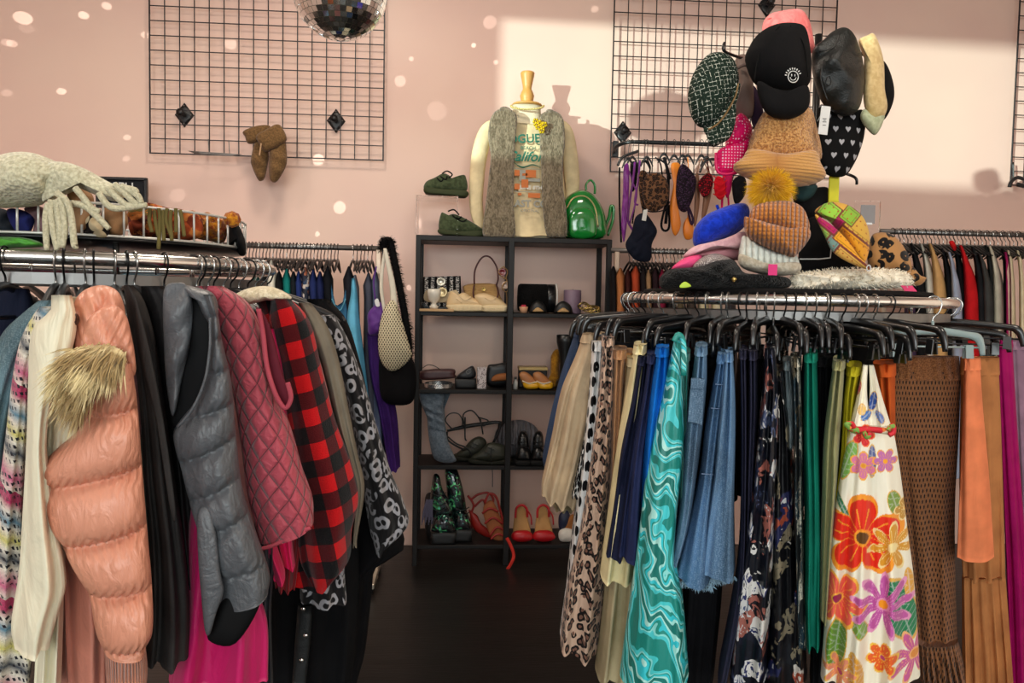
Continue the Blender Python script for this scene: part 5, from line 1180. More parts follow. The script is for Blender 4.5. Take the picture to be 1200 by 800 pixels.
for k, (a, b, lab) in enumerate((([(640, 302), (683, 318)], [(640, 322), (675, 333)], 'hot pink sleeve end hanging below the quilted vest, left one'), ([(626, 322), (667, 333)], [(626, 338), (667, 345)], 'hot pink sleeve end hanging below the quilted vest, right one'))):
    pass
hs1 = MB().loft([(380, 304), (500, 306), (600, 300), (640, 304), (684, 320)], [(380, 316), (460, 330), (560, 330), (640, 324), (676, 334)], 1.37, .04, folds=1, A=.008)
hs2 = MB().loft([(385, 312), (440, 318), (560, 318), (640, 326), (667, 332)], [(385, 322), (440, 333), (560, 340), (630, 342), (667, 346)], 1.40, .03, folds=1, A=.006)
item('pink_sweater', 'hot pink sweater with two sleeve ends showing below the quilted vest', 'sweater', [('sleeve', hs1, hot), ('sleeve', hs2, hot)])
garment('red_dress', 'dark red dress hem behind the hot pink sleeves', 'dress', [(500, 316), (640, 318), (692, 322)], [(500, 350), (640, 352), (692, 346)], 1.44, .04, satin((140, 14, 24), .6))
# plaid jacket
M_pl = plaid_mat(.060)
ps_ = MB().loft([(352, 318), (380, 316), (420, 326), (480, 336), (560, 340), (620, 348), (664, 352), (690, 366)], [(350, 340), (366, 356), (385, 366), (440, 378), (500, 394), (550, 412), (590, 420), (630, 412), (668, 408), (690, 384)], 1.42, .06, folds=1.1, A=.014, ny=60, nx=80, hem=-3)
pb_ = MB().loft([(345, 300), (400, 312), (500, 318), (640, 325), (690, 330)], [(345, 330), (400, 346), (500, 352), (640, 366), (690, 380)], 1.47, .05, folds=1.4, A=.012)
pc_ = MB().puff([(272, 348), (290, 338), (312, 335), (330, 340), (342, 349), (330, 353), (312, 352), (296, 356), (282, 356)], 1.40, .05, disp=lambda x, y, w: .003*sin(x*.5))
item('plaid_jacket', 'red and black buffalo check jacket with cream fleece collar', 'jacket', [('sleeve', ps_, M_pl), ('jacket_body', pb_, M_pl), ('collar', pc_, fuzzy((226, 214, 186), (196, 182, 150), 120, .6), 'cream fleece collar')])
garment('grey_coat', 'taupe grey wool coat edge right of the plaid jacket', 'coat', [(355, 350), (375, 358), (420, 374), (500, 394), (560, 412), (640, 412)], [(355, 364), (380, 382), (420, 396), (480, 408), (540, 420), (575, 427), (632, 418)], 1.50, .05, cloth((120, 112, 98), .95), folds=1, hem=2)
M_lb = leopard((18, 16, 18), (150, 148, 152), (18, 16, 18), 34, 'silver_leopard_print')
garment('print_jacket', 'black jacket with silver leopard print, right of the taupe coat', 'jacket', [(375, 368), (400, 386), (460, 404), (540, 420), (620, 432), (648, 440)], [(370, 392), (400, 408), (450, 426), (500, 440), (560, 458), (600, 474), (622, 478), (648, 452)], 1.60, .06, M_lb, folds=1.2, A=.014, hem=-3)
garment('print_skirt', 'silver leopard print hem below the plaid jacket', 'skirt', [(600, 345), (660, 350), (710, 352)], [(600, 406), (680, 404), (706, 406)], 1.52, .05, M_lb, folds=2)
garment('black_coat', 'long black coat at the right end of the jacket rack', 'coat', [(352, 360), (400, 378), (520, 400), (640, 400), (808, 378)], [(350, 384), (372, 404), (420, 420), (480, 434), (560, 452), (640, 474), (652, 470), (668, 442), (700, 436), (770, 428), (808, 418)], 1.72, .06, cloth((13, 12, 14), .95), folds=2)
garment('black_dress', 'long black dress filling the gap above the floor beside the studded strip', 'dress', [(600, 322), (700, 316), (808, 312)], [(600, 420), (700, 420), (760, 416), (808, 412)], 1.60, .05, cloth((10, 10, 12), .95), folds=3)
sb = MB().loft([(710, 349), (750, 346), (808, 342)], [(710, 366), (750, 364), (808, 358)], 1.50, .008, folds=0, A=0, A0=0, wav=0, ny=10, nx=40)
st2 = []
for (x, y) in ((355, 714), (358, 745), (353, 774)):
    st2.append(('stud', MB().lathe(at(x, y, 1.488), [(0, 0), (.004, 0), (.0045, -.002)], 12, M=Matrix.Rotation(pi/2, 3, 'X')), chrome()))
item('studded_strap', 'black leather placket with round silver studs', 'leather strip', [('strip', sb, leather((22, 24, 25), .35))]+st2)
# ================================================================== scarf basket on the left rack
bz0, bz1, br = LZ+.045, LZ+.103, LR-.055
WH = plain((214, 212, 205), .35, .3)
t = thing('wire_basket', 'round white wire basket of scarves on top of the jacket rack', 'basket', (LC.x, LC.y, bz0))
circ = lambda r, z, n=40: [(LC.x+r*cos(2*pi*k/n), LC.y+r*sin(2*pi*k/n), z) for k in range(n)]
build('rim_wire', MB().tube(circ(br, bz1), .0026, closed=True, sub=2, n=6), WH, t); build('base_wire', MB().tube(circ(br, bz0), .0026, closed=True, sub=2, n=6), WH, t)
for k in range(58):
    a = 2*pi*k/58; m = MB(); m.tube([(LC.x+br*cos(a), LC.y+br*sin(a), bz0), (LC.x+br*cos(a), LC.y+br*sin(a), bz1)], .0022, n=6, smoothp=False); build('upright_wire', m, WH, t)
m = MB(); m.lathe((LC.x, LC.y, bz0-.010), [(0, 0), (br, 0), (br+.003, .004), (br, .008), (0, .008)], 60); build('base_plate', m, plain((20, 20, 22), .3, .5), t)
for k in range(3):
    a = 2.1*k-1.0; m = MB(); m.tube([(LC.x+(LR-.09)*cos(a), LC.y+(LR-.09)*sin(a), LZ-.035), (LC.x+(LR-.09)*cos(a), LC.y+(LR-.09)*sin(a), bz0-.008)], .006, n=8, smoothp=False); build('support_post', m, chrome(), t)
def scarf(name, label, pts, Y, tf, mt, extra=None, dsp=None, **k):
    return item(name, label, 'scarf', [('folded_cloth', MB().puff(pts, Y, tf, disp=dsp, **k), mt)]+(extra or []))
def crump(a, f1, f2): return lambda x, y, w: a*(sin(x*f1+sin(y*f2)*2)+.6*sin(y*f1*1.3+x*f2))
N = NT('boucle_wool', .95, sheen=.35); b_ = N.noise(N.objc(), 170, 3); N.col(N.mix(N.ss(b_, .35, .65), (182, 174, 144), (212, 206, 176))); N.bump(N.math('ADD', b_, N.vor(N.objc(), 140)), .55, .005); M_bo = N.m
fr = []
FR = [[(57, 238), (54, 252), (54, 270), (55, 293)], [(60, 234), (60, 252), (63, 272), (67, 293)], [(66, 234), (68, 250), (70, 268), (71, 290)], [(70, 232), (74, 248), (76, 268), (73, 290)], [(66, 226), (78, 236), (84, 256), (87, 286), (90, 288)], [(88, 220), (98, 232), (108, 244), (117, 248)], [(84, 238), (100, 242), (114, 254), (128, 268)], [(116, 226), (124, 238), (134, 244), (150, 243), (172, 240)],
      [(126, 220), (138, 232), (148, 240), (156, 240)], [(134, 216), (146, 226), (156, 236), (162, 240)], [(142, 218), (154, 224), (162, 230), (166, 238)], [(146, 220), (158, 223), (160, 226)]]
for i, q in enumerate(FR): fr.append(('fringe_strand', MB().tube(pt(q, 1.31 if i < 5 else 1.33), [.0055]*(len(q)-1)+[.0045], n=8), fuzzy((208, 200, 170), (184, 176, 146), 260, .5)))
item('boucle_scarf', 'cream green boucle scarf with thick knotted fringe heaped over the basket', 'scarf', [
    ('folded_cloth', MB().puff([(-30, 240), (-25, 196), (0, 183), (25, 180), (50, 184), (72, 194), (82, 206), (76, 216), (64, 222), (54, 236), (40, 241), (0, 243)], 1.42, .10, .12, disp=crump(.006, .05, .07)), M_bo),
    ('loose_end', MB().puff([(50, 192), (75, 190), (100, 198), (122, 210), (140, 220), (148, 228), (138, 236), (124, 230), (108, 224), (96, 216), (84, 211), (72, 214), (58, 228), (50, 236), (48, 214)], 1.37, .03, .05, disp=crump(.004, .08, .07)), M_bo)]+fr)
for nm, lab, q, Y, tf, c in (('scarf', 'navy blue scarf in the left part of the basket', [(8, 246), (26, 246), (40, 254), (38, 268), (30, 276), (16, 268)], 1.50, .03, (44, 50, 110)),
     ('scarf', 'charcoal knit scarf at the left end of the basket', [(-30, 246), (0, 244), (16, 252), (28, 272), (20, 280), (-30, 280)], 1.54, .03, (36, 40, 46)), ('scarf', 'mauve scarf behind the hanging fringe', [(28, 244), (50, 243), (56, 260), (52, 278), (38, 278), (40, 258)], 1.50, .03, (120, 92, 96)),
     ('scarf', 'camel scarf under the arch of the boucle scarf', [(78, 214), (92, 217), (108, 228), (110, 242), (106, 270), (92, 276), (84, 258), (80, 238)], 1.48, .04, (160, 122, 88)),
     ('scarf', 'brown scarf bunched at the middle of the basket', [(118, 250), (132, 240), (146, 244), (150, 262), (142, 276), (126, 278)], 1.50, .03, (150, 112, 78))):
    item(nm, lab, 'scarf', [('folded_cloth', MB().puff(q, Y, tf, disp=crump(.006, .2, .15)), cloth(c, .95))])
item('scarf', 'black and cream spotted scarf in the middle of the basket', 'scarf', [('folded_cloth', MB().puff([(96, 262), (104, 252), (116, 254), (128, 262), (126, 278), (108, 279), (97, 276)], 1.47, .03, disp=crump(.006, .3, .2)), dots((26, 20, 20), (200, 184, 150), 30, .4, 1, 'spotted_scarf'))])
item('scarf', 'bright green scarf lying under the left part of the basket', 'scarf', [('folded_cloth', MB().puff([(-30, 280), (10, 277.5), (36, 280), (50, 286), (40, 290), (-30, 290)], 1.42, .04, disp=crump(.004, .25, .5)), satin((70, 150, 40), .6))])
M_rk = patchy([(0, (120, 48, 26)), (.35, (160, 70, 34)), (.55, (90, 34, 24)), (.72, (186, 110, 50)), (.85, (96, 86, 44))], 60, 2, 'rust_mohair', .95)
sr_ = [('fringe_strand', tb(pt([(176+k*5, 244+k % 2*2), (175+k*5.3+2*sin(k), 258), (178+k*5+3*sin(k*2), 272+(k % 3)*5+(10 if k in (2, 3) else 0))], 1.375), .0035, n=6), cloth((104, 92, 52), .95)) for k in range(8)]
item('mohair_scarf', 'rust mohair scarf with olive fringe through the basket wires', 'scarf', [('folded_cloth', MB().puff([(150, 248), (162, 242), (175, 238), (195, 243), (215, 246), (235, 254), (236, 276), (215, 282), (180, 279), (156, 277), (150, 262)], 1.62, .05, disp=crump(.010, .22, .3)), M_rk)]+sr_)
M_mu = fuzzy((206, 136, 34), (140, 60, 26), 90, 1)
item('mustard_scarf', 'mustard and rust chunky scarf at the right of the basket', 'scarf', [('folded_cloth', MB().puff([(218, 250), (226, 247), (236, 250), (244, 249), (252, 253), (262, 258), (266, 270), (262, 284), (244, 282), (228, 278), (222, 264)], 1.78, .05, disp=crump(.010, .35, .4)), M_mu), ('pompom', MB().lathe(at(272, 257, 1.68), [(0, -.018), (.014, -.012), (.019, 0), (.014, .012), (0, .018)], 14), M_mu)])
item('black_scarf', 'black scarf draped over the right end of the basket', 'scarf', [('folded_cloth', MB().puff([(268, 258), (276, 260), (283, 270), (288, 286), (287, 299), (280, 298), (276, 286), (268, 286)], 1.74, .06, disp=crump(.004, .3, .1)), cloth((14, 14, 16), .95))])

# ================================================================== hat table on the right rack
hz = at(927, 338.5, 1.80).z; HR = RR-.05
t = thing('hat_shelf', 'round black shelf above the skirt rack carrying the hats', 'shelf', (RC.x, RC.y, hz-.012))
hc = (RC.x-.0, RC.y)
build('shelf_top', MB().lathe((*hc, hz-.016), [(0, 0), (HR, 0), (HR+.004, .004), (HR+.004, .012), (HR, .016), (0, .016)], 64), plain((22, 19, 19), .85), t)
for k in range(3):
    a = 2.1*k-.8; build('support_post', MB().tube([(hc[0]+(RR-.09)*cos(a), hc[1]+(RR-.09)*sin(a), RZ-.035), (hc[0]+(RR-.09)*cos(a), hc[1]+(RR-.09)*sin(a), hz-.014)], .006, n=8, smoothp=False), chrome(), t)
# hat stand
p = at(948, 330, 2.2); t = thing('hat_stand', 'black wire hat tower standing on the round shelf', 'display stand', (p.x, p.y, hz+.001))
build('pole', MB().tube([(p.x, p.y, hz+.001), (p.x, p.y, at(948, 40, 2.2).z)], .010, n=12, smoothp=False), blackp(), t)
build('base_disc', MB().lathe((p.x, p.y, hz+.001), [(0, 0), (.11, 0), (.11, .008), (.02, .016), (.012, .05)], 28), blackp(), t)
for q in ([(948, 80, 2.2), (900, 75, 2.1), (852, 62, 2.0), (849, 50, 2.0)], [(948, 195, 2.2), (985, 202, 2.1), (1002, 208, 2.05), (1004, 216, 2.05)], [(948, 60, 2.2), (1000, 60, 2.1), (1030, 75, 2.05)], [(948, 150, 2.2), (905, 150, 2.1), (870, 150, 2.0)]):
    build('arm', MB().tube([at(*v) for v in q], .004, n=8), blackp(), t)
def hat(name, label, cat, parts, group=None): return item(name, label, cat, parts, group)
N = NT('green_boucle_tweed', .95); uu = N.sep(N.objc())
def grid_(n_, s, jit):
    gx = N.math('ABSOLUTE', N.math('SUBTRACT', N.math('FRACT', N.math('ADD', N.math('MULTIPLY', N.math('ADD', uu[0], N.math('MULTIPLY', uu[2], .25)), s), jit)), .5))
    gy = N.math('ABSOLUTE', N.math('SUBTRACT', N.math('FRACT', N.math('ADD', N.math('MULTIPLY', N.math('SUBTRACT', uu[2], N.math('MULTIPLY', uu[0], .25)), s), jit)), .5))
    return N.math('MAXIMUM', N.ss(gx, .40, .46), N.ss(gy, .40, .46))
gm = N.math('MULTIPLY', grid_(0, 92, 40.5), N.ss(N.noise(N.objc(), 180, 2), .46, .55))
N.col(N.mix(gm, N.mix(N.noise(N.objc(), 300, 2), (12, 26, 20), (44, 62, 50)), (226, 228, 214))); N.bump(N.math('ADD', gm, N.noise(N.objc(), 300, 2)), .9, .004); M_tws = N.m
dome = dict(p=2.0)
hat('newsboy_hat', 'dark green tweed baker boy cap with a chain band', 'cap', [
    ('crown', pf([(826, 68), (838, 62), (852, 64), (862, 74), (866, 92), (862, 112), (852, 132), (840, 146), (828, 150), (816, 146), (808, 130), (806, 112), (812, 88)], 1.95, .06, .06), M_tws),
    ('band', tb(pt([(826, 154), (838, 148), (850, 134), (860, 116), (864, 98)], 1.91), .009, n=10, flat=(Vector((0, 1, 0)), .6)), M_tws),
    ('chain', MB().tube(pt([(830, 152), (841, 145), (852, 131), (862, 112), (865, 98)], 1.88), .0024, n=6), plain((140, 112, 74), .35, .8), 'gold chain'),
    ('peak', pf([(828, 156), (842, 148), (853, 134), (862, 122), (862, 142), (856, 160), (844, 168), (834, 171)], 1.92, .018, .03, p=3), M_tws)])
hat('taupe_hat', 'taupe cap squeezed behind the tweed baker boy cap', 'cap', [('crown', pf([(862, 70), (872, 64), (880, 72), (883, 100), (882, 135), (868, 138), (860, 130), (866, 100)], 2.06, .05), cloth((130, 112, 104))), ('band', tb(pt([(864, 80), (873, 76), (881, 80)], 2.0), .004, n=8), cloth((110, 94, 88)))])
N = NT('studded_fuchsia', .5); vv = N.vor(N.objc(), 130, rnd=0); N.col(N.mix(N.ss(vv, .26, .32), (236, 190, 205), (214, 8, 92))); N.bump(N.math('SUBTRACT', 1.0, vv), .7, .004)
hat('studded_hat', 'fuchsia cap covered in silver studs under the tweed cap', 'cap', [('crown', pf([(860, 142), (868, 133), (877, 140), (882, 152), (878, 165), (868, 176), (856, 180), (850, 168)], 2.02, .05), N.m), ('peak', pf([(840, 180), (850, 172), (868, 168), (878, 164), (874, 182), (866, 200), (844, 203)], 1.98, .02, p=3), N.m),
    ('peak_binding', tb(pt([(839, 179), (842, 202), (866, 201), (874, 184)], 1.955), .004, n=8), plain((224, 10, 96), .5))])
hat('plum_hat', 'plum cap hidden between the taupe cap and the black baseball cap', 'cap', [('crown', pf([(880, 102), (888, 108), (896, 140), (888, 155), (880, 140)], 2.1, .04), cloth((48, 34, 54)))])
hat('coral_hat', 'coral pink bucket hat on top of the hat tower', 'hat', [('crown', pf([(893, 34), (900, 20), (916, 15), (938, 13), (948, 24), (953, 44), (953, 60), (930, 66), (900, 60)], 2.10, .07), fuzzy((236, 120, 116), (222, 100, 98), 60, .3)), ('crown_seam', tb(pt([(899, 22), (918, 20), (938, 22), (946, 32)], 2.055), .0015, n=5), cloth((214, 96, 92)))])
M_bc = cloth((17, 16, 17), .9)
t = hat('baseball_hat', 'black baseball cap with a small white embroidered smiling face', 'cap', [
    ('crown', pf([(873, 70), (878, 56), (886, 44), (900, 34), (916, 29), (934, 29), (944, 34), (949, 52), (951, 78), (947, 100), (925, 108), (892, 102), (880, 92)], 1.90, .075, .06), M_bc),
    ('peak', pf([(888, 96), (905, 104), (925, 107), (946, 101), (949, 120), (942, 132), (926, 139), (908, 138), (896, 130), (889, 114)], 1.87, .035, .02, p=2.5), M_bc),
    ('crown_seam', tb(pt([(914, 30), (900, 46), (889, 66), (884, 94)], 1.845), .0016, n=5), plain((10, 10, 10), .8)), ('crown_seam', tb(pt([(926, 30), (942, 52), (947, 90)], 1.85), .0016, n=5), plain((10, 10, 10), .8)),
    ('top_button', MB().lathe(at(932, 29, 1.89), [(0, 0), (.006, .001), (0, .005)], 12), plain((150, 20, 30), .6))])
wt = plain((222, 222, 218), .7); ec = at(929.5, 90, 1.812)
m = MB(); m.tube([ec+Vector((.0125*cos(a), 0, .0135*sin(a))) for a in [k*pi/10 for k in range(20)]], .0012, closed=True, n=5, sub=1)
m.tube([ec+Vector((.007*cos(a), 0, .007*sin(a)-.001)) for a in [pi+k*pi/6 for k in range(7)]], .001, n=5, sub=2)
for dx in (-.004, .004): m.tube([ec+Vector((dx, 0, .001)), ec+Vector((dx, 0, .006))], .0012, n=5, smoothp=False)
for k in range(9):
    a = radians(170-k*18); q = ec+Vector((.0185*cos(a), 0, .0195*sin(a))); m.box(q, (.0022, .001, .0045), ry=-(a-pi/2))
build('embroidery', m, wt, t)
N = NT('camel_sherpa', .95, sheen=.3); b_ = N.noise(N.objc(), 190, 3); N.col(N.mix(N.ss(b_, .35, .62), (160, 104, 54), (214, 160, 96))); N.bump(b_, 1, .008); M_ca = N.m
hat('bucket_hat', 'camel sherpa bucket hat with a ridged brim in the middle of the tower', 'hat', [
    ('crown', pf([(890, 140), (900, 132), (925, 134), (948, 128), (955, 140), (957, 165), (958, 190), (920, 196), (878, 188), (879, 165)], 1.96, .085, .06, p=2.4), M_ca),
    ('brim', pf([(859, 197), (870, 186), (880, 176), (920, 182), (955, 178), (962, 192), (968, 206), (955, 214), (930, 218), (900, 216), (875, 208)], 1.92, .075, .08, p=2.5), knit((210, 158, 92), (166, 112, 60), .2, 'ridged_straw', vs=.008)),
    ('side_lobe', pf([(942, 130), (952, 134), (960, 160), (963, 185), (950, 188), (944, 160)], 2.0, .05), M_ca)])
hat('leather_hat', 'black leather bucket hat right of the baseball cap', 'hat', [('crown', pf([(953, 58), (965, 48), (975, 38), (988, 33), (998, 38), (1006, 52), (1012, 76), (1012, 105), (1006, 128), (990, 136), (972, 128), (962, 118), (954, 95), (951, 75)], 1.98, .07, disp=crump(.006, .16, .1)), leather((20, 22, 21), .42, .5)),
    ('eyelet', MB().tube([at(971, 95, 1.915)+Vector((.006*cos(a), 0, .011*sin(a))) for a in [k*pi/6 for k in range(12)]], .0018, closed=True, n=6, sub=2), plain((30, 32, 32), .25, .4)), ('crown_seam', tb(pt([(960, 60), (976, 56), (984, 40)], 1.925), .0018, n=5), leather((14, 15, 15), .3)), ('crown_seam', tb(pt([(966, 70), (962, 92), (970, 118)], 1.925), .0018, n=5), leather((14, 15, 15), .3))])
hat('fleece_hat', 'cream fleece bucket hat hanging sideways at the right of the tower', 'hat', [('crown', pf([(1006, 48), (1016, 42), (1024, 40), (1031, 54), (1036, 75), (1037, 105), (1040, 125), (1034, 138), (1020, 138), (1012, 120), (1012, 85), (1012, 62)], 2.02, .05), fuzzy((222, 194, 140), (204, 172, 118), 70, .3)),
    ('brim_edge', pf([(1013, 128), (1022, 136), (1034, 140), (1037, 136), (1032, 150), (1024, 158), (1012, 146), (1008, 136)], 2.0, .03), fuzzy((192, 196, 160), (170, 176, 140), 70, .3), 'sage green edge')])
hat('black_hat', 'black felt hat edge behind the cream fleece hat', 'hat', [('crown', pf([(1034, 72), (1042, 82), (1048, 104), (1046, 122), (1036, 140), (1028, 130), (1030, 95)], 2.12, .05), M_bc)])
N = NT('grey_heart_print', .9); u0 = N.objc(); rot = N.vadd(u0, (0, 0, 0)); z_ = N.sep(rot)
row = N.math('FLOOR', N.math('ADD', N.math('DIVIDE', z_[2], .034), 50.0)); hy = N.math('SUBTRACT', N.math('FRACT', N.math('ADD', N.math('DIVIDE', z_[2], .034), 50.0)), .5)
hx = N.math('SUBTRACT', N.math('FRACT', N.math('ADD', N.math('ADD', N.math('DIVIDE', z_[0], .034), N.math('MULTIPLY', row, .5)), 50.0)), .5)
yy_ = N.math('SUBTRACT', N.math('MULTIPLY', hy, 1.25), N.math('MULTIPLY', N.math('SQRT', N.math('ABSOLUTE', hx)), .55))
hd_ = N.math('ADD', N.math('MULTIPLY', hx, hx), N.math('POWER', N.math('ADD', yy_, .1), 2.0))
N.col(N.mix(N.ss(hd_, .040, .055), (170, 168, 172), (12, 12, 13)))
hat('heart_beret', 'black hat with small grey hearts under the leather hat', 'hat', [('crown', pf([(960, 124), (975, 130), (1000, 130), (1012, 130), (1014, 150), (1010, 170), (1002, 190), (990, 206), (972, 206), (960, 195), (955, 165)], 2.04, .05), N.m)])
p = at(966, 141, 1.88); m = MB(); m.box(p, (.024, .0015, .070), ry=radians(5)); t = item('price_tag', 'white price tag hanging from the leather hat', 'tag', [('card', m, plain((226, 224, 220), .6)), ('tag_string', tb(pt([(966, 124), (963, 132), (958, 142)], 1.882), .0007, n=4), plain((190, 190, 190), .5))])
m = MB()
for k, (w_, z_2) in enumerate(((.010, .004), (.006, .0), (.010, -.004), (.008, -.012))): m.box(p+Vector((0, -.001, z_2)), (w_, .0006, .0016))
build('barcode_print', m, plain((60, 60, 60), .6), t)
p = at(977, 222, 2.06); m = MB(); m.box(p, (.028, .006, .072)); m2 = MB(); m2.box(p+Vector((.0, -.001, -.034)), (.030, .007, .006)); item('neon_tag', 'neon yellow label hanging below the heart print hat', 'tag', [('card', m, plain((214, 206, 20), .5)), ('card_edge', m2, plain((196, 186, 20), .5))])
hat('teal_hat', 'dark teal cap peak under the camel bucket hat', 'cap', [('peak', pf([(926, 216), (945, 218), (958, 218), (952, 230), (940, 236), (930, 232)], 2.06, .03, p=3), cloth((34, 58, 60))), ('crown', pf([(930, 226), (955, 220), (972, 222), (972, 250), (950, 256), (935, 248)], 2.12, .04), M_bc)])
# on the table
def on_table(o): return o
hat('blue_beret', 'cobalt blue felt beret at the left of the hat shelf', 'beret', [('crown', pf([(812, 276), (816, 264), (828, 252), (845, 244), (862, 239), (876, 240), (878, 256), (868, 270), (850, 280), (828, 288), (814, 288)], 1.98, .07, .06), fuzzy((22, 58, 196), (14, 44, 160), 90, .4)), ('stalk', tb(pt([(842, 246), (840, 240)], 1.98), .004, n=6), fuzzy((22, 58, 196), (14, 44, 160), 90, .4))])
hat('pale_pink_hat', 'pale pink brimmed hat under the blue beret', 'hat', [('brim', pf([(801, 300), (812, 290), (830, 285), (850, 280), (872, 272), (876, 284), (866, 292), (845, 291), (820, 296), (806, 302)], 1.96, .06, p=3), fuzzy((222, 178, 184), (206, 158, 166), 60, .2)), ('brim_underside', pf([(806, 302), (820, 296), (845, 291), (868, 290), (868, 304), (835, 304)], 1.99, .05), cloth((196, 134, 140)))])
hat('hot_pink_hat', 'hot pink hat at the left end of the hat shelf', 'hat', [('crown', pf([(787, 316), (796, 306), (808, 300), (822, 299), (822, 312), (806, 318)], 1.94, .05), cloth((222, 78, 128)))])
N = NT('crystal_mesh', .3, spec=.8); vv = N.vor(N.objc(), 260, rnd=.3); N.col(N.mix(N.ss(vv, .2, .5), (222, 212, 208), (112, 100, 98))); N.bump(vv, .8, .003)
hat('crystal_hat', 'silver crystal-studded cap behind the black fleece hat', 'cap', [('crown', pf([(812, 312), (822, 302), (836, 297), (850, 300), (862, 308), (862, 318), (820, 318)], 1.90, .06), N.m)])
N = NT('black_curly_fleece', .95, sheen=.1); b_ = N.noise(N.objc(), 110, 3, 1); N.col(N.mix(b_, (3, 3, 3), (16, 15, 15))); N.bump(b_, 1, .012)
hat('fleece_beret', 'black curly fleece hat flat along the front of the hat shelf', 'hat', [('crown', pf([(773, 326), (784, 316), (800, 314), (822, 312), (838, 306), (858, 304), (866, 312), (874, 320), (900, 322), (924, 326), (925, 336), (900, 339), (850, 340), (800, 338), (776, 338)], 1.86, .08, .08, disp=crump(.006, .22, .3)), N.m), ('lime_tag', pf([(797, 334), (803, 330), (810, 335), (804, 337), (797, 337)], 1.785, .002, p=4), plain((190, 220, 60), .5)), ('gold_charm', MB().lathe(at(860, 327, 1.79), [(0, -.008), (.008, 0), (0, .008)], 10), gold)])
M_kn = knit((206, 132, 60), (110, 44, 18), .011, 'rust_gold_rib', vs=.010)
pp = MB(); nn = []; ps2 = []
pc = at(903, 221, 1.86)
for k in range(7000):
    z = RND.uniform(-1, 1); a = RND.uniform(0, 6.283); r_ = sqrt(1-z*z); v = Vector((r_*cos(a), r_*sin(a), z)); ps2.append(pc+v*.012); nn.append(v)
pp.hair(ps2, nn, .050, .0008, .15, jit=.75)
N = NT('mustard_fox', .6, sheen=.2); N.col(N.mix(N.noise(N.objc(), 60, 2), (226, 168, 8), (250, 206, 40))); M_mf = N.m
pk_ = MB(); pk_.lathe(pc, [(.028*sin(pi*k/10), -.028*cos(pi*k/10)) for k in range(11)], 18)
hat('pompom_beanie', 'rust and gold rib-knit beanie with a big mustard fur pompom', 'beanie', [
    ('crown', pf([(878, 262), (880, 248), (888, 240), (905, 236), (925, 236), (940, 243), (947, 256), (949, 268), (944, 280), (920, 278), (895, 270)], 1.86, .09, .07), M_kn),
    ('turned_cuff', pf([(872, 256), (878, 256), (900, 262), (925, 268), (946, 268), (950, 276), (943, 288), (934, 298), (928, 301), (905, 293), (886, 284), (874, 274)], 1.84, .085, .06, p=2.6), M_kn),
    ('pompom', pk_, M_mf, 'mustard fur pompom', [('fur_pile', pp, M_mf)])])
for o in bpy.data.objects:
    if o.name.startswith('fur_pile'): o['kind'] = 'stuff'
hat('white_beanie', 'white rib-knit beanie under the pompom beanie', 'beanie', [('crown', pf([(868, 284), (872, 276), (886, 284), (905, 292), (926, 300), (934, 300), (937, 312), (930, 319), (900, 321), (876, 316), (866, 302)], 1.90, .08, .06), knit((238, 242, 232), (212, 218, 206), .016, 'white_rib', vs=.02)),
    ('fold', pf([(866, 298), (880, 304), (905, 310), (936, 308), (935, 320), (905, 323), (870, 314)], 1.88, .075, .06, p=2.6), fuzzy((216, 206, 186), (190, 176, 152), 90, .5))])
p = at(905.5, 316, 1.78); m = MB(); m.box(p, (.022, .0014, .026)); item('pink_tag', 'hot pink price tag on the white beanie', 'tag', [('card', m, plain((222, 30, 120), .5)), ('tag_string', tb(pt([(906, 309), (907, 303)], 1.782), .0008, n=4), plain((220, 220, 220), .5))])
hat('wire_brim_hat', 'black brimmed hat with a white wire edge between beanie and patchwork cap', 'hat', [('crown', pf([(940, 270), (948, 256), (960, 256), (975, 272), (990, 295), (1010, 314), (1000, 322), (950, 322), (936, 318), (936, 295)], 2.04, .06, p=3), M_bc), ('wire_edge', tb(pt([(937, 303.5), (960, 303.5), (973, 302), (974.5, 287)], 1.975), .0018, n=6, smoothp=False), plain((225, 225, 225), .4), 'white wire edge')])
# patchwork cap painted patch by patch
def patch(x, y, w=None):
    # coordinates turned along the cap
    u = (x-957)*.78+(y-247)*.62; v = -(x-957)*.62+(y-247)*.78
    P_ = [((0, 24), (-20, 2), (150, 200, 70)), ((24, 44), (-30, -10), (140, 180, 60)), ((6, 34), (-12, 10), (176, 34, 96)), ((34, 100), (-34, -6), (216, 170, 70)), ((34, 100), (-6, 14), (230, 160, 40)), ((0, 30), (10, 40), (150, 190, 90)), ((30, 46), (10, 40), (120, 150, 140)), ((46, 110), (14, 50), (214, 164, 80))]
    for (a, b), (c, d), col in P_:
        if a <= u < b and c <= v < d:
            e = min(u-a, b-u, v-c, d-v)
            if e < 1.3: return L3(120, 60, 50)
            if math.fmod(u+100, 7) < 1.6 and math.fmod(v+100, 7) < 1.6: return L3(170, 80, 40)
            if 3 < e < 4: return tuple(k_*.6 for k_ in L3(*col))
            return L3(*col)
    return L3(220, 170, 70)
def painted_puff(pts, Y, tf, tb_=None, **k):
    m = MB(); P0 = len(m.v); store = []
    def dd(x, y, w): return 0
    m.puff(pts, Y, tf, tb_, **k)
    # rebuild colours from the projected position of every vertex
    col = []
    Mi = M3.inverted()
    for v in m.v:
        q = Mi @ (Vector(v)-CAM); col.append(patch(600+F*q.x/-q.z, 400-F*q.y/-q.z))
    m.col = col; return m
M_pt = painted('patchwork_dye', .8)
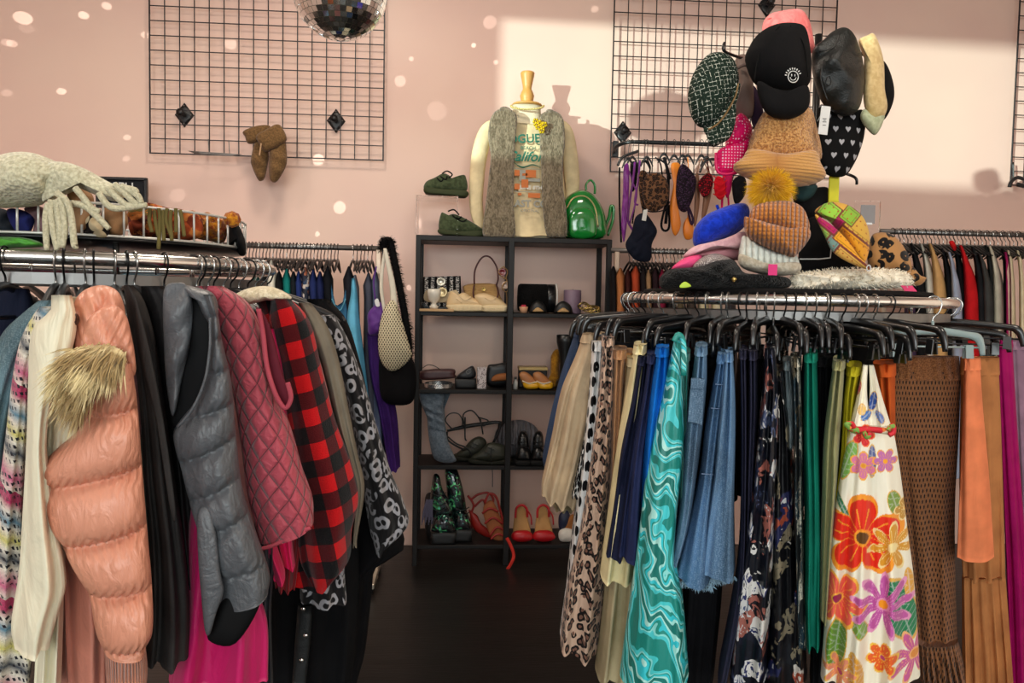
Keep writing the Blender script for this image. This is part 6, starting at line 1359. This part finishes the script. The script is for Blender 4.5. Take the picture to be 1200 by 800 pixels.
hat('patchwork_hat', 'patchwork cap in orange, green and magenta squares', 'cap', [
    ('crown', painted_puff([(955, 249), (962, 241), (974, 237), (990, 239), (1003, 246), (1013, 257), (1019, 275), (1018, 295), (1012, 308), (1000, 298), (985, 275), (970, 258)], 1.90, .07, .05, sub=16, K=60), M_pt),
    ('peak', painted_puff([(955, 252), (965, 257), (980, 268), (995, 284), (1008, 302), (1021, 316), (1008, 313), (990, 305), (975, 294), (966, 276)], 1.84, .018, sub=16, K=40, p=3), M_pt), ('peak_tip_ring', MB().tube([at(1018, 314, 1.80)+Vector((.005*cos(a), 0, .007*sin(a))) for a in [k*pi/5 for k in range(10)]], .0014, closed=True, n=6), plain((220, 220, 220), .4))])
hat('leopard_hat', 'camel hat with large black leopard spots at the right of the shelf', 'hat', [('crown', pf([(1020, 280), (1026, 273), (1040, 273), (1052, 280), (1062, 294), (1068, 308), (1068, 326), (1045, 322), (1022, 318), (1016, 300)], 2.0, .07, .05), leopard((176, 128, 78), (14, 10, 10), (176, 128, 78), 26, 'leopard_felt', .06, .36, .40)),
    ('brim', pf([(1062, 310), (1070, 312), (1078, 322), (1086, 326), (1078, 334), (1066, 334), (1058, 326)], 2.0, .03), leopard((176, 128, 78), (16, 12, 12), (150, 100, 60), 30, 'leopard_felt_b', .06, .36, .4))])
fb = MB().puff([(926, 330), (932, 321), (950, 319), (975, 316), (1005, 315), (1035, 316), (1056, 318), (1067, 325), (1067, 333), (1050, 337), (1010, 339), (960, 339), (935, 338)], 1.90, .06, .06, disp=crump(.006, .1, .3))
fh = MB(); b_ = [Vector(v) for v in fb.v for _ in range(2)]
c0 = at(995, 328, 1.90); fh.hair(b_, [((v.x-c0.x)*.3, v.y-c0.y, (v.z-c0.z)*1.5+.01) for v in b_], .012, .0009, .3, jit=.9)
M_wf = fuzzy((246, 238, 220), (228, 216, 194), 60, .3)
o = item('fur_stole', 'cream fur stole lying along the front of the hat shelf', 'stole', [('fur_roll', fb, M_wf, None, [('fur_fibre_pile', fh, M_wf)])])
bpy.data.objects['fur_fibre_pile']['kind'] = 'stuff'
p = at(1065, 338, 1.80); m = MB(); m.box(p, (.030, .024, .0014), rx=radians(35)); item('pink_tag', 'pink price tag at the right end of the fur stole', 'tag', [('card', m, plain((224, 70, 120), .5)), ('tag_string', tb(pt([(1062, 334), (1064, 337)], 1.80), .0008, n=4), plain((220, 220, 220), .5))])
p = at(1016, 252, 2.25); m = MB(); m.box(p, (.080, .006, .085)); c_ = MB(); c_.box(p+Vector((0, -.0045, .002)), (.045, .0015, .055)); b_ = MB(); b_.box(p+Vector((.004, -.0055, -.026)), (.02, .001, .006))
b2_ = MB(); b2_.tube([(p.x, p.y, hz+.001), p+Vector((0, 0, -.04))], .004, n=6, smoothp=False)
item('sign_holder', 'small clear acrylic sign holder behind the patchwork cap', 'sign holder', [('panel', m, glass()), ('card', c_, plain((150, 146, 146), .6)), ('barcode_label', b_, plain((235, 235, 235), .6)), ('stem', b2_, glass())])

# ================================================================== lingerie rail on the centre grid
p0 = at(719, 178, 4.05)
t = thing('faceout_rail', 'black rail on the centre wall grid holding lingerie', 'rail', p0)
build('rail_tube', MB().tube(pt([(719, 178, 4.04), (722, 172, 3.96), (734, 167, 3.88), (760, 166.5, 3.86), (835, 169, 3.86)], 0), .010, n=10), blackp(), t)
m = MB(); m.box(at(721, 175, 4.06), (.03, .03, .085)); build('mount_block', m, blackp(), t)
RY = 3.84
def N_lace(c):
    N = NT('lace_%d_%d_%d' % c, .75); v_ = N.vor(N.objc(), 120); N.col(N.mix(N.ss(v_, .25, .5), c, tuple(int(x*.35) for x in c))); N.bump(v_, .8, .003); return N.m
def ling(name, label, cat, top, parts):
    hk = ('hanger_hook', MB().tube(pt([(top[0]-2, 168), (top[0], 163.5), (top[0]+2.5, 166), (top[0]+1, 172), top], RY), .0016, n=5), plain((60, 60, 60), .3, .7))
    bar = ('hanger_bar', MB().tube(pt([(top[0]-7, top[1]+9), (top[0]-4, top[1]+2), (top[0], top[1]-2), (top[0]+4, top[1]+2), (top[0]+7, top[1]+9)], RY+.02), [.003, .005, .007, .005, .003], n=8), BK)
    return item(name, label, cat, parts+[hk, bar])
def strap(L, r, m_, Y=RY): return ('strap', tb(pt(L, Y), r, n=6, flat=(Vector((0, 1, 0)), .5)), m_)
pu = satin((120, 24, 128), .4)
ling('lingerie_set', 'purple strappy lingerie at the left end of the rail', 'lingerie', (736, 188), [('hanger_bar', tb(pt([(724, 194), (730, 184), (748, 177)], 3.80), .007, n=8), BK), ('cup', pf([(731, 196), (737, 194), (737, 230), (735, 260), (731, 284), (728, 262), (730, 225)], 3.83, 0.014, p=2.6, disp=crump(.004, .55, .45)), pu),
    strap([(744, 190), (742, 210), (738, 235), (736, 258), (742, 270)], .006, pu), strap([(750, 188), (748, 210), (744, 236), (748, 240)], .005, pu), strap([(737, 200), (742, 215), (746, 230), (738, 262)], .004, pu)])
blkl = cloth((16, 14, 18), .8)
ling('black_bodysuit', 'black strappy bodysuit behind the purple lingerie', 'lingerie', (741, 186), [('panel', pf([(739, 192), (747, 192), (746, 214), (741, 224)], 3.87, .02), blkl), strap([(726, 196), (726, 240), (728, 284)], .005, blkl, 3.85), strap([(750, 192), (746, 225), (741, 262)], .004, blkl, 3.86)])
lb = leopard((112, 76, 50), (26, 18, 16), (70, 46, 32), 60, 'brown_leopard')
ling('leopard_bra', 'brown leopard print bra on the lingerie rail', 'bra', (758, 186), [('cup', pf([(754, 212), (760, 204), (772, 203), (781, 210), (784, 226), (780, 240), (768, 248), (758, 244), (753, 230)], 3.80, 0.035, p=2.6, disp=crump(.004, .55, .45)), lb), ('cup', pf([(748, 206), (756, 200), (762, 214), (760, 240), (752, 244)], 3.85, 0.021, p=2.6, disp=crump(.004, .55, .45)), lb), strap([(758, 186), (762, 196), (760, 206)], .004, blkl), strap([(776, 206), (774, 192), (768, 184)], .004, blkl), strap([(753, 242), (762, 248), (778, 246), (785, 236)], .003, blkl, 3.77)])
lc_ = cloth((20, 24, 38), .85, wrinkle=1)
ling('lace_shorts', 'navy black lace shorts hanging below the leopard bra', 'lingerie', (755, 190), [('lace_panel', pf([(745, 254), (756, 250), (766, 262), (770, 272), (764, 286), (762, 305), (748, 306), (738, 298), (733, 286), (740, 272)], 3.78, .04, disp=crump(.004, .5, .4)), lc_), strap([(755, 190), (754, 220), (753, 252)], .003, blkl, 3.81), ('size_tag', pf([(754, 246), (759, 245), (757, 259), (752, 258)], 3.74, .002, p=6, smoothp=False), plain((225, 225, 220), .6), 'white tag')])
ling('garter_belt', 'black garter strap with a looped end on the lingerie rail', 'lingerie', (778, 182), [strap([(778, 184), (783, 205), (782, 240), (780, 262)], .008, blkl), strap([(780, 240), (775, 262), (778, 270), (784, 266), (784, 240)], .006, blkl), strap([(770, 186), (780, 192), (786, 210)], .005, blkl)])
org = satin((222, 124, 26), .4)
ling('orange_slip', 'orange satin slip twisted on the lingerie rail', 'lingerie', (790, 184), [('satin_panel', pf([(786, 194), (793, 190), (798, 196), (796, 215), (793, 235), (798, 262), (792, 276), (787, 268), (785, 240), (789, 215)], 3.82, .025), org)])
ling('orange_slip', 'small amber satin piece below the plum lace bra', 'lingerie', (806, 184), [('satin_panel', pf([(800, 266), (806, 254), (812, 262), (812, 278), (803, 280)], 3.84, .02), org), strap([(806, 184), (808, 220), (806, 256)], .003, org)])
ling('plum_lace_bra', 'plum lace bra between the orange slip and the brown slip', 'bra', (800, 184), [('cup', pf([(794, 202), (800, 192), (810, 200), (816, 212), (812, 232), (804, 248), (795, 244), (792, 225)], 3.80, 0.028, p=2.6, disp=crump(.004, .55, .45)), N_lace((70, 44, 74))), strap([(800, 184), (802, 192)], .003, blkl), strap([(806, 240), (812, 256), (810, 262), (805, 240)], .006, cloth((52, 34, 58)), 3.82)])
br_ = satin((128, 84, 58), .5)
ling('brown_slip', 'brown satin slip on the lingerie rail', 'lingerie', (822, 184), [('satin_panel', pf([(826, 204), (835, 206), (834, 225), (828, 250), (822, 258), (824, 232)], 3.84, .02), br_), ('satin_panel', pf([(815, 205), (819, 206), (820, 235), (816, 262), (813, 262), (814, 232)], 3.83, .015), br_), strap([(816, 206), (822, 186), (832, 206)], .003, br_)])
rd = N_lace((176, 14, 34))
ling('red_lace_bra', 'dark red lace bra on the lingerie rail', 'bra', (828, 186), [('cup', pf([(818, 218), (822, 208), (832, 203), (836, 212), (832, 226), (824, 231)], 3.79, 0.021, p=2.6, disp=crump(.004, .55, .45)), rd), strap([(828, 186), (830, 196), (832, 206)], .003, rd), ('hanger_bar', tb(pt([(820, 202), (826, 190), (836, 186), (842, 192)], 3.80), .006, n=8), BK)])
ling('red_strappy_bra', 'bright red strappy bra right of the dark red bra', 'bra', (843, 186), [('cup', pf([(837, 212), (842, 206), (849, 212), (850, 228), (844, 234), (838, 228)], 3.79, 0.021, p=2.6, disp=crump(.004, .55, .45)), cloth((214, 18, 36), .7))]+[strap([(836, 206+7*k), (844, 210+7*k), (852, 204+7*k)], .003, cloth((214, 18, 36), .7), 3.75) for k in range(4)])
mg = cloth((206, 20, 90), .7)
ling('magenta_brief', 'magenta brief right of the red strappy bra', 'lingerie', (852, 186), [('panel', pf([(850, 204), (858, 202), (857, 222), (852, 232), (849, 222)], 3.82, .02), mg), strap([(846, 232), (846, 244), (848, 204)], .005, mg), strap([(853, 226), (854, 242)], .005, mg)])
ling('black_lace_set', 'black lace set at the right end of the lingerie rail', 'lingerie', (862, 186), [('cup', pf([(858, 214), (866, 206), (874, 210), (874, 226), (866, 238), (860, 236)], 3.80, .03, disp=crump(.004, .6, .6)), blkl), strap([(858, 212), (864, 190), (870, 206)], .003, blkl), strap([(870, 206), (880, 204), (886, 212)], .005, blkl)])

# ================================================================== straight racks along the back wall
def straight_rack(label, xa, xb, y1, Y, wood=False, post=(True, True)):
    a = at(xa, y1[0], Y); b = at(xb, y1[1], Y); z = (a.z+b.z)/2
    t = thing('straight_clothes_rack', label, 'clothes rack', ((a.x+b.x)/2, Y, 0))
    build('rail', MB().tube([(a.x, Y, z), (b.x, Y, z)], .0125, n=12, smoothp=False), steel(), t)
    for k, x in enumerate((a.x+.03, b.x-.02)):
        if not post[k]: continue
        m = MB(); m.box((x, Y, z/2), (.024, .024, z-.01)); p_ = build('post', m, plain((196, 172, 150), .35, .5), t)
        m = MB(); m.box((x, Y, .04), (.03, .40, .025)); f = build('foot', m, plain((190, 180, 165), .3, .7), t)
        for s_ in (-.17, .17): w = MB(); w.lathe((x-.008, Y+s_, .020), [(0, 0), (.020, 0), (.020, .016), (0, .016)], 14, M=Matrix.Rotation(pi/2, 3, 'Y')); build('caster', w, blackp(), f)
    return t, a, b, z
hk_proto = [None]
def simple_hanger(label, group, P, rz=pi/2, c=0):
    """small hanger, hook > body"""
    k = 'sh%d' % c
    if k not in SHARE:
        t = thing('clothes_hanger', label, 'hanger', (0, 0, 0), group)
        build('hook', hook_mb(.0022), SILV if c else plain((70, 62, 60), .35, .7), t, base=(0, 0, 0))
        m = MB(); m.tube([(-.13, 0, -.125), (-.10, 0, -.112), (0, 0, -.070), (.10, 0, -.112), (.13, 0, -.125)], [.003, .006, .006, .006, .003], n=8, sub=3)
        build('hanger_body', m, BK, t); SHARE[k] = t; t.location = P; t.rotation_euler = (0, 0, rz); return t
    return dup(SHARE[k], P, rz, label, group)
def hung(x, top, bot, w0, w1, Y, name, label, cat, mt, lean=0, D=.10, group=None, kind='top'):
    L = [(top, x-1.5), (top+7, x-w0*.5-1), (top+25, x-w0/2), (bot, x-w1/2+lean)]; R = [(top, x+1.5), (top+7, x+w0*.5), (top+25, x+w0/2+lean*.3), (bot, x+w1/2+lean)]
    return one(name, MB().loft(L, R, Y, D, folds=1, A=.010, ny=16, nx=24), mt, label, cat, group)
# -- left back rack
BY = 3.62
t, a, b, z = straight_rack('steel clothes rack against the wall left of the shelf unit', 236, 449, (286.5, 291), BY, post=(True, True))
HGL = 'thin hanger on the back rack left of the shelf unit'
for k, x in enumerate(list(range(288, 398, 4))+[414, 418.5, 423, 427, 431, 436]):
    X = at(x, 288, BY).x; simple_hanger(HGL, 'hangers on the back left rack', Vector((X, BY, z+.0135)), pi/2+RND.uniform(-.08, .08), k % 4 == 0)
BL = [(300, 318, 12, (52, 92, 86), 'dark green top at the left of the back rack', 8), (309, 320, 12, (28, 28, 30), 'black top next to the dark green top', 9), (318, 305, 12, (224, 218, 202), 'white blouse on the back left rack', 16), (327, 318, 12, (20, 20, 22), 'black top right of the white blouse', 12),
      (336, 315, 11, (18, 118, 112), 'teal long-sleeve top on the back left rack', 18), (344, 318, 10, (24, 30, 36), 'dark slate top right of the teal top', 12), (350, 318, 10, (36, 52, 110), 'royal navy top left of the floral blouse', 14), (367, 316, 11, (34, 46, 96), 'navy top right of the floral blouse', 14),
      (375, 318, 11, (28, 36, 78), 'deep navy top left of the tank top', 12), (384, 312, 12, (16, 18, 24), 'black top behind the teal blue tank top', 12), (409, 312, 12, (30, 30, 36), 'black jacket right of the tank top', 12), (416, 322, 9, (128, 128, 134), 'light grey top beside the sky blue shirt', 10),
      (432, 320, 11, (70, 72, 84), 'slate grey top right of the sky blue shirt', 14), (440, 318, 10, (96, 104, 128), 'grey-blue long top beside the purple top', 14)]
for (x, y, w, c, lab, w1) in BL: hung(x, y, 545, w, w1+6, BY, 'hanging_blouse', lab, 'top', cloth(c), lean=2, D=.15)
hung(358, 313, 470, 12, 14, BY-.02, 'floral_blouse', 'orange, white and navy floral blouse on the back left rack', 'blouse', patchy([(0, (30, 34, 50)), (.4, (170, 100, 70)), (.55, (200, 190, 180)), (.75, (40, 60, 90))], 60, 1, 'small_floral'), D=.13)
tk = cloth((52, 100, 132), .8)
item('tank_shirt', 'teal blue tank top facing out on the back left rack', 'top', [('tank_body', MB().loft([(352, 389), (362, 387), (400, 388), (520, 384)], [(352, 404), (362, 408), (400, 407), (520, 410)], BY-.13, .02, folds=2, conv=6), tk),
    ('strap', tb(pt([(391, 356), (387, 338), (385, 322)], BY-.13), .008, n=8, flat=(Vector((0, 1, 0)), .5)), tk), ('strap', tb(pt([(403, 356), (407, 340), (410, 326)], BY-.13), .008, n=8, flat=(Vector((0, 1, 0)), .5)), tk), ('neck_trim', tb(pt([(389, 350), (395, 362), (400, 362), (405, 350)], BY-.155), .003, n=6), cloth((90, 150, 170)))])
one('sky_blue_shirt', MB().loft([(326, 412), (345, 411), (370, 407), (420, 408), (470, 414), (512, 424)], [(326, 416), (345, 419), (370, 421), (420, 427), (480, 433), (516, 433)], BY-.16, (.04, .09), folds=1.2, A=.012, hem=2), cloth((96, 172, 204), .8), 'bright sky blue shirt sticking out of the back left rack', 'shirt')
pu2 = satin((84, 30, 124), .6)
item('cropped_shirt', 'purple cropped top hanging at the right end of the back left rack', 'top', [('top_body', pf([(432, 365), (447, 353), (452, 362), (457, 384), (446, 391), (433, 392), (431, 380)], BY-.20, .05, p=3, disp=crump(.003, .3, .3)), pu2), ('size_tag', pf([(439, 352), (443, 350), (445, 358), (441, 359)], BY-.25, .002, p=6), plain((225, 225, 225), .6), 'white tag'), ('strap', tb(pt([(440, 352), (438, 330), (441, 312)], BY-.18), .004, n=6), pu2)])
one('purple_dress', MB().loft([(390, 430), (440, 434), (480, 443), (552, 456)], [(390, 450), (440, 452), (480, 464), (545, 469)], BY-.14, .06, folds=1.6, A=.014, hem=-4), cloth((58, 28, 96), .8), 'long dark purple dress below the cropped purple top', 'dress')
# crochet bag
N = NT('cream_macrame', .95); uv = N.sep(N.objc()); a1 = N.math('ABSOLUTE', N.math('SUBTRACT', N.math('FRACT', N.math('ADD', N.math('MULTIPLY', N.math('ADD', uv[0], N.math('MULTIPLY', uv[2], .6)), 85.0), 90.0)), .5)); a2 = N.math('ABSOLUTE', N.math('SUBTRACT', N.math('FRACT', N.math('ADD', N.math('MULTIPLY', N.math('SUBTRACT', uv[0], N.math('MULTIPLY', uv[2], .6)), 85.0), 90.0)), .5))
hl = N.math('SUBTRACT', 1.0, N.ss(N.math('MAXIMUM', a1, a2), .24, .32)); N.col(N.mix(hl, (216, 204, 172), (90, 80, 66))); N.bump(N.math('SUBTRACT', 1.0, hl), 1, .008); M_mac = N.m
item('crochet_bag', 'cream crochet tote bag hanging from the end of the back left rack', 'bag', [('bag_body', pf([(452, 358), (462, 352), (470, 372), (480, 405), (482, 418), (468, 432), (456, 434), (446, 422), (443, 400), (446, 375)], BY-.28, .05), M_mac),
    ('strap', tb(pt([(451, 366), (447, 340), (448, 315), (452, 292)], BY-.24), .008, n=8, flat=(Vector((0, 1, 0)), .5)), plain((222, 214, 196), .9)), ('strap', tb(pt([(462, 360), (460, 335), (455, 310), (451, 291)], BY-.26), [.016, .013, .010, .007], n=8, flat=(Vector((0, 1, 0)), .5)), plain((222, 214, 196), .9))])
bo = MB(); path = catmull(pt([(449, 292), (451, 283), (457, 284), (463, 310), (470, 345), (476, 380), (479, 410), (478, 440)], BY-.2), 8)
bs = []; bn = []
for i, q in enumerate(path):
    for k in range(34):
        a = RND.uniform(0, 6.28); v = Vector((cos(a), sin(a), RND.uniform(-.5, .5))); bs.append(q+v*.012+Vector((0, 0, RND.uniform(-.01, .01)))); bn.append(v)
bh = MB().hair(bs, bn, .022, .0014, .2, jit=.6)
M_bb = plain((12, 11, 12), .8)
o = item('feather_boa', 'black fluffy boa hanging over the end of the back left rack', 'boa', [('boa_core', MB().tube(path, .016, n=8, smoothp=False), M_bb, None, [('fluff_pile', bh, M_bb)])]); bpy.data.objects['fluff_pile']['kind'] = 'stuff'
item('black_bag', 'black soft shoulder bag below the crochet tote', 'bag', [('bag_body', pf([(446, 420), (460, 430), (478, 418), (487, 430), (487, 460), (480, 473), (460, 474), (447, 466), (444, 440)], BY-.22, .06, p=2.6), cloth((12, 11, 13), .9)), ('strap', tb(pt([(449, 425), (446, 380), (447, 330), (449, 290)], BY-.21), .005, n=6), blackp())])
# -- middle back rack
MYr = 3.80
t, a, b, z = straight_rack('steel clothes rack in the corner right of the shelf unit', 716, 860, (291, 299), MYr, post=(True, False))
for k in range(26):
    X = at(738+k*4.4, 296, MYr).x; simple_hanger('thin hanger on the middle back rack', 'hangers on the middle back rack', Vector((X, MYr, z+.0135)), pi/2+RND.uniform(-.08, .08), k % 3 != 0)
for (x, y, w, c, lab) in ((719, 312, 8, (24, 20, 22), 'black piece at the left end of the middle back rack'), (727, 314, 12, (172, 106, 62), 'tan leather skirt at the left end of the middle back rack'), (736, 316, 8, (60, 26, 24), 'dark maroon piece on the middle back rack'), (745, 312, 12, (168, 66, 38), 'rust blouse on the middle back rack'), (754, 314, 9, (30, 24, 26), 'black top right of the rust blouse'), (760, 316, 8, (150, 116, 84), 'sand top on the middle back rack'), (768, 314, 9, (40, 22, 28), 'dark wine top on the middle back rack'), (776, 316, 9, (120, 24, 52), 'raspberry top on the middle back rack'), (786, 316, 10, (28, 26, 28), 'charcoal top right of the raspberry top'), (797, 316, 10, (90, 80, 60), 'olive top on the middle back rack'), (810, 316, 10, (70, 60, 54), 'brown top on the middle back rack'), (824, 318, 12, (196, 184, 150), 'cream top on the middle back rack'), (840, 318, 12, (200, 190, 160), 'ivory top at the right of the middle back rack'), (856, 318, 12, (54, 50, 52), 'grey top at the right end of the middle back rack')):
    hung(x, y, 470, w, w+8, MYr, 'hanging_blouse', lab, 'top', cloth(c), D=.15)
# -- right back rack
RYr = 3.56
t, a, b, z = straight_rack('steel clothes rack along the wall at the right of the photo', 1032, 1262, (268, 280), RYr, post=(True, True))
for k in range(44):
    X = at(1046+k*4.6, 272, RYr).x; simple_hanger('thin hanger on the back rack at the right', 'hangers on the back right rack', Vector((X, RYr, z+.0135)), pi/2+RND.uniform(-.06, .06), k % 2)
for (x, y, w, sh, c, lab, dY) in ((1066, 296, 16, 8, (62, 44, 70), 'dark plum jacket at the left of the right back rack', .0), (1078, 288, 18, 8, (18, 18, 20), 'black jacket left of the tan coat', .01), (1090, 289, 18, 9, (214, 206, 190), 'ivory jacket edge left of the tan coat', .02), (1100, 288, 18, 10, (196, 152, 98), 'tan wool coat on the right back rack', -.02), (1113, 294, 16, 9, (28, 28, 32), 'black coat between tan and pale blue', .02), (1120, 298, 14, 8, (150, 158, 178), 'pale grey-blue jacket on the right back rack', -.03), (1127, 288, 16, 9, (22, 20, 22), 'black jacket left of the red coat', .03), (1136, 290, 18, 12, (186, 20, 26), 'bright red coat on the right back rack', -.02),
     (1150, 292, 18, 9, (30, 30, 32), 'black coat right of the red coat', .0), (1158, 300, 18, 8, (58, 58, 56), 'charcoal jacket on the right back rack', -.02), (1164, 290, 16, 8, (44, 44, 42), 'dark olive jacket left of the cream coat', .02), (1170, 291, 18, 8, (206, 196, 172), 'cream coat edge on the right back rack', -.01), (1179, 294, 8, 2, (20, 16, 18), 'black trousers right of the cream coat', .0), (1180.5, 298, 4, 1, (150, 20, 84), 'thin magenta scarf between black and cream', -.06), (1188, 296, 12, 2, (206, 190, 158), 'cream trousers left one of the pair at the edge', .0), (1199, 296, 12, 2, (214, 200, 168), 'cream trousers right one of the pair at the edge', .0)):
    L = [(y-3, x-w*.55-2), (y+4, x-w*.55), (y+30, x-w*.4), (560, x-w*.45)]; R = [(y-3, x-w*.55+2), (y+3, x-w*.55+6), (y+12, x-w*.1), (y+30, x+sh*.5), (y+60, x+sh), (560, x+sh+3)]
    one('hanging_coat', MB().loft(L, R, RYr+dY, .15, folds=1, A=.008, ny=24, nx=24), cloth(c), lab, 'coat')
one('red_collar', pf([(1112, 284), (1117, 282), (1121, 290), (1118, 294)], RYr-.1, .02), cloth((190, 24, 26)), 'small red collar between tan and blue coats', 'scarf')
